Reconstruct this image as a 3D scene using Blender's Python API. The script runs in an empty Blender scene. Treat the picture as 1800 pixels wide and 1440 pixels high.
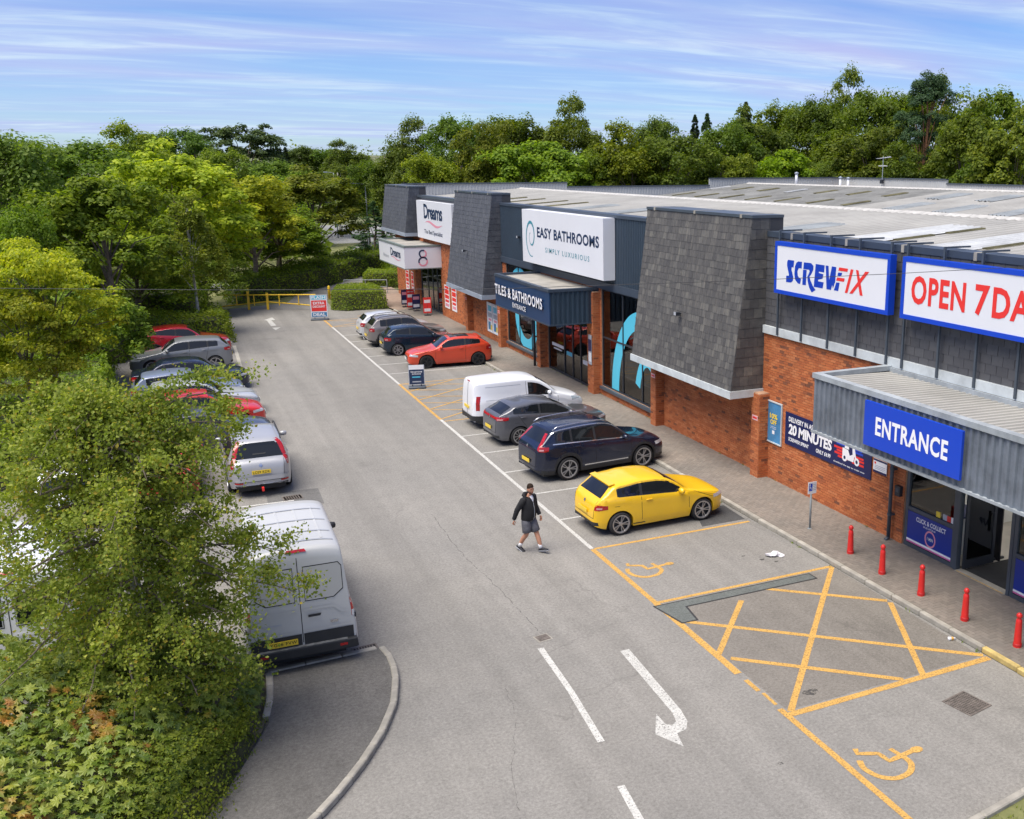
import bpy, bmesh, math, random
import numpy as np
from mathutils import Vector, Matrix
from mathutils.bvhtree import BVHTree

sc = bpy.context.scene
COL = sc.collection
R = math.radians

# ------------------------------------------------------------------ camera
CAM_H = 9.45
cam = bpy.data.cameras.new('camera'); camo = bpy.data.objects.new('camera', cam); COL.objects.link(camo)
cam.sensor_width = 36.0; cam.sensor_fit = 'HORIZONTAL'
cam.lens = 34.99
cam.shift_x = -0.1299; cam.shift_y = -0.0061
cam.clip_start = 0.1; cam.clip_end = 6000
camo.location = (0, 0, CAM_H)
camo.rotation_euler = (R(90 - 13.477), 0, R(-26.177))
sc.camera = camo

# ------------------------------------------------------------------ sky and sun
SUN_EL, SUN_AZ = 66.0, 257.0          # azimuth measured from +Y towards +X
w = bpy.data.worlds.new('World'); sc.world = w; w.use_nodes = True
nt = w.node_tree; nt.nodes.clear()
def N(tree, t, **kw):
    n = tree.nodes.new(t)
    for k, v in kw.items(): setattr(n, k, v)
    return n
def L(tree, a, b): tree.links.new(a, b)
def ramp_noise(t, vec, scale, stops, detail=5, rough=0.6, distort=0.0):
    n = N(t, 'ShaderNodeTexNoise'); n.inputs['Scale'].default_value = scale; n.inputs['Detail'].default_value = detail
    n.inputs['Roughness'].default_value = rough; n.inputs['Distortion'].default_value = distort
    L(t, vec, n.inputs[0])
    rp = N(t, 'ShaderNodeValToRGB'); e = rp.color_ramp.elements
    while len(e) < len(stops): e.new(0.5)
    for el, (p, c) in zip(e, stops): el.position = p; el.color = (*c, 1) if len(c) == 3 else c
    L(t, n.outputs[0], rp.inputs[0]); return rp.outputs[0]
def build_world():
    out = N(nt, 'ShaderNodeOutputWorld')
    sky = N(nt, 'ShaderNodeTexSky', sky_type='NISHITA', sun_disc=False)
    sky.sun_elevation = R(SUN_EL); sky.sun_rotation = R(SUN_AZ); sky.altitude = 60
    sky.air_density = 1.0; sky.dust_density = 0.25; sky.ozone_density = 4.0
    tint = N(nt, 'ShaderNodeMix', data_type='RGBA', blend_type='MULTIPLY'); tint.inputs[0].default_value = 1
    L(nt, sky.outputs[0], tint.inputs[6])
    b1 = N(nt, 'ShaderNodeBackground'); b1.inputs[1].default_value = 0.052
    L(nt, tint.outputs[2], b1.inputs[0])
    b2 = N(nt, 'ShaderNodeBackground'); b2.inputs[0].default_value = (0.60, 0.72, 1.0, 1); b2.inputs[1].default_value = 0.405
    # streaks of thin high cloud on a flat layer overhead
    tc = N(nt, 'ShaderNodeTexCoord')
    sep = N(nt, 'ShaderNodeSeparateXYZ'); L(nt, tc.outputs['Generated'], sep.inputs[0])
    zz = N(nt, 'ShaderNodeMath', operation='MAXIMUM'); zz.inputs[1].default_value = 0.0; L(nt, sep.outputs[2], zz.inputs[0])
    za = N(nt, 'ShaderNodeMath', operation='ADD'); za.inputs[1].default_value = 0.06; L(nt, zz.outputs[0], za.inputs[0])
    dv = N(nt, 'ShaderNodeVectorMath', operation='DIVIDE'); L(nt, tc.outputs['Generated'], dv.inputs[0])
    cb = N(nt, 'ShaderNodeCombineXYZ')
    for i in range(3): L(nt, za.outputs[0], cb.inputs[i])
    L(nt, cb.outputs[0], dv.inputs[1])
    mp = N(nt, 'ShaderNodeMapping'); mp.inputs['Rotation'].default_value = (0, 0, R(24)); mp.inputs['Scale'].default_value = (0.26, 1.0, 0.0)
    L(nt, dv.outputs[0], mp.inputs[0])
    n1 = N(nt, 'ShaderNodeTexNoise'); n1.inputs['Scale'].default_value = 0.62; n1.inputs['Detail'].default_value = 5; n1.inputs['Roughness'].default_value = 0.50; n1.inputs['Distortion'].default_value = 0.9
    L(nt, mp.outputs[0], n1.inputs[0])
    rp = N(nt, 'ShaderNodeValToRGB'); rp.color_ramp.elements[0].position = 0.32; rp.color_ramp.elements[1].position = 0.72
    L(nt, n1.outputs[0], rp.inputs[0])
    hz = N(nt, 'ShaderNodeValToRGB'); hz.color_ramp.elements[0].position = 0.0; hz.color_ramp.elements[0].color = (0.78, 0.98, 1.30, 1); hz.color_ramp.elements[1].position = 0.30; hz.color_ramp.elements[1].color = (0.44, 0.60, 1.08, 1)
    L(nt, zz.outputs[0], hz.inputs[0]); L(nt, hz.outputs[0], tint.inputs[7])
    mp2 = N(nt, 'ShaderNodeMapping'); mp2.inputs['Rotation'].default_value = (0, 0, R(30)); mp2.inputs['Scale'].default_value = (0.42, 1.5, 0.0); mp2.inputs['Location'].default_value = (3.1, 1.7, 0)
    L(nt, dv.outputs[0], mp2.inputs[0])
    cc = ramp_noise(nt, mp2.outputs[0], 1.7, [(0.36, (0.53, 0.60, 0.98)), (0.50, (0.58, 0.68, 1.0)), (0.66, (0.80, 0.93, 1.06))], 8, 0.62, 0.8)
    L(nt, cc, b2.inputs[0])
    mx = N(nt, 'ShaderNodeMixShader')
    L(nt, rp.outputs[0], mx.inputs[0]); L(nt, b1.outputs[0], mx.inputs[1]); L(nt, b2.outputs[0], mx.inputs[2])
    L(nt, mx.outputs[0], out.inputs[0])
build_world()
sun = bpy.data.lights.new('sun', 'SUN'); suno = bpy.data.objects.new('sun', sun); COL.objects.link(suno)
sun.energy = 2.75; sun.angle = R(50); sun.color = (1.0, 0.93, 0.82)
_d = Vector((math.sin(R(SUN_AZ)) * math.cos(R(SUN_EL)), math.cos(R(SUN_AZ)) * math.cos(R(SUN_EL)), math.sin(R(SUN_EL))))
suno.rotation_euler = _d.to_track_quat('Z', 'Y').to_euler()
suno.location = (0, 0, 60)
vs = sc.view_settings
sc.display_settings.display_device = 'sRGB'
vs.view_transform = 'Standard'; vs.look = 'None'; vs.gamma = 1.0; vs.use_curve_mapping = False
vs.exposure = 1.22
sc.cycles.use_denoising = True
sc.cycles.max_bounces = 8; sc.cycles.transparent_max_bounces = 12

# ------------------------------------------------------------------ materials
MAT = {}
def _bsdf(m): return m.node_tree.nodes['Principled BSDF']
def mat(name, col, rough=0.6, metal=0.0, spec=0.5, var=0.0, vscale=3.0, bump=0.0, bscale=60.0, coat=0.0, island=0.0, objrand=0.0, detail=4, col2=None):
    """procedural material: base colour with noise variation, per-piece variation and fine relief"""
    if name in MAT: return MAT[name]
    m = bpy.data.materials.new(name); m.use_nodes = True; t = m.node_tree; b = _bsdf(m)
    c4 = (*col, 1)
    b.inputs['Base Color'].default_value = c4
    b.inputs['Roughness'].default_value = rough; b.inputs['Metallic'].default_value = metal
    b.inputs['Specular IOR Level'].default_value = spec
    if coat: b.inputs['Coat Weight'].default_value = coat; b.inputs['Coat Roughness'].default_value = 0.03
    src = None
    tc = N(t, 'ShaderNodeTexCoord')
    if var > 0:
        n = N(t, 'ShaderNodeTexNoise'); n.inputs['Scale'].default_value = vscale; n.inputs['Detail'].default_value = detail; n.inputs['Roughness'].default_value = 0.65
        L(t, tc.outputs['Object'], n.inputs[0])
        rp = N(t, 'ShaderNodeValToRGB'); e = rp.color_ramp.elements
        e[0].position = 0.3; e[1].position = 0.7
        lo = tuple(max(0, c * (1 - var)) for c in col); hi = tuple(min(1, c * (1 + var)) for c in (col2 or col))
        e[0].color = (*lo, 1); e[1].color = (*hi, 1)
        L(t, n.outputs[0], rp.inputs[0]); src = rp.outputs[0]
    if island or objrand:
        g = N(t, 'ShaderNodeNewGeometry'); oi = N(t, 'ShaderNodeObjectInfo')
        ad = N(t, 'ShaderNodeMath', operation='ADD'); fr = N(t, 'ShaderNodeMath', operation='FRACT')
        L(t, g.outputs['Random Per Island'], ad.inputs[0]); L(t, oi.outputs['Random'], ad.inputs[1]); L(t, ad.outputs[0], fr.inputs[0])
        mr = N(t, 'ShaderNodeMapRange'); a = island or objrand
        mr.inputs['To Min'].default_value = 1 - a; mr.inputs['To Max'].default_value = 1 + a
        L(t, fr.outputs[0], mr.inputs[0])
        mm = N(t, 'ShaderNodeMix', data_type='RGBA', blend_type='MULTIPLY'); mm.inputs[0].default_value = 1
        if src: L(t, src, mm.inputs[6])
        else: mm.inputs[6].default_value = c4
        L(t, mr.outputs[0], mm.inputs[7]); src = mm.outputs[2]
    if src: L(t, src, b.inputs['Base Color'])
    if bump > 0:
        n2 = N(t, 'ShaderNodeTexNoise'); n2.inputs['Scale'].default_value = bscale; n2.inputs['Detail'].default_value = 3
        L(t, tc.outputs['Object'], n2.inputs[0])
        bp = N(t, 'ShaderNodeBump'); bp.inputs['Strength'].default_value = bump; bp.inputs['Distance'].default_value = 0.02
        L(t, n2.outputs[0], bp.inputs['Height']); L(t, bp.outputs[0], b.inputs['Normal'])
    MAT[name] = m
    return m

def mixc(t, a, b, fac, mode='MIX'):
    m = N(t, 'ShaderNodeMix', data_type='RGBA', blend_type=mode)
    for i, v in ((0, fac), (6, a), (7, b)):
        if hasattr(v, 'links'): L(t, v, m.inputs[i])
        elif i == 0: m.inputs[0].default_value = v
        else: m.inputs[i].default_value = (*v, 1)
    return m.outputs[2]

def asphalt_mat(name, base, warm, dark=0.75, cracks=True):
    m = bpy.data.materials.new(name); m.use_nodes = True; t = m.node_tree; b = _bsdf(m)
    tc = N(t, 'ShaderNodeTexCoord'); v = tc.outputs['Object']
    big = ramp_noise(t, v, 0.16, [(0.32, base), (0.68, warm)], 5, 0.6, 0.4)
    mid = ramp_noise(t, v, 1.6, [(0.25, (0.86,) * 3), (0.5, (1,) * 3), (0.78, (1.08,) * 3)], 8, 0.75)
    fine = ramp_noise(t, v, 17, [(0.30, (0.62, .61, .60)), (0.5, (1,) * 3), (0.70, (1.38,) * 3)], 5, 0.9)
    grit = ramp_noise(t, v, 130, [(0.3, (0.72,) * 3), (0.7, (1.3,) * 3)], 2, 0.8)
    c = mixc(t, big, mid, 1.0, 'MULTIPLY'); c = mixc(t, c, fine, 1.0, 'MULTIPLY'); c = mixc(t, c, grit, 1.0, 'MULTIPLY')
    # dark oily stains
    st = ramp_noise(t, v, 0.45, [(0.60, (1,) * 3), (0.78, (dark,) * 3)], 7, 0.7, 0.6)
    c = mixc(t, c, st, 1.0, 'MULTIPLY')
    mt = N(t, 'ShaderNodeMapping'); mt.inputs['Scale'].default_value = (1.5, 0.06, 1); L(t, v, mt.inputs[0])
    c = mixc(t, c, ramp_noise(t, mt.outputs[0], 1.0, [(0.34, (0.88,) * 3), (0.66, (1.06,) * 3)], 4, 0.6, 0.2), 1.0, 'MULTIPLY')
    c = mixc(t, c, ramp_noise(t, v, 0.9, [(0.64, (1,) * 3), (0.74, (0.80, .79, .77))], 9, 0.8, 1.2), 1.0, 'MULTIPLY')
    if cracks:
        nd = N(t, 'ShaderNodeTexNoise'); nd.inputs['Scale'].default_value = 0.9; nd.inputs['Detail'].default_value = 6; L(t, v, nd.inputs[0])
        ma = N(t, 'ShaderNodeMix', data_type='RGBA', blend_type='LINEAR_LIGHT'); ma.inputs[0].default_value = 0.55
        L(t, v, ma.inputs[6]); L(t, nd.outputs[1], ma.inputs[7])
        vo = N(t, 'ShaderNodeTexVoronoi', feature='DISTANCE_TO_EDGE'); vo.inputs['Scale'].default_value = 0.16
        L(t, ma.outputs[2], vo.inputs[0])
        cr = N(t, 'ShaderNodeValToRGB'); e = cr.color_ramp.elements
        e[0].position = 0.0; e[0].color = (0.72, 0.72, 0.72, 1); e[1].position = 0.0045; e[1].color = (1, 1, 1, 1)
        L(t, vo.outputs[0], cr.inputs[0])
        # cracks fade in and out
        ms = ramp_noise(t, v, 0.21, [(0.50, (0,) * 3), (0.62, (0.75,) * 3)], 2)
        c = mixc(t, c, mixc(t, (1, 1, 1), cr.outputs[0], ms), 1.0, 'MULTIPLY')
    L(t, c, b.inputs['Base Color'])
    b.inputs['Roughness'].default_value = 0.92; b.inputs['Specular IOR Level'].default_value = 0.25
    n2 = N(t, 'ShaderNodeTexNoise'); n2.inputs['Scale'].default_value = 90; n2.inputs['Detail'].default_value = 3; L(t, v, n2.inputs[0])
    bp = N(t, 'ShaderNodeBump'); bp.inputs['Strength'].default_value = 0.35; bp.inputs['Distance'].default_value = 0.01
    L(t, n2.outputs[0], bp.inputs['Height']); L(t, bp.outputs[0], b.inputs['Normal'])
    MAT[name] = m; return m

def paint_mat(name, col, wear=0.42, scale=9.0):
    """road paint, chipped away where the noise is low so that the tarmac shows"""
    m = bpy.data.materials.new(name); m.use_nodes = True; t = m.node_tree; b = _bsdf(m)
    tc = N(t, 'ShaderNodeTexCoord'); v = tc.outputs['Object']
    c = ramp_noise(t, v, 3.0, [(0.3, tuple(x * 0.78 for x in col)), (0.7, col)], 6, 0.7)
    g = ramp_noise(t, v, 60, [(0.3, (0.84,) * 3), (0.7, (1.08,) * 3)], 2)
    L(t, mixc(t, c, g, 1.0, 'MULTIPLY'), b.inputs['Base Color']); b.inputs['Roughness'].default_value = 0.75
    a = mixc(t, ramp_noise(t, v, scale, [(wear - 0.12, (0,) * 3), (wear - 0.03, (1,) * 3)], 10, 0.82), ramp_noise(t, v, 28, [(0.34, (0.35,) * 3), (0.5, (1,) * 3)], 4, 0.7), 1.0, 'MULTIPLY')
    L(t, a, b.inputs['Alpha'])
    MAT[name] = m; return m

def leaf_mat(name, lo, mid, hi, objtint=True, trans=0.35, rare=None):
    """foliage: per-leaf colour, tinted by the object's own colour, light shining through"""
    m = bpy.data.materials.new(name); m.use_nodes = True; t = m.node_tree; b = _bsdf(m)
    g = N(t, 'ShaderNodeNewGeometry')
    rp = N(t, 'ShaderNodeValToRGB'); e = rp.color_ramp.elements
    stops = [(0.0, lo), (0.5, mid), (0.93, hi)] + ([(0.955, rare), (1.0, rare)] if rare else [])
    while len(e) < len(stops): e.new(0.5)
    for el, (p, c) in zip(e, stops): el.position = p; el.color = (*c, 1)
    L(t, g.outputs['Random Per Island'], rp.inputs[0]); c = rp.outputs[0]
    tc = N(t, 'ShaderNodeTexCoord')
    cl = ramp_noise(t, tc.outputs['Object'], 0.75, [(0.3, (0.72, 0.80, 0.8)), (0.7, (1.30, 1.20, 0.9))], 4, 0.6)
    c = mixc(t, c, cl, 1.0, 'MULTIPLY')
    if objtint:
        oi = N(t, 'ShaderNodeObjectInfo'); c = mixc(t, c, oi.outputs['Color'], 1.0, 'MULTIPLY')
    L(t, c, b.inputs['Base Color']); b.inputs['Roughness'].default_value = 0.55; b.inputs['Specular IOR Level'].default_value = 0.3
    tr = N(t, 'ShaderNodeBsdfTranslucent'); L(t, mixc(t, c, (1.1, 1.15, 0.5), 1.0, 'MULTIPLY'), tr.inputs[0])
    mx = N(t, 'ShaderNodeMixShader'); mx.inputs[0].default_value = trans
    out = [n for n in t.nodes if n.type == 'OUTPUT_MATERIAL'][0]
    L(t, b.outputs[0], mx.inputs[1]); L(t, tr.outputs[0], mx.inputs[2]); L(t, mx.outputs[0], out.inputs[0])
    MAT[name] = m; return m

def pane_mat(name, tint=(0.75, 0.8, 0.8), refl=1.0):
    m = bpy.data.materials.new(name); m.use_nodes = True; t = m.node_tree
    out = [n for n in t.nodes if n.type == 'OUTPUT_MATERIAL'][0]
    tr = N(t, 'ShaderNodeBsdfTransparent'); tr.inputs[0].default_value = (*tint, 1)
    gl = N(t, 'ShaderNodeBsdfGlossy'); gl.inputs['Roughness'].default_value = 0.01
    fr = N(t, 'ShaderNodeFresnel'); fr.inputs[0].default_value = 1.6
    ml = N(t, 'ShaderNodeMath', operation='MULTIPLY'); ml.inputs[1].default_value = refl; ml.use_clamp = True; L(t, fr.outputs[0], ml.inputs[0])
    mx = N(t, 'ShaderNodeMixShader'); L(t, ml.outputs[0], mx.inputs[0]); L(t, tr.outputs[0], mx.inputs[1]); L(t, gl.outputs[0], mx.inputs[2])
    L(t, mx.outputs[0], out.inputs[0]); MAT[name] = m; return m

# ------------------------------------------------------------------ mesh helpers
def tag(o, label=None, cat=None, group=None, kind=None):
    if label: o['label'] = label
    if cat: o['category'] = cat
    if group: o['group'] = group
    if kind: o['kind'] = kind
    return o
def empty(name, loc=(0, 0, 0), rz=0.0):
    o = bpy.data.objects.new(name, None); COL.objects.link(o); o.location = loc; o.rotation_euler = (0, 0, rz); o.empty_display_size = 0.2
    return o
ORG = {}                                   # world origin of things built in world coordinates
def org(o):
    p = Vector((0, 0, 0))
    while o is not None: p += Vector(o.location); o = o.parent
    return p
def link(name, me, parent=None, mats=None):
    o = bpy.data.objects.new(name, me); COL.objects.link(o)
    if mats is not None:
        for m in (mats if isinstance(mats, (list, tuple)) else [mats]): me.materials.append(m)
    if parent is not None: o.parent = parent
    return o
class MB:
    def __init__(s): s.v = []; s.f = []; s.mi = []; s.cur = 0
    def add(s, vs, fs):
        b = len(s.v); s.v.extend([tuple(p) for p in vs]); s.f.extend([tuple(i + b for i in f) for f in fs]); s.mi.extend([s.cur] * len(fs)); return s
    def box(s, x0, x1, y0, y1, z0, z1):
        return s.add([(x0, y0, z0), (x1, y0, z0), (x1, y1, z0), (x0, y1, z0), (x0, y0, z1), (x1, y0, z1), (x1, y1, z1), (x0, y1, z1)],
                     [(0, 3, 2, 1), (4, 5, 6, 7), (0, 1, 5, 4), (1, 2, 6, 5), (2, 3, 7, 6), (3, 0, 4, 7)])
    def quad(s, a, b, c, d): return s.add([a, b, c, d], [(0, 1, 2, 3)])
    def prism(s, pts, ux, uy, un, o, d):
        """polygon pts in the frame (ux, uy) at origin o, extruded by d along un"""
        o, ux, uy, un = Vector(o), Vector(ux), Vector(uy), Vector(un); n = len(pts)
        a = [o + ux * p[0] + uy * p[1] for p in pts]; bb = [p + un * d for p in a]
        return s.add(a + bb, [tuple(range(n - 1, -1, -1)), tuple(range(n, 2 * n))] + [(i, (i + 1) % n, n + (i + 1) % n, n + i) for i in range(n)])
    def tube(s, pts, rad, seg=8, cap=True):
        pts = [Vector(p) for p in pts]; rads = rad if isinstance(rad, (list, tuple)) else [rad] * len(pts)
        rings = []; prev = None
        for i, p in enumerate(pts):
            d = (pts[min(i + 1, len(pts) - 1)] - pts[max(i - 1, 0)]).normalized()
            if prev is None: prev = d.orthogonal().normalized()
            u = (prev - d * prev.dot(d));  u = u.normalized() if u.length > 1e-6 else d.orthogonal().normalized(); prev = u; v = d.cross(u)
            rings.append([p + (u * math.cos(2 * math.pi * k / seg) + v * math.sin(2 * math.pi * k / seg)) * rads[i] for k in range(seg)])
        vs = [q for r_ in rings for q in r_]; fs = []
        for i in range(len(rings) - 1):
            for k in range(seg):
                a = i * seg + k; b = i * seg + (k + 1) % seg; fs.append((a, b, b + seg, a + seg))
        if cap: fs.append(tuple(range(seg - 1, -1, -1))); fs.append(tuple(range(len(vs) - seg, len(vs))))
        return s.add(vs, fs)
    def lathe(s, prof, o, axis='Z', seg=16):
        """profile [(radius, height)] turned about an axis through o"""
        o = Vector(o); vs = []; n = len(prof); fs = []
        for k in range(seg):
            c, q = math.cos(2 * math.pi * k / seg), math.sin(2 * math.pi * k / seg)
            for r_, h in prof:
                vs.append(o + (Vector((r_ * c, r_ * q, h)) if axis == 'Z' else Vector((r_ * c, h, r_ * q)) if axis == 'Y' else Vector((h, r_ * c, r_ * q))))
        for k in range(seg):
            for j in range(n - 1):
                a = k * n + j; b = ((k + 1) % seg) * n + j; fs.append((a, b, b + 1, a + 1))
        return s.add(vs, fs)
    def mesh(s, name, off=None):
        me = bpy.data.meshes.new(name)
        v = s.v if off is None else [(p[0] - off[0], p[1] - off[1], p[2] - off[2]) for p in s.v]
        me.from_pydata(v, [], s.f)
        if any(s.mi): me.polygons.foreach_set('material_index', s.mi)
        me.update(); return me
    def build(s, name, mats, parent=None, smooth=False, local=False, angle=None):
        """world coordinates by default: the parent's place is taken off"""
        me = s.mesh(name, None if (parent is None or local) else org(parent))
        fix_normals(me)
        if smooth: me.shade_smooth() if angle is None else me.shade_smooth()
        o = link(name, me, parent, mats)
        if smooth and angle is not None: sharp(me, angle)
        return o
def fix_normals(me):
    bm = bmesh.new(); bm.from_mesh(me); bmesh.ops.recalc_face_normals(bm, faces=bm.faces); bm.to_mesh(me); bm.free()
def sharp(me, angle):
    bm = bmesh.new(); bm.from_mesh(me)
    for e in bm.edges:
        if len(e.link_faces) == 2 and e.calc_face_angle(0) > R(angle): e.smooth = False
    bm.to_mesh(me); bm.free()
def fast_mesh(name, V, F):
    """V (n,3) array, F (m,k) array of equal faces"""
    me = bpy.data.meshes.new(name); V = np.asarray(V, np.float32); F = np.asarray(F, np.int32); k = F.shape[1]
    me.vertices.add(len(V)); me.vertices.foreach_set('co', V.ravel())
    me.loops.add(F.size); me.loops.foreach_set('vertex_index', F.ravel())
    me.polygons.add(len(F)); me.polygons.foreach_set('loop_start', np.arange(0, F.size, k, dtype=np.int32)); me.polygons.foreach_set('loop_total', np.full(len(F), k, np.int32))
    me.update(calc_edges=True); me.shade_flat(); return me
def copy_tree(o, parent=None):
    c = o.copy(); COL.objects.link(c)
    if parent is not None: c.parent = parent
    for ch in o.children: copy_tree(ch, c)
    return c
def bevel_mesh(me, wdt, seg=1):
    bm = bmesh.new(); bm.from_mesh(me); bmesh.ops.bevel(bm, geom=bm.edges[:], offset=wdt, segments=seg, affect='EDGES', profile=0.5); bm.to_mesh(me); bm.free(); return me

# lettering ----------------------------------------------------------------
_TX = {}
def text_verts(s, bold=0.0, spacing=1.0, shear=0.0, font_res=3):
    key = (s, bold, spacing, shear)
    if key not in _TX:
        cu = bpy.data.curves.new('lettering', 'FONT'); cu.body = s; cu.size = 1; cu.offset = bold; cu.space_character = spacing; cu.shear = shear; cu.resolution_u = font_res
        cu.fill_mode = 'FRONT' if False else 'BOTH'
        cu.dimensions = '2D'
        o = bpy.data.objects.new('lettering', cu); COL.objects.link(o)
        bpy.context.view_layer.update()
        me = bpy.data.meshes.new_from_object(o.evaluated_get(bpy.context.evaluated_depsgraph_get()))
        v = [tuple(p.co) for p in me.vertices]; f = [tuple(p.vertices) for p in me.polygons]
        bpy.data.objects.remove(o); bpy.data.curves.remove(cu); bpy.data.meshes.remove(me)
        a = np.array(v); _TX[key] = (a, f)
    return _TX[key]
def lettering(name, s, o, ux, uy, wdt, hgt, m, parent, bold=0.02, spacing=1.0, shear=0.0, lift=0.006, depth=0.0):
    """words fitted to a width and height on a plane: o is the lower left corner, ux / uy the reading and upward directions"""
    a, f = text_verts(s, bold, spacing, shear)
    lo, hi = a.min(0), a.max(0); u = (a[:, 0] - lo[0]) / (hi[0] - lo[0]) * wdt; v = (a[:, 1] - lo[1]) / (hi[1] - lo[1]) * hgt
    ux, uy = Vector(ux), Vector(uy); un = ux.cross(uy).normalized(); O = Vector(o) + un * lift
    p = [O + ux * float(x) + uy * float(y) for x, y in zip(u, v)]
    mb = MB(); mb.add(p, f)
    if depth:                                   # built-up letters: side walls, coloured navy in place of their shadows
        back = [q - un * depth for q in p]; mb.add(back, [])
        n = len(p); ec = {}
        for fc in f:
            for i in range(len(fc)):
                e = (fc[i], fc[(i + 1) % len(fc)]); ec[tuple(sorted(e))] = ec.get(tuple(sorted(e)), 0) + 1
        for (i, j), c in ec.items():
            if c == 1: mb.f.append((i, j, j + n, i + n)); mb.mi.append(1)
    me = mb.mesh(name, org(parent) if parent else None)
    return link(name, me, parent, [m, MAT['navy_print']] if depth else m)
# ================================================================== setting
WX, UZ = (0, -1, 0), (0, 0, 1)            # reading direction of the west-facing front, up
asphalt_mat('tarmac', (0.202, 0.194, 0.179), (0.234, 0.222, 0.201))
asphalt_mat('footway', (0.105, 0.101, 0.095), (0.135, 0.128, 0.119), cracks=False)
asphalt_mat('far_road', (0.20, 0.20, 0.20), (0.23, 0.23, 0.225), cracks=False)
asphalt_mat('patch_tar', (0.105, 0.115, 0.108), (0.125, 0.135, 0.125), cracks=False)
WHITE_P = paint_mat('white_paint', (0.58, 0.57, 0.53), 0.45, 7)
YEL_P = paint_mat('yellow_paint', (0.60, 0.345, 0.085), 0.43, 6)
mat('soil', (0.11, 0.095, 0.06), 0.95, var=0.4, vscale=2, bump=0.5)
mat('concrete', (0.30, 0.28, 0.24), 0.85, var=0.28, vscale=2.5, bump=0.3, bscale=70, objrand=0.10)
mat('iron', (0.17, 0.145, 0.125), 0.7, metal=0.4, var=0.4, vscale=9)
mat('grass', (0.085, 0.11, 0.03), 0.95, var=0.45, vscale=0.9, bump=0.6, bscale=25, col2=(0.16, 0.16, 0.06))
mat('field', (0.075, 0.095, 0.035), 0.95, var=0.4, vscale=0.012, col2=(0.13, 0.135, 0.06))

def sheet(name, pts, z, m, parent=None, kind='structure'):
    me = bpy.data.meshes.new(name); ox, oy = (0, 0)
    off = org(parent) if parent else Vector((0, 0, 0))
    me.from_pydata([(x - off.x, y - off.y, z - off.z) for x, y in pts], [], [tuple(range(len(pts)))]); me.update()
    if me.polygons[0].normal.z < 0: me.flip_normals()
    o = link(name, me, parent, m)
    if parent is None: tag(o, kind=kind)
    return o
# one sheet of ground out to the horizon, rising into low hills far away
def ground():
    xs = np.unique(np.concatenate([np.linspace(-60, 120, 10), np.linspace(-3200, 3600, 60)])); ys = np.unique(np.concatenate([np.linspace(-60, 200, 8), np.linspace(-400, 4200, 50)]))
    V = []; 
    for y in ys:
        for x in xs:
            d = math.hypot(x, y); t = max(0.0, (d - 380) / 2400)
            z = -0.03 + 46 * min(1, t) ** 1.3 * (0.75 + 0.25 * math.sin(x / 430 + 1.1) * math.cos(y / 610))
            V.append((x, y, z))
    nx = len(xs); F = [(j * nx + i, j * nx + i + 1, (j + 1) * nx + i + 1, (j + 1) * nx + i) for j in range(len(ys) - 1) for i in range(nx - 1)]
    me = fast_mesh('ground', V, F); me.shade_smooth(); tag(link('ground', me, None, MAT['field']), kind='structure')
ground()
sheet('grass_verge', [(-40, 5), (-40, 170), (75, 170), (75, 5)], -0.018, MAT['grass'])
park = sheet('car_park', [(-26, 3), (14.02, 3), (14.02, 68.6), (13.8, 69.5), (10.6, 70.2), (11.0, 76), (9.2, 76), (8.0, 73.6), (4.3, 72.2), (3.75, 66), (3.72, 60.5), (-26, 60.5)], 0.0, MAT['tarmac'])
# the service path beyond the barrier and the roads further off
sheet('path', [(8.4, 74.5), (11.3, 74.5), (13.6, 81), (19.5, 89), (30, 97), (30, 103), (19, 95.5), (11.3, 85)], -0.006, MAT['tarmac'])
sheet('road', [(-30, 74), (-10, 84), (4, 91.5), (14, 103), (23, 125), (30, 150), (44, 200), (52, 200), (37, 146), (31, 122), (22, 100), (10, 88.5), (-6, 79), (-30, 67)], -0.008, MAT['far_road'])
sheet('roundabout_road', [(16, 128), (44, 128), (60, 150), (60, 168), (20, 168)], -0.011, MAT['far_road'])

ZC = [0.0]
def strip(name, a, b, wdt, m, z=0.004):
    ZC[0] = (ZC[0] + 0.00023) % 0.0046; z = 0.0035 + ZC[0]           # no two painted strips on one level
    a, b = Vector((*a, 0)), Vector((*b, 0)); d = (b - a).normalized(); n = Vector((-d.y, d.x, 0)) * wdt / 2
    k = max(1, int((b - a).length / 0.45)); V = []; rng = random.Random(hash((round(a.x, 2), round(a.y, 2))) & 0xffff)
    for i in range(k + 1):                       # slightly uneven brush edges
        p = a.lerp(b, i / k); e1 = 1 + rng.uniform(-.07, .07); e2 = 1 + rng.uniform(-.07, .07)
        V += [(*(p + n * e1).xy, z), (*(p - n * e2).xy, z)]
    me = bpy.data.meshes.new(name); me.from_pydata(V, [], [(2 * i, 2 * i + 1, 2 * i + 3, 2 * i + 2) for i in range(k)]); me.update()
    if me.polygons[0].normal.z < 0: me.flip_normals()
    return link(name, me, park, m)
def flat(name, pts, m, z=0.004): return sheet(name, pts, z, m, park)
LX, KX = 9.22, 14.0
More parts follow.
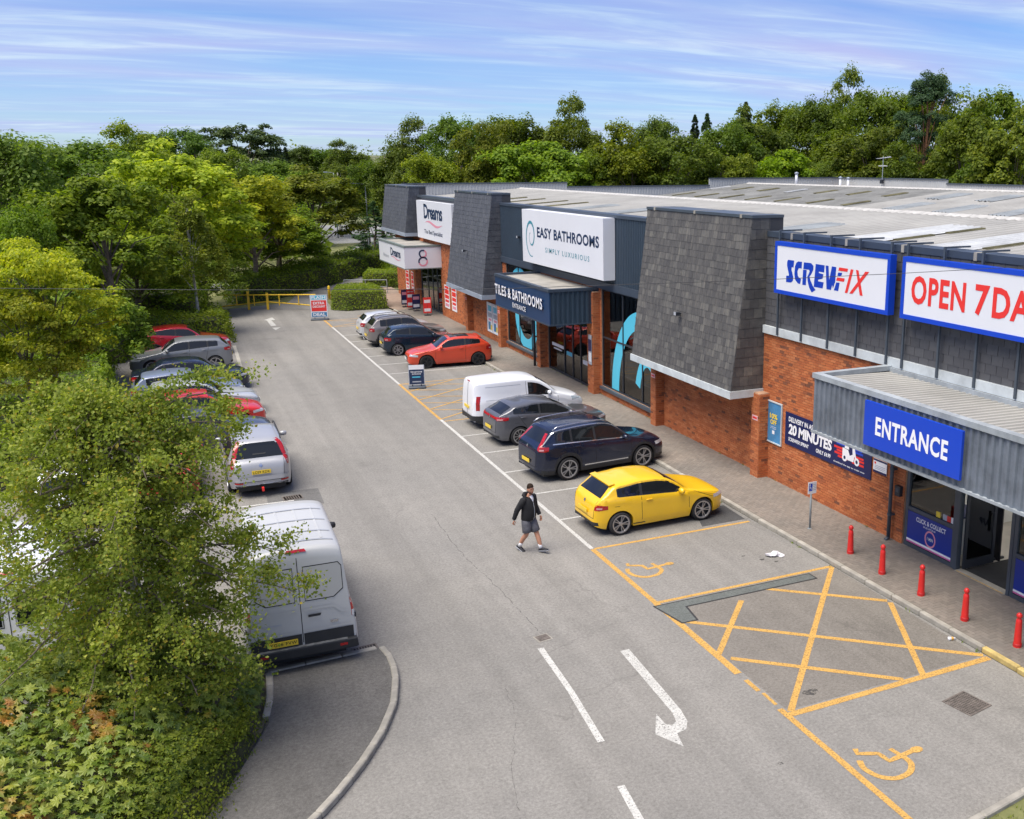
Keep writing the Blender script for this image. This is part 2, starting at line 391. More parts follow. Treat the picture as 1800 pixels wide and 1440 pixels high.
# long line at the foot of the bays: white, with yellow stretches
strip('bay_edge_line', (LX, 21.8), (LX, 36.4), 0.11, WHITE_P)
strip('bay_edge_line', (LX, 43.4), (LX, 61.2), 0.11, WHITE_P)
strip('hatch_edge_line', (LX, 36.4), (LX, 43.4), 0.12, YEL_P)
strip('hatch_edge_line', (LX, 61.2), (LX, 64.2), 0.12, YEL_P)
strip('bay_edge_line', (LX, 18.2), (LX, 21.75), 0.13, YEL_P)
strip('bay_edge_line', (LX, 14.72), (LX, 18.2), 0.16, YEL_P)
strip('bay_edge_line', (LX, 14.0), (LX, 14.45), 0.10, YEL_P)
strip('bay_edge_line', (LX + .02, 13.45), (LX + .03, 13.9), 0.07, YEL_P)
strip('bay_edge_line', (LX, 5.0), (LX, 13.3), 0.12, YEL_P)
for y in (24.12, 26.5, 28.9, 31.3, 33.7): strip('bay_line', (LX + .06, y), (13.7, y), 0.085, WHITE_P)
for y in (45.8, 48.2, 50.6, 53.0, 55.4, 57.8): strip('bay_line', (LX + .06, y), (13.7, y), 0.085, WHITE_P)
strip('bay_line', (LX + .06, 21.76), (13.85, 21.74), 0.10, YEL_P)
strip('bay_line', (LX + .06, 36.1), (13.6, 36.1), 0.08, YEL_P)
strip('bay_line', (LX + .06, 43.4), (13.6, 43.4), 0.08, YEL_P)
def hatch(x0, x1, y0, y1, segs, wd): 
    for a, b in segs: strip('hatch_line', (x0 + (x1 - x0) * a[0], y0 + (y1 - y0) * a[1]), (x0 + (x1 - x0) * b[0], y0 + (y1 - y0) * b[1]), wd, YEL_P, 0.0045)
# crossed box before the entrance (corners measured on the ground)
strip('hatch_line', (LX, 18.22), (13.98, 18.2), 0.11, YEL_P); strip('hatch_line', (LX, 13.07), (13.98, 13.07), 0.15, YEL_P)
for a, b in (((13.95, 18.15), (9.35, 13.15)), ((11.0, 17.5), (9.27, 15.55)), ((13.9, 15.95), (12.35, 13.12)), ((9.4, 17.1), (13.95, 13.2)), ((11.6, 17.98), (13.9, 16.05)), ((9.4, 15.3), (11.9, 13.15))):
    strip('hatch_line', a, b, 0.125, YEL_P, 0.0048)
# crossed box in front of the middle shop
for k in range(4): strip('hatch_line', (9.3 + 0.0, 36.5 + k * 1.75), (13.6, 36.5 + k * 1.75 + 2.9) if k < 3 else (11.6, 43.3), 0.085, YEL_P, 0.0048)
for k in range(5): strip('hatch_line', (9.3, 38.1 + k * 1.32), (13.6, 36.1 + k * 1.32) , 0.075, YEL_P, 0.0052)
for a, b in (((9.4, 61.4), (13.6, 63.8)), ((9.4, 63.9), (13.6, 61.3)), ((9.3, 61.2), (13.6, 61.2)), ((9.3, 64.0), (13.6, 64.0)), ((11.4, 65.0), (13.6, 66.6))):
    strip('hatch_line', a, b, 0.085, YEL_P, 0.0048)
# bays on the far side of the lane
for y in (53.5, 49.0, 45.0, 42.4, 40.3, 37.6): strip('bay_line', (-1.6, y), (3.0, y), 0.085, WHITE_P)
strip('bay_line', (0.2, 29.13), (2.95, 29.03), 0.09, WHITE_P); strip('lane_edge_line', (3.25, 50.2), (3.45, 57.0), 0.16, mat('pale_kerb', (0.36, 0.34, 0.29), 0.9, var=0.2, vscale=6))
# centre dashes and arrows
strip('centre_dash', (6.19, 17.35), (6.10, 15.5), 0.12, WHITE_P); strip('centre_dash', (6.10, 15.5), (5.94, 13.75), 0.12, WHITE_P)
strip('centre_dash', (5.72, 12.5), (5.58, 11.2), 0.125, WHITE_P); strip('centre_dash', (5.2, 10.2), (5.0, 8.6), 0.125, WHITE_P)
flat('direction_arrow', [(7.57, 16.528), (7.77, 16.537), (7.62, 14.05), (7.55, 13.68), (7.41, 13.46), (7.212, 13.42), (7.12, 13.02), (6.86, 13.554), (7.165, 14.13), (7.165, 13.76), (7.255, 13.68), (7.37, 13.76), (7.44, 14.05)], paint_mat('white_worn', (0.55, 0.54, 0.50), 0.47, 5), 0.0052)
flat('direction_arrow', [(5.854, 65.94), (6.425, 66.85), (6.5, 65.75), (6.25, 65.65), (6.29, 63.27), (5.98, 63.16), (5.985, 65.68)], WHITE_P, 0.0052); flat('arrow_tail', [(5.96, 62.5), (6.444, 62.49), (6.06, 61.5)], WHITE_P)
# wheelchair symbols (seated figure with a wheel), lying with the head to the kerb
def band(pts, wd, name, m=None):
    V = []; ZC[0] = (ZC[0] + 0.00023) % 0.0046; z = 0.0035 + ZC[0]
    for i, p in enumerate(pts):
        a = Vector(pts[max(0, i - 1)]); b = Vector(pts[min(len(pts) - 1, i + 1)]); d = (b - a).normalized(); n = Vector((-d.y, d.x)) * wd / 2
        V += [(p[0] + n.x, p[1] + n.y, z), (p[0] - n.x, p[1] - n.y, z)]
    me = bpy.data.meshes.new(name); me.from_pydata(V, [], [(2 * i, 2 * i + 1, 2 * i + 3, 2 * i + 2) for i in range(len(pts) - 1)]); me.update()
    if me.polygons[0].normal.z < 0: me.flip_normals()
    link(name, me, park, m or YEL_P)
def wheelchair(dx, dy):
    T = lambda P: [(x + dx, y + dy) for x, y in P]
    wh = pchip2([(9.40, 11.40), (9.335, 11.24), (9.341, 11.086), (9.40, 10.92), (9.511, 10.806), (9.64, 10.75), (9.769, 10.752), (9.90, 10.78), (10.003, 10.846), (10.09, 10.95), (10.119, 11.051), (10.11, 11.16)])
    band(T(wh), .105, 'wheelchair_symbol_wheel'); band(T([(9.545, 11.70), (9.49, 11.57), (9.66, 11.49), (9.80, 11.42), (9.815, 11.30), (9.83, 11.175), (9.97, 11.19), (10.34, 11.235)]), .10, 'wheelchair_symbol_figure'); band(T([(10.07, 11.45), (10.10, 11.25)]), .09, 'wheelchair_symbol_arm')
    flat('wheelchair_symbol_head', T([(10.445 + .12 * math.cos(t * math.pi / 6), 11.235 + .085 * math.sin(t * math.pi / 6)) for t in range(12)]), YEL_P, 0.0089)
def pchip2(P):
    out = []
    for i in range(len(P) - 1):
        p0, p1, p2, p3 = (Vector(P[max(0, i - 1)]), Vector(P[i]), Vector(P[i + 1]), Vector(P[min(len(P) - 1, i + 2)]))
        for k in range(3): t = k / 3; out.append(tuple(.5 * (2 * p1 + (p2 - p0) * t + (2 * p0 - 5 * p1 + 4 * p2 - p3) * t * t + (3 * p1 - p0 - 3 * p2 + p3) * t ** 3)))
    return out + [P[-1]]
wheelchair(0.1, 0); wheelchair(0.08, 8.84)
# repairs in the surface
flat('tar_seal', [(9.08, 18.09), (13.24, 18.09), (13.24, 17.74), (9.76, 17.74), (9.66, 17.06), (9.26, 17.06)], mat('tar_black', (.03, .03, .03), .7), 0.0088)
flat('tarmac_patch', [(9.12, 18.05), (13.2, 18.05), (13.2, 17.78), (9.72, 17.78), (9.62, 17.1), (9.3, 17.1)], MAT['patch_tar'], 0.0092)
flat('tarmac_patch', [(2.2, 28.5), (3.7, 28.4), (3.75, 29.9), (2.3, 30.0)], asphalt_mat('patch_tar_b', (0.125, 0.122, 0.116), (0.15, 0.147, 0.14), cracks=False), 0.003)
flat('tarmac_patch', [(12.5, 21.95), (13.85, 21.95), (13.9, 23.2), (12.9, 23.1)], asphalt_mat('patch_dark', (0.07, 0.07, 0.07), (0.1, 0.1, 0.1), cracks=False), 0.003)
flat('tarmac_patch', [(9.32, 13.2), (13.9, 13.2), (13.98, 18.1), (9.32, 18.1)], asphalt_mat('bay_wear', (0.158, 0.145, 0.127), (0.195, 0.178, 0.155), 0.62, cracks=True), 0.002)
# the seam down the middle of the lane and a wandering crack
CRK = paint_mat('crack_tar', (0.125, 0.118, 0.108), 0.58, 5.0)
def crack(P, wd, seed):
    rg = random.Random(seed); Q = pchip2(pchip2(P)); band([(x + rg.uniform(-.03, .03), y + rg.uniform(-.04, .04)) for x, y in Q], wd * .62, 'crack', CRK)
crack([(6.24, 26.07), (6.17, 23.5), (6.28, 21.44), (6.37, 19.64), (6.42, 18.08)], .028, 1); crack([(5.07, 16.15), (4.89, 15.15), (4.59, 14.32), (4.25, 13.42), (4.1, 12.6)], .014, 3)
# iron covers set into the tarmac
def grate(cx, cy, wx, wy, bars, rz, lab, cat='drain'):
    t = empty('drain_grate', (cx, cy, 0)); t.rotation_euler[2] = rz
    m = MB(); f = 0.035
    m.box(-wx / 2, wx / 2, -wy / 2, -wy / 2 + f, 0.001, 0.012); m.box(-wx / 2, wx / 2, wy / 2 - f, wy / 2, 0.001, 0.012); m.box(-wx / 2, -wx / 2 + f, -wy / 2 + f, wy / 2 - f, 0.001, 0.012); m.box(wx / 2 - f, wx / 2, -wy / 2 + f, wy / 2 - f, 0.001, 0.012)
    m.build('frame', MAT['iron'], t, local=True)
    m = MB(); m.box(-wx / 2 + f, wx / 2 - f, -wy / 2 + f, wy / 2 - f, 0.0005, 0.003); m.build('pit', mat('pit_black', (0.035, 0.032, 0.03), 0.9), t, local=True)
    n = bars[0]; bw = (wx - 2 * f) / n
    for i in range(n - 1):
        m = MB(); x = -wx / 2 + f + bw * (i + 1); m.box(x - bw * .22, x + bw * .22, -wy / 2 + f, wy / 2 - f, 0.003, 0.0105); m.build('bar', MAT['iron'], t, local=True)
    if bars[1]:
        m = MB(); bh = (wy - 2 * f) / bars[1]
        for j in range(bars[1] - 1):
            y = -wy / 2 + f + bh * (j + 1); m.box(-wx / 2 + f, wx / 2 - f, y - bh * .2, y + bh * .2, 0.003, 0.0095)
        o = m.build('cross_bars', MAT['iron'], t, local=True); tag(o, kind='stuff')
    tag(t, lab, cat); return t
grate(3.02, 18.90, 0.50, 0.24, (8, 0), R(3), 'slotted iron gully grate in the kerb corner behind the silver van')
grate(12.35, 11.97, 0.62, 0.62, (13, 11), R(10), 'square rusty manhole grating in the empty disabled bay', 'manhole')
grate(2.95, 29.3, 0.55, 0.42, (7, 0), R(4), 'dark gully cover in a patch behind the silver estate car')
def cover(cx, cy, wx, wy, rz, lab):
    t = empty('inspection_cover', (cx, cy, 0), rz); m = MB(); m.box(-wx / 2, wx / 2, -wy / 2, wy / 2, 0.001, 0.008); m.build('frame', MAT['concrete'], t, local=True)
    m = MB(); m.box(-wx / 2 + .03, wx / 2 - .03, -wy / 2 + .03, wy / 2 - .03, 0.008, 0.013); m.build('lid', MAT['iron'], t, local=True)
    m = MB()
    for i in range(5):
        for j in range(4): x = -wx / 2 + .07 + i * (wx - .14) / 4; y = -wy / 2 + .06 + j * (wy - .12) / 3; m.box(x - .02, x + .02, y - .008, y + .008, 0.013, 0.017)
    tag(m.build('tread', MAT['iron'], t, local=True), kind='stuff')
    tag(t, lab, 'cover')
cover(6.39, 17.75, 0.32, 0.30, R(8), 'small square iron cover just beyond the white centre dash')
# ---- pavement along the shops
pave = sheet('pavement', [(KX + .12, 6), (16.6, 6), (16.6, 66), (14.0 + .12, 66)], 0.113, mat('joint_sand', (.17, .15, .125), .95, var=.2))
sheet('pavement_apron', [(14.12, 66), (16.6, 66), (16.6, 79), (14.0, 79), (13.3, 73)], 0.099, mat('apron_paving', (0.27, 0.20, 0.155), 0.9, var=0.2, vscale=3, bump=.3))
mat('paver', (0.185, 0.168, 0.146), 0.9, var=0.16, vscale=0.35, col2=(0.205, 0.172, 0.142), bump=0.2, bscale=120, island=0.10)
def pavers():
    # herringbone blocks 200 x 100 mm, each with its own joint
    rng = np.random.default_rng(4); g = 0.0028; B = []
    x0, x1, y0, y1 = KX + .14, 16.36, 8.0, 66.0
    n = int((y1 - y0) / 0.1) + 30
    for i in range(-30, n):
        for k in range((-3 - i) // 4, (26 - i) // 4 + 1):
            # herringbone lattice: horizontal block at (2k + i, i) , vertical next to it
            u = 0.1 * (i + 4 * k); v = 0.1 * i
            for (a, b, c, d) in ((u, v, 0.2, 0.1), (u + 0.2, v - 0.1 + 0.0, 0.1, 0.2)):
                X = x0 + (a % 1e9) - 0.0; Y = y0 + b
                if X < x0 - 0.001 or X + c > x1 + 0.06 or Y < y0 or Y + d > y1: continue
                B.append((X + g, Y + g, c - 2 * g, d - 2 * g))
    B = np.array(B); m = len(B); z = 0.118 + rng.uniform(-0.0015, 0.0015, m); zt = rng.uniform(-.0015, .0015, m)
    V = np.zeros((m, 8, 3)); e = 0.003
    for q, (sx, sy) in enumerate(((0, 0), (1, 0), (1, 1), (0, 1))):
        V[:, q, 0] = B[:, 0] + B[:, 2] * sx; V[:, q, 1] = B[:, 1] + B[:, 3] * sy; V[:, q, 2] = 0.108
        V[:, q + 4, 0] = V[:, q, 0] + (e if sx == 0 else -e); V[:, q + 4, 1] = V[:, q, 1] + (e if sy == 0 else -e); V[:, q + 4, 2] = z + (zt if sx else 0)
    F = np.array([(4, 5, 6, 7), (0, 1, 5, 4), (1, 2, 6, 5), (2, 3, 7, 6), (3, 0, 4, 7)])
    F = (F[None] + (np.arange(m) * 8)[:, None, None]).reshape(-1, 4)
    me = fast_mesh('paving_blocks', V.reshape(-1, 3), F); tag(link('paving_blocks', me, pave, MAT['paver']), kind='stuff')
pavers()
def stone_mesh(l, wd, h, bev=0.018):
    m = MB(); m.box(-wd / 2, wd / 2, -l / 2, l / 2, 0, h); return bevel_mesh(m.mesh('kerb_stone'), bev, 1)
KS = stone_mesh(0.905, 0.125, 0.125); KS.materials.append(MAT['concrete'])
mat('yellow_kerb', (0.44, 0.33, 0.12), 0.85, var=0.35, vscale=3, bump=.3)
KSY = stone_mesh(0.905, 0.125, 0.125); KSY.materials.append(MAT['yellow_kerb'])
rng = random.Random(3)
y = 6.45; k = 0
while y < 66:
    o = link('kerb_stone', KSY if (10.9 < y < 12.9) else KS, pave)
    o.location = (KX + .0625 + rng.uniform(-.006, .006), y, rng.uniform(-.006, .002)); o.rotation_euler = (rng.uniform(-.004, .004), 0, rng.uniform(-.006, .006)); y += 0.915
# ---- footway island on the left with its curved kerb
isl = [(3.30, 18.62), (3.36, 18.3), (3.36, 17.85), (3.27, 17.2), (3.05, 16.4), (2.70, 15.62), (2.25, 14.88), (1.75, 14.2), (1.30, 13.68), (0.75, 13.15), (0.1, 12.6), (-0.7, 12.0), (-1.6, 11.4), (-2.6, 10.8)]
island = sheet('footway', [(1.22, 18.55)] + isl + [(-3.4, 11.6), (-1.6, 12.9), (-0.75, 13.6), (0.0, 14.56), (0.58, 15.74), (0.95, 16.6), (1.15, 17.6)], 0.098, MAT['footway'])
def kerb_run(pts, parent, step=0.62, ks=None):
    P = [Vector((*p, 0)) for p in pts]; acc = 0; out = []
    seg = [(P[i], P[i + 1]) for i in range(len(P) - 1)]; Ltot = sum((b - a).length for a, b in seg)
    def at(s):
        for a, b in seg:
            l = (b - a).length
            if s <= l: return a.lerp(b, s / l)
            s -= l
        return seg[-1][1]
    n = max(1, round(Ltot / step)); me = stone_mesh(Ltot / n - 0.008, 0.125, 0.125); me.materials.append(MAT['concrete'])
    for i in range(n):
        a, b = at(i * Ltot / n), at((i + 1) * Ltot / n); o = link('kerb_stone', me, parent); c = (a + b) / 2; d = b - a
        o.location = c - org(parent) + Vector((0, 0, rng.uniform(-.004, .003))); o.rotation_euler[2] = math.atan2(d.y, d.x) - math.pi / 2
kerb_run(isl, island, 0.45); kerb_run([(1.16, 18.55), (3.20, 18.62)], island, 0.7); kerb_run([(1.17, 18.5), (1.1, 17.6), (0.95, 16.9)], island, 0.6)
bed = sheet('planting_bed', [(-12, 18.6), (1.16, 18.52), (1.08, 17.6), (0.88, 16.6), (0.5, 15.74), (-0.06, 14.6), (-0.85, 13.65), (-2.5, 12.2), (-12, 8)], 0.06, MAT['soil'])
# bare corner at the lower right with its edging
corner = sheet('grass_corner', [(9.9, 8.6), (16, 8.6), (16, 6), (9.9, 6)], 0.05, MAT['grass'])
corner2 = sheet('grass_bank', [(9.2, 9.2), (11.4, 9.52), (14.0, 9.92), (14.0, 8.55), (9.2, 8.55)], 0.052, MAT['grass'])
kerb_run([(9.2, 9.22), (11.4, 9.55), (14.0, 9.95)], corner2, 0.9)
# white lines on the far road
for a, b in (((27.5, 145), (28.8, 148)), ((24.5, 133), (25.6, 137)), ((31, 156), (32.2, 160))):
    d = (Vector(b) - Vector(a)); n = Vector((-d.y, d.x)).normalized() * .12
    sheet('road_line', [(a[0] + n.x, a[1] + n.y), (b[0] + n.x, b[1] + n.y), (b[0] - n.x, b[1] - n.y), (a[0] - n.x, a[1] - n.y)], -0.003, WHITE_P)
# ================================================================== the shop building
FX = 16.30                                 # face of the brick front
def brick_mat():
    m = bpy.data.materials.new('brick'); m.use_nodes = True; t = m.node_tree; b = _bsdf(m)
    g = N(t, 'ShaderNodeNewGeometry'); rp = N(t, 'ShaderNodeValToRGB'); e = rp.color_ramp.elements
    stops = [(0.0, (0.17, 0.068, 0.038)), (0.06, (0.25, 0.088, 0.042)), (0.10, (0.38, 0.110, 0.038)), (0.35, (0.43, 0.130, 0.044)), (0.7, (0.48, 0.155, 0.052)), (1.0, (0.52, 0.19, 0.075))]
    while len(e) < len(stops): e.new(0.5)
    for el, (p, c) in zip(e, stops): el.position = p; el.color = (*c, 1)
    L(t, g.outputs['Random Per Island'], rp.inputs[0])
    tc = N(t, 'ShaderNodeTexCoord')
    st = ramp_noise(t, tc.outputs['Object'], 0.7, [(0.3, (0.80, 0.78, 0.78)), (0.7, (1.12, 1.05, 1.0))], 5)
    fi = ramp_noise(t, tc.outputs['Object'], 45, [(0.3, (0.82,) * 3), (0.7, (1.12,) * 3)], 3)
    L(t, mixc(t, mixc(t, rp.outputs[0], st, 1.0, 'MULTIPLY'), fi, 1.0, 'MULTIPLY'), b.inputs['Base Color']); b.inputs['Roughness'].default_value = 0.9
    MAT['brick'] = m
brick_mat()
mat('mortar', (0.44, 0.27, 0.17), 0.95, var=0.25, vscale=2, bump=0.3)
def slate_mat(name, lo, mid, hi, lich=0.35, flat=False):
    m = bpy.data.materials.new(name); m.use_nodes = True; t = m.node_tree; b = _bsdf(m)
    g = N(t, 'ShaderNodeNewGeometry'); oi = N(t, 'ShaderNodeObjectInfo')
    ad = N(t, 'ShaderNodeMath', operation='ADD'); fr = N(t, 'ShaderNodeMath', operation='FRACT')
    L(t, g.outputs['Random Per Island'], ad.inputs[0]); L(t, oi.outputs['Random'], ad.inputs[1]); L(t, ad.outputs[0], fr.inputs[0])
    rp = N(t, 'ShaderNodeValToRGB'); e = rp.color_ramp.elements; e.new(0.6)
    for el, (p, c) in zip(e, [(0, lo), (0.6, mid), (1, hi)]): el.position = p; el.color = (*c, 1)
    L(t, fr.outputs[0], rp.inputs[0])
    # weather streaks and lichen that run down the tiles
    v = g.outputs['Position']
    mp = N(t, 'ShaderNodeMapping'); mp.inputs['Scale'].default_value = (1, 6, 1.1); L(t, v, mp.inputs[0])
    st = ramp_noise(t, mp.outputs[0], 1.3, [(0.3, (0.92,) * 3), (0.7, (1.08,) * 3)] if flat else [(0.36, (0.80,) * 3), (0.50, (1.0,) * 3), (0.64, (1.55, 1.50, 1.36))], 9, 0.8)
    li = ramp_noise(t, v, 2.6, [(0.62, (0,) * 3), (0.75, (lich,) * 3)], 8, 0.75)
    c = mixc(t, rp.outputs[0], st, 1.0, 'MULTIPLY'); c = mixc(t, c, (0.22, 0.21, 0.16), li)
    L(t, c, b.inputs['Base Color']); b.inputs['Roughness'].default_value = 0.75
    MAT[name] = m; return m
slate_mat('slate_old', (0.066, 0.064, 0.064), (0.080, 0.077, 0.075), (0.116, 0.112, 0.104), 0.8)
slate_mat('slate_wall', (0.066, 0.066, 0.072), (0.078, 0.078, 0.084), (0.090, 0.090, 0.095), 0.15, flat=True)
slate_mat('slate_new', (0.060, 0.066, 0.080), (0.068, 0.074, 0.090), (0.076, 0.082, 0.098), 0.05)
mat('navy_clad', (0.030, 0.048, 0.072), 0.45, var=0.12, vscale=0.5)
mat('navy_trim', (0.040, 0.055, 0.080), 0.5, var=0.12, vscale=1)
mat('tiles_blue', (0.012, 0.040, 0.105), 0.4, var=0.08, vscale=0.5)
mat('pale_trim', (0.50, 0.54, 0.55), 0.6, var=0.20, vscale=1.6)
mat('grey_trim', (0.27, 0.31, 0.37), 0.55, var=0.15, vscale=1.5)
mat('white_sign', (0.70, 0.71, 0.75), 0.4, var=0.03, vscale=0.4)
mat('canopy_clad', (0.175, 0.200, 0.235), 0.42, metal=0.25, var=0.28, vscale=1.8)
mat('canopy_trim', (0.30, 0.33, 0.35), 0.55, var=0.25, vscale=2)
mat('roof_sheet', (0.33, 0.322, 0.298), 0.75, var=0.16, vscale=0.45)
mat('roof_old', (0.20, 0.20, 0.188), 0.85, var=0.28, vscale=0.6)
mat('rooflight', (0.27, 0.29, 0.295), 0.5, var=0.25, vscale=0.7)
mat('rooflight_moss', (0.17, 0.155, 0.08), 0.9, var=0.5, vscale=1.5)
mat('rooflight_white', (0.46, 0.47, 0.47), 0.55, var=0.2, vscale=1)
mat('ridge_cap', (0.42, 0.41, 0.385), 0.7, var=0.2, vscale=3)
mat('flat_roof', (0.28, 0.265, 0.235), 0.9, var=0.25, vscale=1.2, bump=.2)
mat('parapet_clad', (0.42, 0.43, 0.43), 0.5, var=0.08, vscale=.3)
mat('frame_dark', (0.025, 0.030, 0.040), 0.4)
mat('frame_grey', (0.060, 0.075, 0.095), 0.4, var=0.1, vscale=2)
mat('screw_blue', (0.006, 0.045, 0.42), 0.3); mat('blue_sign', (0.006, 0.055, 0.50), 0.35)
mat('deep_blue', (0.010, 0.016, 0.085), 0.4); mat('red_print', (0.75, 0.035, 0.030), 0.4)
mat('white_print', (0.82, 0.82, 0.84), 0.45); mat('navy_print', (0.012, 0.030, 0.085), 0.45); mat('teal_print', (0.045, 0.25, 0.32), 0.45); mat('pink_print', (0.72, 0.28, 0.36), 0.5)
mat('cyan_vinyl', (0.08, 0.50, 0.68), 0.4); mat('yellow_print', (0.85, 0.62, 0.05), 0.45); mat('grey_print', (0.4, 0.42, 0.46), 0.5); mat('sky_print', (0.06, 0.22, 0.42), 0.5, var=.3, vscale=2)
pane_mat('shop_glass', (0.78, 0.83, 0.83), 1.35)
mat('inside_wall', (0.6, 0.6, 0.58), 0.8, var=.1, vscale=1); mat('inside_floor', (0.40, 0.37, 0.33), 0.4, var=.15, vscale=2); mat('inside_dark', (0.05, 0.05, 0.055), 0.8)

bld = empty('retail_building', (FX, 44, 0)); tag(bld, 'long red brick retail building with slate mansards and a pale corrugated roof', 'building')
def bpart(name, mb, m, parent=None, **k): return mb.build(name, m, parent or bld, **k)

# ---- bricks: every brick a block standing proud of the mortar
def bricks_yz(x, y0, y1, z0, z1, holes=(), face=-1, depth=0.016):
    """stretcher bond on a wall in the YZ plane; face -1 looks to -X"""
    L_, H_, J = 0.225, 0.075, 0.010; out = []; r0 = int(round((z1 - z0) / H_))
    for r_ in range(r0):
        z = z0 + r_ * H_; off = (r_ % 2) * L_ / 2; yy = y0 - off
        while yy < y1 - 0.02:
            a, b = max(yy + J / 2, y0), min(yy + L_ - J / 2, y1); yy += L_
            if b - a < 0.03: continue
            zt = min(z + H_ - J, z1)
            if any(a < h[1] and b > h[0] and z < h[3] - 0.01 and zt > h[2] + 0.01 for h in holes):
                if any(a >= h[0] - .001 and b <= h[1] + .001 and z < h[3] - 0.01 and zt > h[2] + 0.01 for h in holes): continue
                for h in holes:                 # cut to the opening
                    if z < h[3] - 0.01 and zt > h[2] + 0.01:
                        if a < h[0] < b: b = h[0]
                        elif a < h[1] < b: a = h[1]
                if b - a < 0.02: continue
            out.append((a, b, z, zt))
    B = np.array(out); m = len(B); rg = np.random.default_rng(int(abs(y0) * 100)); d = depth + rg.uniform(-.003, .003, m)
    V = np.zeros((m, 8, 3))
    for q, (s1, s2) in enumerate(((0, 0), (1, 0), (1, 1), (0, 1))):
        V[:, q, 0] = x; V[:, q + 4, 0] = x + face * d
        for w_ in (q, q + 4): V[:, w_, 1] = B[:, s1]; V[:, w_, 2] = B[:, 2 + s2]
    return V
def bricks_xz(y, x0, x1, z0, z1, face=-1, depth=0.016):
    V = bricks_yz(0, x0, x1, z0, z1, face=face, depth=depth); W = V.copy(); W[:, :, 0] = V[:, :, 1]; W[:, :, 1] = y + V[:, :, 0]; return W
def brick_obj(arrs, parent):
    V = np.concatenate(arrs); m = len(V); F = np.array([(4, 7, 6, 5), (0, 4, 5, 1), (1, 5, 6, 2), (2, 6, 7, 3), (3, 7, 4, 0)])
    F = (F[None] + (np.arange(m) * 8)[:, None, None]).reshape(-1, 4); o = org(parent)
    me = fast_mesh('bricks', V.reshape(-1, 3) - np.array(o), F); fix_normals(me); tag(link('bricks', me, parent, MAT['brick']), kind='stuff')
def wall(y0, y1, z1, holes=(), x=FX, name='front_wall'):
    """mortar wall cut round its openings, with the bricks as a child"""
    m = MB(); ys = sorted({y0, y1, *[h[0] for h in holes], *[h[1] for h in holes]}); 
    for a, b in zip(ys, ys[1:]):
        zs = [(h[2], h[3]) for h in holes if h[0] <= a + 1e-6 and h[1] >= b - 1e-6]; z = 0.0
        for h0, h1 in sorted(zs):
            if h0 > z + .001: m.box(x, x + .24, a, b, z, h0)
            z = h1
        if z < z1 - .001: m.box(x, x + .24, a, b, z, z1)
    o = bpart(name, m, MAT['mortar']); brick_obj([bricks_yz(x, y0, y1, 0.10, z1, holes)], o); return o
def pillar(y0, y1, z1, x0=15.95, x1=FX - .002):
    m = MB(); m.box(x0, x1, y0 + .005, y1 - .005, 0, z1); o = bpart('brick_pillar', m, MAT['mortar'])
    brick_obj([bricks_yz(x0, y0, y1, 0.10, z1), bricks_xz(y0 + .005, x0, x1, 0.10, z1, -1), bricks_xz(y1 - .005, x0, x1, 0.10, z1, 1)], o); return o
# south shop: wall from the entrance to the first mansard
wall(18.4, 25.05, 4.56); wall(25.05, 31.9, 2.75)
wall(11.0, 18.4, 4.56, [(11.0, 18.4, 0.0, 2.9)])
pillar(24.62, 25.05, 2.75); pillar(31.55, 31.95, 2.75)
# middle shop
E_H = [(32.1, 37.2, 0.5, 4.58), (38.2, 43.5, 0.0, 2.95), (44.25, 49.4, 0.5, 4.58)]
wall(31.9, 49.95, 4.58, E_H)
pillar(37.35, 37.95, 4.4, 15.98); pillar(43.62, 44.05, 3.1); pillar(49.55, 49.98, 2.75)
wall(49.95, 56.85, 2.75); pillar(55.6, 56.0, 2.75)
# far shop
wall(56.85, 75.0, 4.75, [(62.4, 67.8, 0.0, 3.05)]); 
m = MB(); m.box(FX + .24, 56.4, 74.76, 75.0, 0, 7.6); m.box(56.16, 56.4, 6.0, 74.76, 0, 7.6); bpart('rear_wall', m, MAT['mortar'])
m = MB(); m.box(FX + .3, 56, 6.0, 6.24, 0, 7.4); bpart('rear_wall', m, MAT['mortar'])

# ---- slates
def slate_geo(rows, o, ud, uw, un, wd, h, sw, sh, seed, th=0.009, lap=0.03, shape=None, gap=.004):
    """tiles on a plane: o top-left corner, uw across, ud down the slope, un outwards; returns a list of 8-corner boxes"""
    o, ud, uw, un = map(Vector, (o, ud, uw, un)); rg = random.Random(seed); out = []
    n = int(math.ceil(h / sh))
    for r_ in range(n):
        d0 = r_ * sh; d1 = min(h, d0 + sh + lap) ; off = (r_ % 2) * sw / 2; x = -off
        while x < wd - .01:
            a, b = max(0, x) + gap, min(wd, x + sw) - gap; x += sw
            if b - a < .03: continue
            if shape:                            # clip to a sloping edge
                lim = shape((d0 + d1) / 2); a, b = max(a, lim[0]), min(b, lim[1])
                if b - a < .03: continue
            dd = d1 + rg.uniform(-.012, .006) if d1 < h else d1; t0 = 0.004 + 0.0005 * (r_ % 2); t1 = th + rg.uniform(.001, .006); tl = rg.uniform(-.002, .002)
            P = []
            for dist, lift in ((d0, t0), (dd, t1)):
                for w_ in (a, b): P.append(o + uw * w_ + ud * dist + un * lift)
            Q = [o + uw * w_ + ud * dist - un * 0.004 for dist in (d0, dd) for w_ in (a, b)]
            out.append([Q[0], Q[1], Q[3], Q[2], P[0], P[1], P[3] + un * tl, P[2] - un * tl])
    return out
SF = np.array([(4, 5, 6, 7), (0, 1, 5, 4), (1, 2, 6, 5), (2, 3, 7, 6), (3, 0, 4, 7)])
N_SLATE = [0]
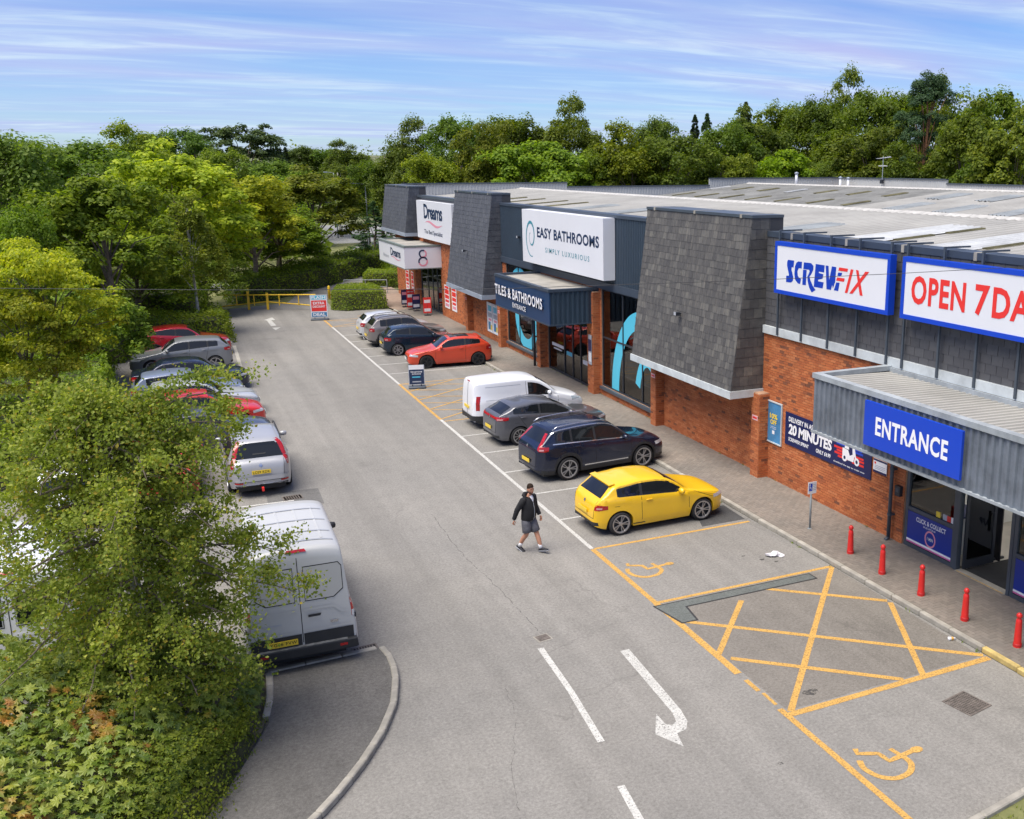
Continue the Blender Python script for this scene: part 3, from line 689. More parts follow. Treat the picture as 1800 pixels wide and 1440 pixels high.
def slate_objs(geo, parent, m, single=0):
    o = org(parent)
    for g_ in geo[:single]:
        c = sum(g_, Vector()) / 8; me = bpy.data.meshes.new('slate'); me.from_pydata([tuple(p - c) for p in g_], [], [tuple(f) for f in SF]); fix_normals(me)
        s = link('slate', me, parent, m); s.location = c - o; N_SLATE[0] += 1
    rest = geo[single:]
    if rest:
        V = np.array([[tuple(p - o) for p in g_] for g_ in rest]); F = (SF[None] + (np.arange(len(rest)) * 8)[:, None, None]).reshape(-1, 4)
        me = fast_mesh('slates', V.reshape(-1, 3), F); fix_normals(me); tag(link('slates', me, parent, m), kind='stuff')
def mansard(y0, y1, xb, xt, zb, zt, m, trim, seed, sw, sh, single, xback=16.85, splay=0.0):
    """leaning slated box: bottom front edge at xb, top front edge at xt"""
    core = MB(); y0t, y1t = y0, y1
    v = [(xb, y0, zb), (xback, y0, zb), (xback, y1, zb), (xb, y1, zb), (xt, y0, zt), (xback, y0, zt), (xback, y1, zt), (xt, y1, zt)]
    core.add(v, [(0, 3, 2, 1), (4, 5, 6, 7), (0, 1, 5, 4), (1, 2, 6, 5), (2, 3, 7, 6), (3, 0, 4, 7)])
    o = bpart('mansard', core, MAT['inside_dark'])
    d = Vector((xb - xt, 0, zb - zt)); h = d.length; ud = d / h; un = Vector((-(zt - zb), 0, -(xb - xt) * -1)); un = Vector((ud.z, 0, -ud.x)); 
    if un.x > 0: un = -un
    front = slate_geo(0, (xt, y1, zt), ud, (0, -1, 0), un, y1 - y0, h, sw, sh, seed)
    # near end face: rectangle clipped by the leaning front edge
    H = zt - zb
    side = slate_geo(0, (xb, y0, zt), (0, 0, -1), (1, 0, 0), (0, -1, 0), xback - xb - (0 if xback < 16.5 else .45), H, 0.30, 0.29, seed + 1, shape=lambda dd: ((xt - xb) * (1 - dd / H), 9))
    far = slate_geo(0, (xback, y1, zt), (0, 0, -1), (-1, 0, 0), (0, 1, 0), xback - xb, H, 0.4, 0.29, seed + 2, shape=lambda dd: (0, xback - xb - (xt - xb) * (1 - dd / H)))
    if single: random.Random(1).shuffle(side)
    slate_objs(side + front + far, o, m, single)
    t = MB(); t.box(xb - .05, xback - .56, y0 - .05, y1 + .05, zb - .20, zb + .03); bpart('mansard_fascia', t, trim, o)
    c = MB(); c.box(xt - .035, xback, y0 - .03, y1 + .03, zt + .005, zt + .09); bpart('mansard_coping', c, MAT['frame_grey'], o)
    for yy in np.linspace(y0 + .6, y1 - .6, 3):
        q = MB(); q.box(xt - .041, xback + .01, yy - .06, yy + .06, zt - .01, zt + .1); bpart('coping_clip', q, MAT['concrete'], o)
    return o
mansard(25.0, 31.88, 15.15, 15.78, 2.80, 7.93, MAT['slate_old'], MAT['pale_trim'], 11, 0.25, 0.225, 100)
mansard(49.97, 56.8, 15.16, 15.86, 2.82, 7.95, MAT['slate_new'], MAT['grey_trim'], 21, 0.30, 0.235, 0)
mansard(67.5, 75.0, 15.33, 15.74, 4.98, 7.98, MAT['slate_new'], MAT['grey_trim'], 31, 0.30, 0.235, 0)
# small floodlights on the two near mansards
def floodlight(x, y, z, lab):
    t = empty('floodlight', (x, y, z)); m = MB(); m.box(-.02, .10, -.015, .015, -.02, .02); m.build('bracket', MAT['frame_dark'], t, local=True)
    m = MB(); m.box(-.16, -.02, -.10, .08, -.05, .06); bevel = m.build('lamp_housing', MAT['frame_dark'], t, local=True); m = MB(); m.box(-.168, -.161, -.08, .06, -.035, .068); m.build('lens', MAT['grey_print'], t, local=True)
    tag(t, lab, 'floodlight')
floodlight(15.30, 28.6, 4.7, 'small black floodlight on the weathered near mansard'); floodlight(15.30, 53.3, 4.9, 'small black floodlight on the smooth dark middle mansard')

# ---- south shop: slated upper wall with signs on steel uprights
up = MB(); up.box(FX + .005, FX + .24, 11.0, 24.98, 4.80, 7.40); upo = bpart('upper_wall', up, MAT['inside_dark'])
g1 = slate_geo(0, (FX, 24.98, 7.40), (0, 0, -1), (0, -1, 0), (-1, 0, 0), 13.9, 2.62, 0.33, 0.22, 5, th=.011, gap=.006)
g1.sort(key=lambda q: (sum(p.z for p in q) / 8 > 5.9, -abs(0)))      # the rows below the signs first
slate_objs(g1, upo, MAT['slate_wall'], 200)
t = MB(); t.box(FX - .10, FX + .02, 11.0, 24.96, 4.56, 4.79); bpart('band', t, MAT['pale_trim'], upo)
t = MB(); t.box(FX - .03, FX + .55, 11.0, 24.96, 7.402, 7.56); bpart('coping', t, MAT['navy_trim'], upo)
for i, yy in enumerate((23.7, 21.2, 19.0, 16.6, 14.4, 12.2)):
    q = MB(); q.box(FX - .036, FX + .56, yy - .05, yy + .05, 7.39, 7.572); bpart('coping_joint', q, MAT['concrete'], upo)
for yy in (24.14, 22.95, 21.72, 20.5, 19.27, 18.68, 17.45, 16.26, 15.05, 13.9, 12.7):
    q = MB(); q.box(FX - .15, FX - .102, yy - .028, yy + .028, 4.6, 7.60); q.box(FX - .15, FX + .62, yy - .026, yy + .026, 7.60, 7.64); bpart('sign_upright', q, MAT['frame_grey'], upo)

# ---- middle shop fascia: navy trapezoidal cladding
def cladding(x, y0, y1, z0, z1, pitch, depth, face=-1, axis='Y'):
    """vertical ribs running up a wall"""
    prof = []; n = int(round((y1 - y0) / pitch)); p = (y1 - y0) / n
    for i in range(n): prof += [(y0 + p * i, 0), (y0 + p * (i + .42), 0), (y0 + p * (i + .54), depth), (y0 + p * (i + .88), depth)]
    prof.append((y1, 0)); V = []; 
    for (yy, d) in prof:
        for z in (z0, z1): V.append((x + face * d, yy, z) if axis == 'Y' else (yy, x + face * d, z))
    m = MB(); m.add(V, [(2 * i, 2 * i + 1, 2 * i + 3, 2 * i + 2) for i in range(len(prof) - 1)]); return m
m = MB(); m.box(FX + .01, FX + .25, 31.88, 49.97, 4.6, 7.45); fas = bpart('fascia', m, MAT['inside_dark'])
bpart('cladding', cladding(FX - .02, 31.9, 49.95, 4.86, 7.44, 0.15, 0.03), MAT['navy_clad'], fas)
m = MB(); m.box(FX - .10, FX + .005, 31.9, 49.95, 4.56, 4.85); bpart('fascia_band', m, MAT['navy_trim'], fas)
m = MB(); m.box(FX - .08, FX + .5, 31.9, 49.95, 7.44, 7.56); bpart('fascia_coping', m, MAT['navy_trim'], fas)
for yy, z in ((46.9, 6.1), (33.0, 6.2)):
    pass
floodlight(FX - .05, 46.95, 6.0, 'small black floodlight on navy cladding left of the bathrooms sign')
# far shop fascia
m = MB(); m.box(FX + .0, FX + .25, 56.85, 67.45, 4.76, 7.35); fas2 = bpart('fascia', m, MAT['slate_new'])
m = MB(); m.box(FX - .06, FX + .4, 56.85, 67.45, 7.35, 7.5); bpart('fascia_coping', m, MAT['frame_grey'], fas2)

# ---- canopies
def canopy(y0, y1, xf, z0, z1, front, side, roofm, corr_front=None, corr_side=None, trim=None, name='canopy', roof_corr=False, deep=0.22):
    c = MB(); c.box(xf + .05, FX - .003, y0 + .04, y1 - .04, z0 + .03, z1 - deep); o = bpart(name, c, MAT['inside_dark'])
    t = MB()                                         # upstand rim round the roof
    t.box(xf - .03, xf + .16, y0 - .03, y1 + .03, z1 - .12, z1); t.box(xf + .16, FX - .003, y0 - .03, y0 + .14, z1 - .12, z1 - .003); t.box(xf + .16, FX - .003, y1 - .14, y1 + .03, z1 - .12, z1 - .003)
    bpart('canopy_rim', t, trim, o)
    b = MB(); b.box(xf - .02, FX - .003, y0 - .02, y1 + .02, z0 - .03, z0 + .03); bpart('canopy_soffit', b, trim, o)
    zf, zs = z0 + .031, z1 - .121
    if corr_front: bpart('front_cladding', cladding(xf + .045, y0, y1, zf, zs, corr_front, .04), front, o)
    else: m = MB(); m.box(xf, xf + .049, y0 - .0, y1, zf, zs); bpart('front_panel', m, front, o)
    for yy, fc in ((y0 + .038, -1), (y1 - .038, 1)):
        if corr_side: bpart('side_cladding', cladding(yy, xf + .05, FX - .004, zf, zs, corr_side, .04, fc, 'X'), side, o)
        else: m = MB(); m.box(xf + .05, FX - .004, min(yy, yy + fc * .04), max(yy, yy + fc * .04), zf, zs); bpart('side_panel', m, side, o)
    if roof_corr:                                    # corrugated sheet falling to the wall
        xs0, xs1 = xf + .17, FX - .03; n = int((y1 - y0 - .3) / .19); p = (y1 - y0 - .3) / n; V = []; prof = []
        for i in range(n): prof += [(y0 + .15 + p * i, 0), (y0 + .15 + p * (i + .3), 0.0), (y0 + .15 + p * (i + .45), .055), (y0 + .15 + p * (i + .85), .055)]
        prof.append((y1 - .15, 0))
        for yy, d in prof: V += [(xs0, yy, z1 - .14 + d), (xs1, yy, z1 - .20 + d)]
        m = MB(); m.add(V, [(2 * i, 2 * i + 1, 2 * i + 3, 2 * i + 2) for i in range(len(prof) - 1)]); bpart('canopy_roof', m, roofm, o)
    else: m = MB(); m.box(xf + .16, FX - .004, y0 + .14, y1 - .14, z1 - deep + .001, z1 - .10); bpart('canopy_roof', m, roofm, o)
    return o
canopy(11.4, 19.2, 13.96, 3.16, 4.60, MAT['canopy_clad'], MAT['canopy_clad'], MAT['roof_sheet'], 0.19, 0.19, MAT['canopy_trim'], roof_corr=True)
canopy(37.46, 44.45, 14.12, 3.12, 4.58, MAT['tiles_blue'], MAT['navy_clad'], MAT['flat_roof'], None, 0.22, MAT['navy_trim'])
cn3 = canopy(62.15, 69.65, 13.98, 3.14, 4.58, MAT['white_sign'], MAT['white_sign'], MAT['flat_roof'], None, None, mat('lead_trim', (0.16, 0.19, 0.18), .7, var=.2))
m = MB(); m.box(FX - .16, FX - .11, 11.4, 19.2, 4.42, 4.555); bpart('canopy_flashing', m, MAT['canopy_trim'])

# ---- roof: two low pitches with their ridges along the building, parapets behind
def roof_plane(xa, za, xb, zb, y0, y1, pitch, depth, m, name, parent):
    prof = []; n = int(round((y1 - y0) / pitch)); p = (y1 - y0) / n; dn = Vector((-(zb - za), 0, xb - xa)).normalized()
    if dn.z < 0: dn = -dn
    for i in range(n): prof += [(y0 + p * i, 0), (y0 + p * (i + .55), 0), (y0 + p * (i + .66), depth), (y0 + p * (i + .89), depth)]
    prof.append((y1, 0)); V = []
    for yy, d in prof: V += [(xa + dn.x * d, yy, za + dn.z * d), (xb + dn.x * d, yy, zb + dn.z * d)]
    q = MB(); q.add(V, [(2 * i, 2 * i + 1, 2 * i + 3, 2 * i + 2) for i in range(len(prof) - 1)]); return bpart(name, q, m, parent)
X1, Z1, XV, ZV, X2, Z2 = 26.0, 7.64, 36.0, 6.75, 46.4, 7.86
rf = MB(); rf.box(FX + .3, 56.1, 6.3, 74.7, 6.2, 6.4); roof = bpart('roof', rf, MAT['inside_dark'])
XA, ZA = 16.85, 7.33
ZA = 7.0
roof_plane(XA, ZA, X1, Z1, 6.3, 74.7, 0.42, 0.06, MAT['roof_sheet'], 'roof_slope', roof)
roof_plane(X1, Z1, XV, ZV, 6.3, 74.7, 0.42, 0.06, MAT['roof_sheet'], 'roof_slope', roof)
roof_plane(XV, ZV, X2, Z2, 49.0, 74.7, 0.42, 0.06, MAT['roof_old'], 'roof_slope', roof)
roof_plane(XV, ZV, X2, Z2, 6.3, 49.0, 0.42, 0.06, MAT['roof_sheet'], 'roof_slope', roof)
roof_plane(X2, Z2, 56.1, 6.9, 6.3, 74.7, 0.42, 0.06, MAT['roof_sheet'], 'roof_slope', roof)
def ridge(x, z, y0, y1):
    yy = y0
    while yy < y1:
        m = MB(); m.add([(x - .28, yy, z - .0), (x, yy, z + .095), (x + .28, yy, z + .0), (x - .28, yy + 1.18, z - .0), (x, yy + 1.18, z + .095), (x + .28, yy + 1.18, z + .0)], [(0, 3, 4, 1), (1, 4, 5, 2), (0, 1, 2), (3, 5, 4)])
        bpart('ridge_tile', m, MAT['ridge_cap'], roof); yy += 1.2
ridge(X1, Z1 + .02, 6.4, 74.0); ridge(X2, Z2 + .02, 30, 74.0)
def rooflight(xa, za, xb, zb, f0, f1, y0, wd, m, lift=0.05):
    A = Vector((xa, 0, za)); B = Vector((xb, 0, zb)); a, b = A.lerp(B, f0), A.lerp(B, f1); V = []; n = 5
    for i in range(n + 1):
        for k, dz in ((0, 0.0), (.55, 0), (.66, .04), (.89, .04)):
            yy = y0 + wd * (i + k) / n
            if yy > y0 + wd + 1e-6: break
            V += [(a.x, yy, a.z + lift + dz), (b.x, yy, b.z + lift + dz)]
    q = MB(); q.add(V, [(2 * i, 2 * i + 1, 2 * i + 3, 2 * i + 2) for i in range(len(V) // 2 - 1)]); bpart('rooflight', q, m, roof)
rg = random.Random(9)
for i, y0 in enumerate((12.0, 16.2, 20.0, 23.6)):
    rooflight(XA, ZA, X1, Z1, .10, .72, y0, 1.5, MAT['rooflight_white'], .075); [rooflight(XA, ZA, X1, Z1, .10 + k_ * .22, .26 + k_ * .22, y0 - .24, .2, MAT['rooflight_moss'], .068) for k_ in range(3)]
for y0 in (28.5, 33.2, 37.9, 42.6, 47.3): rooflight(XA, ZA, X1, Z1, .15, .55, y0, 1.2, MAT['rooflight'], .068)
for y0 in (51.5, 54.5, 58.2, 61.5, 65.6, 69.0): rooflight(XA, ZA, X1, Z1, .2, .55, y0, .35, MAT['rooflight_moss'], .068)
for y0 in np.arange(16, 48, 4.1): rooflight(XV, ZV, X2, Z2, .16, .44, y0, 1.3, MAT['rooflight'], .068); rooflight(XV, ZV, X2, Z2, .58, .84, y0 + 1.4, 1.3, MAT['rooflight'], .068)
for y0 in np.arange(50, 73, 3.7): rooflight(XV, ZV, X2, Z2, .2, .40, y0, .4, MAT['rooflight_moss'], .068); rooflight(XV, ZV, X2, Z2, .6, .78, y0 + 1.2, .5, MAT['rooflight_moss' if rg.random() < .6 else 'rooflight_white'], .068)
# parapets clad in pale sheet, stepped
def parapet(pts, z0, z1, axis):
    (a, b, c) = pts                                # a..b along the axis at c
    m = cladding(c, a, b, z0, z1, 0.25, 0.03, -1, axis); o = bpart('parapet', m, MAT['parapet_clad'])
    q = MB()
    if axis == 'X': q.box(a, b, c - .1, c + .16, z1, z1 + .10)
    else: q.box(c - .1, c + .16, a, b, z1, z1 + .10)
    bpart('parapet_coping', q, MAT['frame_grey'], o)
    q = MB()
    if axis == 'X': q.box(a, b, c + .005, c + .13, z0, z1)
    else: q.box(c + .005, c + .13, a, b, z0, z1)
    bpart('parapet_back', q, MAT['parapet_clad'], o)
parapet((16.9, 29.9, 74.75), 6.4, 8.03, 'X'); parapet((29.9, 42.8, 74.75), 6.4, 7.70, 'X'); parapet((42.8, 56.25, 74.75), 6.4, 8.27, 'X')
parapet((61.0, 74.7, 56.25), 6.4, 8.27, 'Y'); parapet((20.0, 61.0, 56.25), 6.4, 7.95, 'Y')
m = MB(); m.box(16.86, 16.95, 56.9, 67.5, 6.9, 7.5); bpart('parapet_back', m, MAT['parapet_clad'])
# flue pipes and the aerial by the parapet
def flue(x, y, z0, z1, lab):
    t = empty('flue_pipe', (x, y, z0)); m = MB(); m.tube([(0, 0, 0), (0, 0, z1 - z0)], .11, 10); m.build('pipe', MAT['white_sign'], t, smooth=True, local=True)
    m = MB(); m.lathe([(0, .16), (.17, .08), (.17, .0), (.1, -.02)], (0, 0, z1 - z0)); m.build('cowl', MAT['grey_trim'], t, smooth=True, local=True); tag(t, lab, 'flue')
flue(46.6, 67.5, 7.8, 8.75, 'white flue pipe with a cowl standing clear of the far parapet')
flue(55.2, 73.2, 6.95, 8.3, 'white flue pipe left of a pair in the parapet corner'); flue(55.6, 72.6, 6.95, 8.25, 'white flue pipe right of a pair in the parapet corner')
t = empty('aerial', (56.0, 68.5, 7.6)); m = MB(); m.tube([(0, 0, 0), (0, 0, 2.55)], .03, 6); m.build('mast', MAT['grey_trim'], t, local=True)
m = MB(); m.tube([(-.1, .7, 2.35), (.05, -.9, 2.5)], .02, 5)
for i in range(9): yy = .65 - i * .18; m.tube([(-.25, yy, 2.36 + i * .012), (.25, yy, 2.36 + i * .012)], .014, 4)
m.build('yagi_boom', MAT['white_sign'], t, local=True); m = MB(); m.tube([(0, .55, 1.75), (0, -.55, 1.75)], .03, 5); m.build('cross_arm', MAT['white_sign'], t, local=True)
m = MB(); m.box(-.16, .1, -.12, .12, .3, .62); m.build('wall_bracket', MAT['frame_dark'], t, local=True)
tag(t, 'television aerial on a thin mast at the rear parapet', 'aerial')
# ================================================================== shop windows, doors and the rooms behind
def room(y0, y1, z1, depth, m_wall, name='shop_interior'):
    q = MB(); x0, x1 = FX + .25, FX + depth; z0 = 0.105
    q.quad((x0, y0, z0), (x1, y0, z0), (x1, y1, z0), (x0, y1, z0)); q.cur = 1
    q.quad((x1, y0, z0), (x1, y1, z0), (x1, y1, z1), (x1, y0, z1)); q.quad((x0, y0, z0), (x1, y0, z0), (x1, y0, z1), (x0, y0, z1)); q.quad((x0, y1, z0), (x1, y1, z0), (x1, y1, z1), (x0, y1, z1)); q.quad((x0, y0, z1), (x1, y0, z1), (x1, y1, z1), (x0, y1, z1))
    o = bpart(name, q, [MAT['inside_floor'], m_wall]); return o
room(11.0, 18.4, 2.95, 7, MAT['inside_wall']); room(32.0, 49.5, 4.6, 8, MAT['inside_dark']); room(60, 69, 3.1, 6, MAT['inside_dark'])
# strip lamps added out of sight on the shop ceilings to brighten the rooms
mat('added_tube_light', (1, 1, 1), .5); _e = _bsdf(MAT['added_tube_light']); _e.inputs['Emission Color'].default_value = (1, .97, .92, 1); _e.inputs['Emission Strength'].default_value = 3.0
for y0, y1, zz_, xs_ in ((12.0, 17.8, 2.94, (1.2, 3.0, 5.0)), (33.0, 48.5, 4.58, (2.0, 5.0)), (61.5, 68.0, 3.08, (2.0, 4.0))):
    for xo in xs_: q = MB(); q.box(FX + xo, FX + xo + .22, y0, y1, zz_ - .05, zz_ - .004); bpart('added_ceiling_light', q, MAT['added_tube_light'])
def glazing(y0, y1, z0, z1, vbars, hbars=(), frame=.06, x=FX + .06, name='window', fm='frame_dark', sill=True, dep=.07):
    """one window: frame, bars and a pane between each pair of bars"""
    f = MB(); f.box(x - dep / 2, x + dep / 2, y0, y1, z0, z0 + frame); f.box(x - dep / 2, x + dep / 2, y0, y1, z1 - frame, z1); f.box(x - dep / 2, x + dep / 2, y0, y0 + frame, z0 + frame, z1 - frame); f.box(x - dep / 2, x + dep / 2, y1 - frame, y1, z0 + frame, z1 - frame)
    o = bpart(name, f, MAT[fm])
    for v in vbars: b = MB(); b.box(x - dep / 2 - .004, x + dep / 2 + .004, v - frame / 2, v + frame / 2, z0 + frame, z1 - frame); bpart('mullion', b, MAT[fm], o)
    for v in hbars: b = MB(); b.box(x - dep / 2 + .004, x + dep / 2 - .004, y0 + frame, y1 - frame, v - frame / 2, v + frame / 2); bpart('transom', b, MAT[fm], o)
    ys = [y0, *sorted(vbars), y1]; zs = [z0, *sorted(hbars), z1]
    for a, b in zip(ys, ys[1:]):
        for c, d in zip(zs, zs[1:]): q = MB(); q.box(x - .005, x + .005, a + frame / 2, b - frame / 2, c + frame / 2, d - frame / 2); bpart('pane', q, MAT['shop_glass'], o)
    if sill: s = MB(); s.box(FX - .12, FX + .02, y0, y1, z0 - .12, z0 - .005); bpart('sill', s, MAT['frame_grey'], o)
    return o
w1 = glazing(32.1, 37.2, 0.5, 4.55, (33.45, 35.2), (2.55,)); w2 = glazing(44.25, 49.4, 0.5, 4.55, (45.8, 47.6), (2.55,))
d1 = glazing(38.2, 43.5, 0.11, 2.95, (39.6, 40.5, 41.5), (), .09, name='entrance_screen', sill=False)
d2 = glazing(62.4, 67.8, 0.11, 3.05, (63.6, 64.8, 66.0), (2.3,), .09, name='entrance_screen', sill=False, fm='frame_grey')
# south shop entrance: two fixed lights with blue lower panels and an open door between
s1 = glazing(16.6, 18.36, 0.12, 2.9, (), (1.12,), .10, name='entrance_screen', sill=False, fm='frame_grey', dep=.1)
s2 = glazing(11.2, 14.85, 0.12, 2.9, (13.0,), (1.12,), .10, name='entrance_screen', sill=False, fm='frame_grey', dep=.1)
for y0, y1 in ((16.7, 18.26), (13.05, 14.75), (11.3, 12.95)):
    b = MB(); b.box(FX + .015, FX + .05, y0, y1, .25, 1.06); bpart('lower_panel', b, mat('click_blue', (0.006, 0.03, 0.27), .35), s1 if y0 > 15 else s2)
    b = MB(); b.box(FX + .009, FX + .0145, y0, y1, .29, .34); bpart('stripe', b, MAT['white_print'], s1 if y0 > 15 else s2)
    b = MB(); b.box(FX + .009, FX + .0145, y0, y1, .25, .289); bpart('stripe', b, mat('magenta_print', (.55, .12, .32), .5), s1 if y0 > 15 else s2)
for yy in (16.55, 14.9): b = MB(); b.box(FX + .0, FX + .14, yy - .045, yy + .045, .11, 2.92); bpart('door_post', b, MAT['frame_grey'])
b = MB()
for (x0, x1, z0, z1) in ((FX + .14, FX + .22, .15, 2.2), (FX + 1.02, FX + 1.10, .15, 2.2), (FX + .22, FX + 1.02, .15, .36), (FX + .22, FX + 1.02, 2.1, 2.2)): b.box(x0, x1, 16.40, 16.45, z0, z1)
dr = bpart('open_door', b, MAT['frame_dark']); b = MB(); b.box(FX + .22, FX + 1.02, 16.42, 16.43, .36, 2.1); bpart('pane', b, MAT['shop_glass'], dr)
b = MB(); b.box(FX + .93, FX + .97, 16.33, 16.38, .95, 1.45); bpart('handle', b, MAT['frame_dark'], dr)
b = MB(); b.box(FX + .2, FX + 1.9, 14.98, 16.45, .106, .118); bpart('door_mat', b, mat('mat_black', (.02, .02, .022), .95, var=.2, vscale=5))
b = MB(); b.box(FX - .04, FX + .2, 14.95, 16.5, .10, .126); bpart('threshold', b, MAT['concrete']); b = MB(); b.box(FX - .03, FX + .0, 15.0, 16.45, .126, .129); bpart('threshold_strip', b, YEL_P)
# things inside the south shop that show through the opening
def standee(y, x, wd, h, m, words, lab, z=0.107):
    t = empty('display_board', (x, y, z)); b = MB(); b.box(-.02, .02, -wd / 2, wd / 2, 0, h); b.build('board', m, t, local=True)
    for s, z0, hh, ww, mm in words: lettering('lettering', s, (x - .021, y + ww / 2, z + z0), WX, UZ, ww, hh, mm, t, .02, lift=.003)
    b = MB(); b.box(-.15, .25, -wd / 2 + .1, -wd / 2 + .16, 0, .05); b.build('foot', MAT['frame_dark'], t, local=True); tag(t, lab, 'display'); return t
standee(15.45, FX + 1.75, 1.25, 1.75, MAT['white_print'], [('QUICKER', 1.38, .16, 1.0, MAT['red_print']), ('COLLECTION.', 1.15, .14, 1.0, MAT['navy_print']), ('APP', .55, .18, .34, MAT['navy_print'])], 'white promotional board standing inside the open entrance')
standee(16.9, FX + 1.35, .9, 1.9, mat('black_print', (.015, .015, .02), .4), [('20 MINUTES', 1.5, .12, .7, MAT['white_print']), ('3.99', .6, .14, .4, MAT['white_print'])], 'black promotional board inside the entrance, left of the white one')
t = empty('shop_counter', (FX + .95, 17.75, .107)); b = MB(); b.box(-.5, .5, -.55, .55, 0, .95); b.build('body', MAT['white_print'], t, local=True); b = MB(); b.box(-.56, .56, -.6, .6, .951, .99); b.build('worktop', MAT['deep_blue'], t, local=True)
tag(t, 'white counter with a dark top behind the left entrance glazing', 'counter')
for k, (yy, mm) in enumerate(((17.25, 'yellow_print'), (17.02, 'grey_print'), (16.88, 'red_print'), (16.75, 'white_print'))):
    b = MB(); b.box(FX + .052, FX + .058, yy - .07, yy + .07, 1.18, 1.32); bpart('sticker', b, MAT[mm], s1)
lettering('lettering', 'CLICK & COLLECT', (FX + .015, 17.95, .86), WX, UZ, 1.04, .12, MAT['white_print'], s1, .03)
lettering('lettering', 'IN AS LITTLE AS', (FX + .015, 17.68, .78), WX, UZ, .42, .045, MAT['white_print'], s1, .02)
b = MB(); P = []
n = 24
for i in range(n): a0 = 2 * math.pi * i / n; P += [(.15 * math.cos(a0), .17 * math.sin(a0)), (.19 * math.cos(a0), .215 * math.sin(a0))]
b.add([(FX + .0135, 17.43 - u, .55 + v) for u, v in P], [(2 * i, 2 * i + 1, (2 * i + 3) % (2 * n), (2 * i + 2) % (2 * n)) for i in range(n)]); bpart('clock_badge', b, MAT['pink_print'], s1)
lettering('lettering', '1 MIN', (FX + .015, 17.53, .51), WX, UZ, .2, .08, MAT['white_print'], s1, .02)
# cyan vinyl curves on the middle shop's windows
def ring_band(cy, cz, ry, rz_, wd, a0, a1, x, parent, clip):
    pts = []; n = 36
    for i in range(n + 1):
        a = R(a0 + (a1 - a0) * i / n); pts.append(((cy + ry * math.cos(a), cz + rz_ * math.sin(a)), (cy + (ry - wd) * math.cos(a), cz + (rz_ - wd) * math.sin(a))))
    b = MB(); V = []; 
    for p, q in pts:
        for u in (p, q): V.append((x, min(max(u[0], clip[0]), clip[1]), min(max(u[1], clip[2]), clip[3])))
    b.add(V, [(2 * i, 2 * i + 1, 2 * i + 3, 2 * i + 2) for i in range(n)]); bpart('window_vinyl', b, MAT['cyan_vinyl'], parent)
xv = FX + .052
ring_band(33.6, .56, 2.72, 3.45, .68, 0, 180, xv, w1, (32.16, 37.1, .56, 4.4)); ring_band(33.05, .56, 1.1, 1.85, .42, 20, 180, xv - .002, w1, (32.16, 37.1, .56, 4.4))
ring_band(46.6, 2.2, 1.7, 1.75, .55, 180, 360, xv, w2, (44.3, 49.3, .56, 4.4)); ring_band(47.5, 3.0, 1.6, 1.45, .6, 0, 180, xv - .002, w2, (44.3, 49.3, 2.6, 4.45))
b = MB(); b.box(FX + .30, FX + .32, 35.3, 37.0, 2.7, 3.75); bpart('blind', b, MAT['grey_print'], w1); b = MB(); b.box(FX + .285, FX + .295, 35.9, 36.8, 3.35, 3.55); bpart('star_strip', b, MAT['cyan_vinyl'], w1)
t = empty('display_board', (FX + .7, 32.9, .107)); b = MB(); b.box(-.2, .2, -.35, .35, 0, .9); b.build('plinth', MAT['teal_print'], t, local=True); b = MB(); b.box(-.02, .02, -.4, .4, .9, 1.9); b.build('board', MAT['yellow_print'], t, local=True)
lettering('lettering', 'SALE', (FX + .67, 33.15, 1.3), WX, UZ, .5, .2, MAT['navy_print'], t, .03) if False else None
tag(t, 'yellow promotional board on a plinth inside the bathroom shop window', 'display')
rg2 = random.Random(5)
for k in range(3):
    yy = 45.2 + k * 1.5; b = MB(); h = rg2.uniform(.5, 1.1); t = empty('bathroom_display', (FX + 1.2, yy, .107)); b.box(-.2, .2, -.22, .22, 0, h); b.build('cabinet', MAT['white_print'], t, local=True); b = MB(); b.lathe([(.02, h), (.2, h + .1), (.22, h + .12), (.2, h + .121), (.0, h + .03)], (0, 0, 0)); b.build('basin', MAT['white_print'], t, local=True, smooth=True)
    tag(t, ('white basin unit in the left bathroom window, nearest the shop doors', 'white basin unit in the middle of the left bathroom window', 'white basin unit in the left bathroom window, farthest from the doors')[k], 'basin', 'basin units in the left window')
lettering('lettering', 'OPEN TO TRADE', (FX + .02, 43.1, 1.25), WX, UZ, 1.3, .10, MAT['white_print'], d1, .02) if False else None
b = MB(); b.box(FX + .052, FX + .056, 41.65, 43.1, 1.28, 1.42); bpart('vinyl_strip', b, MAT['white_print'], d1); b = MB(); b.box(FX + .052, FX + .056, 41.9, 42.9, 1.14, 1.2); bpart('vinyl_strip', b, MAT['white_print'], d1)
b = MB(); b.box(FX + .052, FX + .056, 38.35, 39.4, 1.02, 1.2); bpart('vinyl_strip', b, MAT['white_print'], d1); b = MB(); b.box(FX + .052, FX + .056, 40.6, 41.3, 1.1, 1.28); bpart('vinyl_strip', b, MAT['cyan_vinyl'], d1)

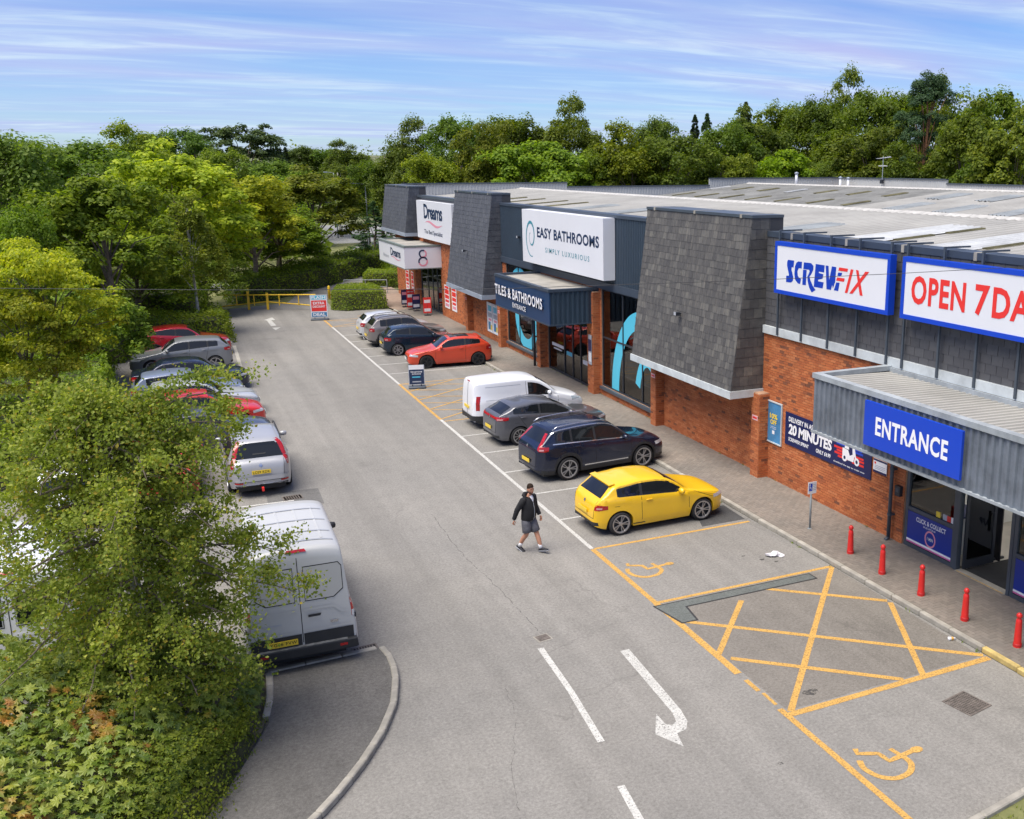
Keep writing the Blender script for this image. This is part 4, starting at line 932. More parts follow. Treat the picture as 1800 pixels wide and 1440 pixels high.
# ================================================================== signs
def sign(name, x, y0, y1, z0, z1, dep, m, lab, frame=None, fw=.1):
    """flat box sign on the west front; y1 is its left edge as read"""
    t = empty(name, (x, (y0 + y1) / 2, z0)); b = MB(); b.box(x, x + dep, y0, y1, z0, z1); b.build('panel', m, t)
    if frame:
        b = MB(); e = .012
        b.box(x - e, x + dep + .01, y0 - .01, y1 + .01, z1 - fw, z1 + .01); b.box(x - e, x + dep + .01, y0 - .01, y1 + .01, z0 - .01, z0 + fw); b.box(x - e, x + dep + .01, y1 - fw, y1 + .01, z0 + fw, z1 - fw); b.box(x - e, x + dep + .01, y0 - .01, y0 + fw, z0 + fw, z1 - fw)
        b.build('frame', frame, t)
    tag(t, lab, 'sign'); return t
SX = 15.94
sg = sign('shop_sign', SX, 19.02, 24.0, 5.89, 7.33, .17, MAT['white_sign'], 'white sign with blue frame, blue and red slanted lettering and no number', MAT['blue_sign'])
BL = [[[330, 380], [405, 390], [400, 462], [378, 458], [375, 480], [400, 560], [398, 600], [375, 620], [312, 612], [312, 545], [345, 548], [345, 535], [318, 440], [318, 400]],
 [[455, 400], [502, 405], [500, 475], [465, 470], [450, 500], [455, 545], [475, 575], [497, 582], [488, 638], [460, 630], [425, 590], [413, 530], [418, 450], [432, 415]],
 [[518, 487], [562, 492], [558, 652], [515, 645]],
 [[525, 410], [610, 420], [640, 450], [640, 490], [615, 540], [598, 560], [610, 600], [640, 660], [675, 705], [630, 730], [600, 680], [578, 610], [572, 560], [585, 540], [597, 505], [590, 490], [520, 480]],
 [[665, 430], [768, 445], [765, 520], [705, 510], [705, 525], [758, 540], [750, 585], [700, 595], [700, 612], [765, 625], [755, 688], [652, 670]],
 [[780, 447], [812, 452], [825, 600], [850, 458], [898, 465], [893, 620], [870, 690], [862, 650], [850, 705], [800, 697]],
 [[920, 522], [965, 525], [955, 560], [915, 555]], [[905, 625], [942, 630], [930, 718], [882, 708]]]
RD = [[[930, 468], [1025, 482], [1020, 515], [922, 502]], [[912, 572], [995, 585], [988, 620], [903, 605]], [[1055, 487], [1083, 492], [1030, 740], [1002, 735]], [[1108, 493], [1135, 500], [1190, 768], [1160, 762]], [[1205, 512], [1243, 515], [1085, 745], [1050, 742]]]
def logo_xy(p):
    """logo design grid -> metres along and up the sign face"""
    u = (p[0] - 312) / (1243 - 312); top = 380 + 135 * u; bot = 612 + 165 * u * 1.0
    return u * 3.62, (bot - p[1]) / (bot - top) * 0.62
def polys(name, PL, m, parent, x, y, z, lift, fn):
    for pl in PL:
        b = MB(); q = [fn(p) for p in pl]; b.add([(x - lift, y - u, z + v) for u, v in q], [tuple(range(len(q)))]); o = b.build(name, m, parent)
        bm = bmesh.new(); bm.from_mesh(o.data); bmesh.ops.triangulate(bm, faces=bm.faces); bm.to_mesh(o.data); bm.free()
polys('letter', BL, MAT['screw_blue'], sg, SX, 23.42, 6.24, .004, logo_xy); polys('letter', RD[:4], MAT['red_print'], sg, SX, 23.42, 6.24, .005, logo_xy); polys('letter', RD[4:], MAT['red_print'], sg, SX, 23.42, 6.24, .006, logo_xy)
s2_ = sign('shop_sign', SX, 12.3, 18.56, 5.89, 7.33, .17, MAT['white_sign'], 'white sign with blue frame reading OPEN 7 DAYS in red', MAT['blue_sign'])
lettering('lettering', 'OPEN', (SX, 18.22, 6.27), WX, UZ, 1.76, .67, MAT['red_print'], s2_, .03, 1.10); lettering('lettering', '7', (SX, 16.18, 6.27), WX, UZ, .42, .67, MAT['red_print'], s2_, .03); lettering('lettering', 'DAYS', (SX, 15.66, 6.27), WX, UZ, 1.85, .67, MAT['red_print'], s2_, .03, 1.10)
s3 = sign('entrance_sign', 13.84, 14.1, 17.1, 3.38, 4.39, .06, MAT['blue_sign'], 'plain blue sign reading ENTRANCE in white on the grey canopy')
lettering('lettering', 'ENTRANCE', (13.84, 16.70, 3.68), WX, UZ, 2.24, .42, MAT['white_print'], s3, .03, 1.10)
s4 = sign('bathroom_sign', 15.74, 35.7, 45.1, 5.03, 7.44, .5, MAT['white_sign'], 'large white box sign reading EASY BATHROOMS with a teal spiral')
lettering('lettering', 'EASY BATHROOMS', (15.74, 43.1, 6.26), WX, UZ, 7.0, .46, MAT['navy_print'], s4, .028, 1.05); lettering('lettering', 'SIMPLY LUXURIOUS', (15.74, 42.07, 5.65), WX, UZ, 4.98, .22, MAT['teal_print'], s4, .006, 1.45)
b = MB(); V = []; n = 60
for i in range(n + 1):                           # the spiral: open tail, outer curl, inner hook
    f = i / n; a = R(-75 - 520 * f); r_ = .78 * (1 - f) ** .75 + .10; wd = .035 + .10 * math.sin(math.pi * min(1, f * 1.25)) ** 1.0
    cy, cz = 0.0, -.25 * f * 0 ; ex = 1.0
    for s_ in (-.5, .5): V.append((15.734, 43.93 - (r_ + s_ * wd) * math.cos(a) * .82, 6.28 + (r_ + s_ * wd) * math.sin(a) * 1.0 - 0.08 + .10 * f))
b.add(V, [(2 * i, 2 * i + 1, 2 * i + 3, 2 * i + 2) for i in range(n)]); b.build('spiral_emblem', MAT['teal_print'], s4)
s5 = empty('canopy_lettering', (14.1, 41, 3.3)); tag(s5, 'raised white letters TILES & BATHROOMS ENTRANCE on the navy canopy', 'sign')
[lettering('lettering', w_, (14.115, y_, 3.68), WX, UZ, l_, .46, MAT['white_print'], s5, .02, 1.10, lift=.07, depth=.06) for w_, y_, l_ in (('TILES', 44.3, 1.62), ('&', 42.45, .42), ('BATHROOMS', 41.8, 3.7))]; lettering('lettering', 'ENTRANCE', (14.115, 41.95, 3.32), WX, UZ, 1.72, .21, MAT['white_print'], s5, .01, 1.1, lift=.03, depth=.025)
def wave(name, x, y, z, wd, amp, th, m, parent):
    V = []; n = 20
    for i in range(n + 1): f = i / n; zz = amp * math.sin(f * 2 * math.pi + .3) * (1.0); t_ = th * math.sin(math.pi * f) + .004; V += [(x, y - wd * f, z + zz + t_), (x, y - wd * f, z + zz - t_)]
    b = MB(); b.add(V, [(2 * i, 2 * i + 1, 2 * i + 3, 2 * i + 2) for i in range(n)]); b.build(name, m, parent)
s6 = sign('bed_shop_sign', 15.95, 58.1, 66.6, 4.80, 7.20, .4, MAT['white_sign'], 'white square sign reading Dreams with a pink wave below')
lettering('lettering', 'Dreams', (15.95, 64.7, 6.10), WX, UZ, 4.5, .92, MAT['navy_print'], s6, .03, .9); wave('wave_emblem', 15.944, 64.5, 5.82, 4.2, .12, .075, MAT['pink_print'], s6); lettering('lettering', 'The Bed Specialist', (15.95, 64.8, 5.08), WX, UZ, 4.5, .34, MAT['navy_print'], s6, .012, .95)
for y_, z_ in ((64.72, 6.1), (64.72, 6.965)): b = MB(); b.box(15.944, 15.946, y_ - .5, y_, z_, z_ + .05); b.build('letter_serif', MAT['navy_print'], s6)
s7 = empty('canopy_lettering', (13.98, 66, 3.2)); tag(s7, 'thin dark lettering with the word Dreams on the front of the white canopy', 'sign')
lettering('lettering', 'Dreams', (13.975, 66.05, 3.72), WX, UZ, 2.85, .52, MAT['navy_print'], s7, .02, .9); wave('wave_emblem', 13.967, 66.0, 3.62, 2.8, .06, .03, MAT['pink_print'], s7); lettering('lettering', 'Sleep', (13.975, 68.3, 3.95), WX, UZ, 1.5, .22, MAT['grey_print'], s7, .0) if False else None
lettering('lettering', 'Welcome to', (13.975, 68.4, 3.50), WX, UZ, 1.75, .24, MAT['grey_print'], s7, .005)
# figure of eight on the near side of the white canopy
s8 = empty('canopy_emblem', (15.1, 62.1, 3.3)); tag(s8, 'pink and navy figure of eight on the white canopy end', 'sign')
for k, (cz, r_, m1, m2, a0) in enumerate(((4.06, .21, 'navy_print', 'pink_print', 60), (3.58, .26, 'pink_print', 'navy_print', 200))):
    for h, mm in ((0, m1), (1, m2)):
        b = MB(); V = []
        for i in range(15): a = R(a0 + h * 180 + i * 180 / 14); V += [(15.12 + (r_ + .045) * math.cos(a), 62.135, cz + (r_ + .045) * math.sin(a)), (15.12 + (r_ - .045) * math.cos(a), 62.135, cz + (r_ - .045) * math.sin(a))]
        b.add(V, [(2 * i, 2 * i + 1, 2 * i + 3, 2 * i + 2) for i in range(14)]); b.build('emblem_arc', MAT[mm], s8)
# posters and banner
def poster(x, y0, y1, z0, z1, back, lab, frame=None, bars=(), name='poster'):
    t = empty(name, (x, (y0 + y1) / 2, z0)); b = MB(); b.box(x, x + .015, y0, y1, z0, z1); b.build('sheet', back, t)
    if frame:
        e = .035; b = MB(); b.box(x - .02, x + .02, y0 - e, y1 + e, z1, z1 + e); b.box(x - .02, x + .02, y0 - e, y1 + e, z0 - e, z0); b.box(x - .02, x + .02, y0 - e, y0, z0, z1); b.box(x - .02, x + .02, y1, y1 + e, z0, z1); b.build('frame', frame, t)
    for i, (u0, u1, v0, v1, mm) in enumerate(bars): b = MB(); b.quad((x - .003, y1 - (y1 - y0) * u0, z0 + (z1 - z0) * v0), (x - .003, y1 - (y1 - y0) * u1, z0 + (z1 - z0) * v0), (x - .003, y1 - (y1 - y0) * u1, z0 + (z1 - z0) * v1), (x - .003, y1 - (y1 - y0) * u0, z0 + (z1 - z0) * v1)); b.build('print', MAT[mm], t)
    tag(t, lab, 'poster'); return t
PX = FX - .045
p1 = poster(PX, 23.9, 24.74, 1.3, 2.52, MAT['sky_print'], 'blue framed poster reading 10% OFF beside the brick pillar', MAT['pale_trim'])
lettering('lettering', '10%', (PX, 24.5, 2.02), WX, UZ, .40, .16, MAT['yellow_print'], p1, .03); lettering('lettering', 'OFF', (PX, 24.46, 1.84), WX, UZ, .32, .15, MAT['yellow_print'], p1, .03)
for z_ in (1.76, 1.71): lettering('lettering', 'YOUR NEXT ORDER' if z_ > 1.75 else 'IN THE APP', (PX, 24.45, z_), WX, UZ, .30, .03, MAT['white_print'], p1, .01)
b = MB(); b.box(PX - .004, PX - .001, 24.24, 24.36, 1.55, 1.66); b.build('print', MAT['white_print'], p1)
p2 = poster(PX, 19.70, 23.68, 1.42, 2.40, MAT['deep_blue'], 'wide navy banner reading 20 MINUTES with a white scooter')
lettering('lettering', 'DELIVERY IN AS LITTLE AS', (PX, 23.5, 2.14), WX, UZ, 2.0, .15, MAT['white_print'], p2, .025); lettering('lettering', '20 MINUTES', (PX, 23.5, 1.76), WX, UZ, 2.1, .32, MAT['white_print'], p2, .04, .95, .08)
lettering('lettering', 'SCREWFIX SPRINT', (PX, 23.49, 1.56), WX, UZ, 1.02, .11, MAT['white_print'], p2, .03, 1, .15); lettering('lettering', 'ONLY £4.99', (PX, 22.12, 1.55), WX, UZ, .68, .12, MAT['white_print'], p2, .03); lettering('lettering', 'download the app to order now', (PX, 21.3, 1.50), WX, UZ, 1.35, .06, MAT['white_print'], p2, .012)
def banner_poly(pts, mm, lift): b = MB(); b.add([(PX - lift, 21.3 - u, 1.55 + v) for u, v in pts], [tuple(range(len(pts)))]); o = b.build('scooter_print', MAT[mm], p2)
for k, (u0, u1, v) in enumerate(((.0, .55, .38), (.12, .6, .30), (.03, .5, .22), (.18, .6, .14), (.85, 1.3, .22), (.8, 1.3, .12), (.9, 1.28, .3))): banner_poly([(u0, v), (u1, v), (u1, v + .06), (u0, v + .06)], 'red_print', .002)
for k, (u0, u1, v) in enumerate(((.1, .6, .5), (.2, .7, .58), (.8, 1.25, .42), (.85, 1.2, .5))): banner_poly([(u0, v), (u1, v), (u1, v + .06), (u0, v + .06)], 'blue_sign', .002)
disc = lambda cu, cv, r_: [(cu + r_ * math.cos(i * math.pi / 8), cv + r_ * math.sin(i * math.pi / 8)) for i in range(16)]
banner_poly(disc(.48, .20, .11), 'white_print', .004); banner_poly(disc(1.0, .20, .11), 'white_print', .004); banner_poly(disc(.48, .20, .05), 'navy_print', .005); banner_poly(disc(1.0, .20, .05), 'navy_print', .005)
banner_poly([(.38, .28), (.62, .16), (.86, .16), (.92, .40), (.86, .58), (.80, .57), (.82, .36), (.70, .30), (.62, .44), (.38, .46)], 'white_print', .0045); banner_poly([(.46, .46), (.66, .46), (.64, .58), (.50, .60)], 'white_print', .0046); banner_poly([(.84, .60), (.9, .55), (1.0, .2), (.94, .2)], 'white_print', .0047)
p3 = poster(PX, 19.09, 19.62, 1.70, 2.06, MAT['white_print'], 'small white notice with dark edges beside the drainpipe', None, [(0, 1, .86, 1, 'deep_blue'), (0, 1, 0, .16, 'deep_blue'), (.08, .2, .62, .78, 'red_print'), (.1, .9, .5, .54, 'grey_print'), (.1, .9, .38, .42, 'grey_print'), (.1, .8, .27, .31, 'grey_print')], 'notice')
def red_words(p, n=5): pass
for y0, y1, lab in ((60.55, 61.65, 'red and white sale poster left of a pair by the dark mansard'), (58.95, 60.0, 'red and white sale poster right of a pair by the dark mansard'), (71.2, 72.2, 'red and white sale poster left of a pair under the white canopy'), (69.8, 70.5, 'red and white sale poster right of a pair under the white canopy')):
    poster(PX, y0, y1, .72, 2.15, MAT['white_print'], lab, None, [(.1, .9, .86, .96, 'red_print'), (.08, .92, .62, .82, 'red_print'), (.08, .92, .42, .58, 'red_print'), (.12, .88, .26, .37, 'red_print'), (.15, .85, .08, .2, 'pink_print')])
for y0, lab in ((51.9, 'bathroom offer poster left of a pair between brick pillars'), (50.95, 'bathroom offer poster right of a pair between brick pillars')):
    poster(PX, y0, y0 + .85, .55, 2.1, MAT['white_print'], lab, MAT['white_sign'], [(.15, .85, .72, .92, 'cyan_vinyl'), (.1, .9, .5, .66, 'grey_print'), (.2, .8, .38, .46, 'pink_print'), (.15, .6, .06, .34, 'sky_print'), (.62, .9, .06, .24, 'yellow_print')])
poster(15.98 - .06, 37.42, 37.75, 1.35, 2.6, MAT['grey_print'], 'narrow purple and white notice on the pillar by the bathroom doors', None, [(0, 1, .45, .85, 'deep_blue'), (.1, .9, .1, .4, 'white_print')], 'notice')
for yy, xx, lab in ((31.75, 15.93, 'small pink notice on the brick pillar left of the near mansard'), (24.84, 15.93, 'small pink notice on the brick pillar right of the near mansard'), (55.8, 15.93, 'small pink notice on the pillar under the middle mansard'), (49.75, 15.93, 'small pink notice on the pillar beside the left shop window')):
    poster(xx, yy - .15, yy + .15, 1.9, 2.05, mat('pink_pale', (.75, .45, .45), .6), lab, None, [(.1, .9, .3, .7, 'red_print')], 'notice')
# drainpipe, call box
t = empty('drainpipe', (16.17, 18.78, .1)); b = MB(); b.tube([(0, 0, .06), (0, 0, 3.1)], .05, 10); b.tube([(0, 0, .08), (-.05, 0, .03), (-.10, 0, .01)], .05, 8); b.build('pipe', MAT['frame_grey'], t, smooth=True, local=True)
for z in (.7, 1.9, 2.7): b = MB(); b.lathe([(.052, -.03), (.064, -.03), (.064, .03), (.052, .03)], (0, 0, z)); b.box(.0, .12, -.075, .075, z - .02, z + .02); b.build('bracket', MAT['frame_grey'], t, local=True)
tag(t, 'dark grey drainpipe on the brick wall left of the entrance', 'drainpipe')
t = empty('drainpipe', (16.2, 44.02, .1)); t.location = (15.86, 44.18, .1); b = MB(); b.tube([(0, 0, .02), (0, 0, 3.0)], .06, 10); b.build('pipe', MAT['frame_dark'], t, smooth=True, local=True); b = MB(); b.box(-.0, .4, -.08, .08, 1.4, 1.45); b.build('bracket', MAT['frame_dark'], t, local=True); tag(t, 'black drainpipe on the pillar left of the bathroom shop doors', 'drainpipe')
t = empty('call_box', (FX - .12, 18.56, 1.35)); b = MB(); b.box(0, .11, -.09, .09, 0, .26); bevel_mesh(b.mesh('x'), .01); b.build('housing', MAT['frame_dark'], t, local=True); b = MB(); b.box(-.006, 0, -.05, .05, .1, .2); b.build('grille', MAT['frame_grey'], t, local=True); tag(t, 'small black box on the brick jamb right of the drainpipe', 'call box')
# ================================================================== vehicles
def paint(name, col, metal=0.35, rough=0.28):
    return mat(name, col, rough, metal=metal, coat=0.7 if rough < .4 else .25, var=0.04, vscale=0.8)
mat('car_glass', (0.010, 0.012, 0.014), 0.03, spec=0.55)
mat('tyre', (0.018, 0.018, 0.019), 0.85, var=.25, vscale=8); mat('car_black', (0.020, 0.021, 0.023), 0.55, var=.2, vscale=3)
mat('alloy', (0.42, 0.42, 0.44), 0.3, metal=0.8); mat('alloy_dark', (0.03, 0.03, 0.032), 0.35, metal=0.4); mat('chrome', (0.62, 0.62, 0.64), 0.18, metal=0.9)
mat('tail_red', (0.36, 0.008, 0.010), 0.15, coat=0.6, var=.35, vscale=14); mat('lamp_clear', (0.55, 0.57, 0.60), 0.12, metal=0.3, coat=.6); mat('plate_yellow', (0.80, 0.56, 0.04), 0.4); mat('plate_white', (0.75, 0.75, 0.72), .4); mat('shut_line', (0.008, 0.008, 0.009), 0.7); mat('plate_black', (.01, .01, .012), .5)

def pchip(pts):
    X = np.array([p[0] for p in pts], float); Y = np.array([p[1] for p in pts], float); h = np.diff(X); d = np.diff(Y) / h; m = np.zeros(len(X))
    for i in range(1, len(X) - 1):
        if d[i - 1] * d[i] > 0: w1, w2 = 2 * h[i] + h[i - 1], h[i] + 2 * h[i - 1]; m[i] = (w1 + w2) / (w1 / d[i - 1] + w2 / d[i])
    m[0], m[-1] = d[0], d[-1]
    def f(x):
        x = min(max(x, X[0]), X[-1]); i = min(max(int(np.searchsorted(X, x) - 1), 0), len(X) - 2); t = (x - X[i]) / h[i]
        return float((2 * t**3 - 3 * t**2 + 1) * Y[i] + (t**3 - 2 * t**2 + t) * h[i] * m[i] + (-2 * t**3 + 3 * t**2) * Y[i + 1] + (t**3 - t**2) * h[i] * m[i + 1])
    return f
def wheel_meshes(r_, wd, style):
    t = MB(); h = wd / 2; ri = r_ * .755
    t.lathe([(ri, -h * .86), (ri + .02, -h), (r_ - .035, -h), (r_ - .008, -h * .8), (r_, -h * .45), (r_, h * .45), (r_ - .008, h * .8), (r_ - .035, h), (ri + .02, h), (ri, h * .86)], (0, 0, 0), 'Y', 28)
    tm = t.mesh('wheel'); fix_normals(tm); tm.shade_smooth(); tm.materials.append(MAT['tyre'])
    # rim faces -Y (outer side)
    g = MB(); g.cur = 1; g.lathe([(0, -h * .25), (ri, -h * .25), (ri + .004, -h * .9)], (0, 0, 0), 'Y', 28); g.lathe([(0, h * .3), (ri, h * .3)], (0, 0, 0), 'Y', 16); g.cur = 0
    g.lathe([(ri + .012, -h * .90), (ri + .012, -h * 1.0), (ri - .022, -h * .97), (ri - .03, -h * .75)], (0, 0, 0), 'Y', 28)
    g.lathe([(0, -h * .86), (.05, -h * .84), (.062, -h * .6)], (0, 0, 0), 'Y', 12)
    n, wsp, dbl = style[0], style[1], style[2]
    for k in range(n):
        for off in ((-dbl, dbl) if dbl else (0,)):
            a = 2 * math.pi * k / n; c, s = math.cos(a), math.sin(a)
            def P(rr, u, d): u2 = u + off * (rr / ri); return (rr * c - u2 * s, d, rr * s + u2 * c)
            w0, w1 = wsp * .8, wsp
            g.add([P(.04, -w0, -h * .80), P(.04, w0, -h * .80), P(ri - .015, w1, -h * .88), P(ri - .015, -w1, -h * .88), P(.04, -w0, -h * .45), P(.04, w0, -h * .45), P(ri - .015, w1, -h * .5), P(ri - .015, -w1, -h * .5)], [(0, 1, 2, 3), (0, 4, 5, 1), (1, 5, 6, 2), (3, 2, 6, 7), (0, 3, 7, 4)])
    rm = g.mesh('rim'); fix_normals(rm); sharp(rm, 30)
    return tm, rm
_W = {}
class Car:
    """a vehicle lofted from its side profile; local frame: nose at +X, left side at +Y, ground at z = 0"""
    def __init__(s, name, spec):
        s.sp = spec; s.L, s.W = spec['L'], spec['W']; s.root = empty(name); s.top = pchip(spec['top']); s.belt = pchip(spec['belt'])
        Lc = s.L; s.plan = pchip(spec.get('plan') or [(0, .58), (.05, .70), (.16, .82), (.4, .93), (.85, .995), (Lc * .5, 1.0), (Lc - 1.0, .99), (Lc - .55, .955), (Lc - .28, .895), (Lc - .12, .815), (Lc - .04, .73), (Lc, .62)])
        s.body()
    def X(s, x): return s.L / 2 - x
    def body(s):
        sp = s.sp; Lc = s.L; ax = sp['axles']; rw = sp['R']; ra = rw + sp.get('arch', .055); sill = sp.get('sill', .19)
        xs = set(np.round(np.concatenate([np.linspace(0, .18, 7), np.linspace(.18, Lc - .45, 44), np.linspace(Lc - .45, Lc, 18)]), 4))
        for a in ax: xs |= set(np.round(a + ra * np.cos(np.linspace(0, math.pi, 21)), 4))
        xs = sorted(x for x in xs if 0 <= x <= Lc); xs = [x for i, x in enumerate(xs) if i == 0 or x - xs[i - 1] > .006]
        rings = []; hw = s.W / 2; tum = sp.get('tum', .36); nS, nG, nT = 8, 5, 9; rr0 = sp.get('round', .13)
        for x in xs:
            T = s.top(x); w_ = hw * s.plan(x); zb = sill + .10 * max(0, 1 - x / .35) ** 2 * 1 + .12 * max(0, 1 - (Lc - x) / .45) ** 2
            arch = False
            for a in ax:
                if abs(x - a) < ra: zb = max(zb, rw * .98 + math.sqrt(ra * ra - (x - a) ** 2)) if True else zb; arch = True
            B = min(s.belt(x), T - .05); B = max(B, zb + .03)
            rr = min(rr0, max(.03, (T - B) * .85)); ze = T - rr
            def side(z):
                q = (z - .58) / .42; y_ = w_ * (1 - .045 * q * q if z < .58 else 1 - .030 * q * q)
                if z > B: yB = w_ * (1 - .030 * ((B - .58) / .42) ** 2); y_ = yB - (z - B) * tum - .012
                y_ += .014 * math.exp(-((z - (B - .11)) / .045) ** 2) * (1 if T - B > .06 else .4); y_ -= .035 * max(0, (.36 - z) / .18) ** 2
                return max(y_, .05)
            ring = [(max(side(zb) - .22, .05), zb + (0.0 if arch else .015))]
            for k in range(nS): z = zb + (B - zb) * k / (nS - 1); ring.append((side(z), z))
            for k in range(1, nG + 1): z = B + (max(ze, B + .004) - B) * k / nG; ring.append((side(z + 1e-6), z))
            ye = ring[-1][0]; z0 = ring[-1][1]; nn = 2.7
            for k in range(1, nT + 1):
                th = math.pi / 2 * k / nT; ring.append((ye * max(0, math.cos(th)) ** (2 / nn), z0 + (T - z0) * math.sin(th) ** (2 / nn)))
            rings.append([(s.X(x), y_, z) for y_, z in ring])
        m = MB(); n = len(rings[0]); clad = sp.get('clad', 0)
        for sg in (1, -1):
            V = [(p[0], p[1] * sg, p[2]) for r_ in rings for p in r_]; F = [(i * n + k, i * n + k + 1, (i + 1) * n + k + 1, (i + 1) * n + k) for i in range(len(rings) - 1) for k in range(n - 1)]
            e0, e1 = len(V), len(V) + 1; V += [(V[0][0], 0, V[0][2]), (V[(len(rings) - 1) * n][0], 0, V[(len(rings) - 1) * n][2])]
            F += [(e0, *range(n)), (e1, *range((len(rings) - 1) * n, len(rings) * n))]
            b0 = len(m.v); m.add(V, F)
        if clad:
            for fi, f in enumerate(m.f):
                zc = sum(m.v[i][2] for i in f) / len(f); xc = Lc / 2 - sum(m.v[i][0] for i in f) / len(f)
                lim = clad + .0
                if len(f) > 4: continue
                near = min(math.hypot(xc - a, zc - rw) for a in ax)
                if zc < lim or (near < ra + .075 and sp.get('arch_clad')): m.mi[fi] = 1
        me = m.mesh('body'); bm = bmesh.new(); bm.from_mesh(me); bmesh.ops.remove_doubles(bm, verts=bm.verts, dist=.0006); bmesh.ops.recalc_face_normals(bm, faces=bm.faces); bm.to_mesh(me); bm.free(); me.shade_smooth(); sharp(me, 50)
        s.b = link('body', me, s.root, [sp['paint'], MAT['car_black']])
        bm = bmesh.new(); bm.from_mesh(me); s.bvh = BVHTree.FromBMesh(bm); bm.free()
        u = MB(); u.box(-Lc / 2 + .25, Lc / 2 - .25, -hw + .24, hw - .24, .17, .62); u.build('underbody', MAT['car_black'], s.root, local=True)
        key = (rw, sp.get('wheel_style', (5, .03, .0)), sp.get('rim', 'alloy'))
        if key not in _W: 
            _W[key] = wheel_meshes(rw, .205, key[1]); _W[key][1].materials.append(MAT[key[2]]); _W[key][1].materials.append(MAT['car_black'])
        for a in ax:
            for sg in (1, -1):
                o = link('wheel', _W[key][0], s.root); o.location = (s.X(a), sg * (hw - .115), rw); r_ = link('rim', _W[key][1], o)
                if sg > 0: r_.rotation_euler[2] = math.pi
    # ---- features laid onto the body by casting rays at it
    def lay(s, name, P, d, m, lift=.004, maxlen=.07, parent=None):
        """polygon P (points near the body) projected along d onto the surface, standing slightly proud"""
        d = Vector(d).normalized(); bm = bmesh.new(); vs = [bm.verts.new(p) for p in P]; bm.faces.new(vs); bmesh.ops.triangulate(bm, faces=bm.faces)
        for _ in range(6):
            es = [e for e in bm.edges if e.calc_length() > maxlen]
            if not es: break
            bmesh.ops.subdivide_edges(bm, edges=es, cuts=1); bmesh.ops.triangulate(bm, faces=bm.faces)
        bad = []; pos = {}
        for v in bm.verts:
            h = s.bvh.ray_cast(v.co - d * 3, d)
            if h[0] is None: bad.append(v)
            else: pos[v] = h[0] - d * lift
        for v, p in pos.items(): v.co = p
        if bad: bmesh.ops.delete(bm, geom=bad, context='VERTS')
        # faces that stretch over an edge of the body are dropped
        me = bpy.data.meshes.new(name); bm.normal_update()
        for f in bm.faces:
            if f.normal.dot(d) > 0: f.normal_flip()
        bm.to_mesh(me); bm.free(); me.shade_smooth()
        return link(name, me, parent or s.root, m)
    def side_poly(s, name, pts, m, sides=(1, -1), lift=.004, **k):
        for sg in sides: s.lay(name, [(s.X(x), sg * 2.0, z) for x, z in pts], (0, -sg, 0), m, lift, **k)
    def windows(s, panes, up=.085, lo=.03, m=None):
        xa, xz = panes[0][0] + .16, panes[-1][1] - .04; Xs = np.linspace(xa, xz, 16); P0 = [(x, s.belt(x) + lo - .012) for x in Xs]; P1 = [(x, max(s.belt(x) + lo, s.top(x) - up + .014)) for x in Xs[::-1]]
        if m is None and len(panes) > 1: s.side_poly('window_surround', P0 + P1, MAT['car_black'], lift=.002)
        for x0, x1 in panes:
            n = max(3, int((x1 - x0) / .07)); X_ = np.linspace(x0, x1, n); lower = [(x, s.belt(x) + lo) for x in X_]; upper = [(x, max(s.belt(x) + lo + .004, s.top(x) - up)) for x in X_[::-1]]
            P = lower + [p for p, q in zip(upper, lower[::-1]) if p[1] > q[1] + .012]
            if len(P) >= 4: s.side_poly('window', P, m or MAT['car_glass'])
    def strip_top(s, name, xa, xb, f0, f1, m, lift=.004, n=7):
        """glass laid on the top profile between two stations (windscreen, rear screen)"""
        V = []; cols = 9
        for i in range(n + 1):
            x = xa + (xb - xa) * i / n; e = .02; tz = (s.top(x + e) - s.top(x - e)) / (2 * e); nrm = Vector((tz, 0, 1)).normalized(); 
            f = f0 + (f1 - f0) * i / n
            for k in range(cols + 1):
                y = s.W / 2 * f * (2 * k / cols - 1); p = Vector((s.X(x), y, s.top(x))); h = s.bvh.ray_cast(p + nrm * .6, -nrm)
                q = h[0] if h[0] is not None else p; V.append(tuple(q + (h[1] if h[1] is not None else nrm) * lift))
        m_ = MB(); m_.add(V, [(i * (cols + 1) + k, i * (cols + 1) + k + 1, (i + 1) * (cols + 1) + k + 1, (i + 1) * (cols + 1) + k) for i in range(n) for k in range(cols)])
        o = m_.build(name, m, s.root, smooth=True, local=True); return o
    def end_poly(s, name, pts, m, end=-1, lift=.006, tilt=0.0, both=True, **k):
        """polygon in (y, z) laid on the tail (end -1) or the nose (end 1); mirrored"""
        for sg in ((1, -1) if both else (1,)): s.lay(name, [(end * 3.5, sg * y, z) for y, z in pts], (-end, -sg * tilt * 0, 0), m, lift, **k)
    def wrap(s, name, c, sz, m, end=-1, ang=40, lift=.006, shape=None):
        """lamp on the corner: laid along a direction between the end and the side"""
        for sg in (1, -1):
            a = R(ang); d = Vector((-end * math.cos(a), -sg * math.sin(a), 0)); u = Vector((-d.y, d.x, 0)); C = Vector((s.X(c[0]), sg * c[1], c[2]))
            q = shape or [(-.5, -.5), (.5, -.5), (.5, .5), (-.5, .5)]; sgn = 1 if (u.x * -end) * 1 > 0 else -1      # first coordinate runs towards the side of the car
            s.lay(name, [C + u * (p[0] * sz[0] * (-sgn)) + Vector((0, 0, p[1] * sz[1])) for p in q], d, m, lift, maxlen=.05)
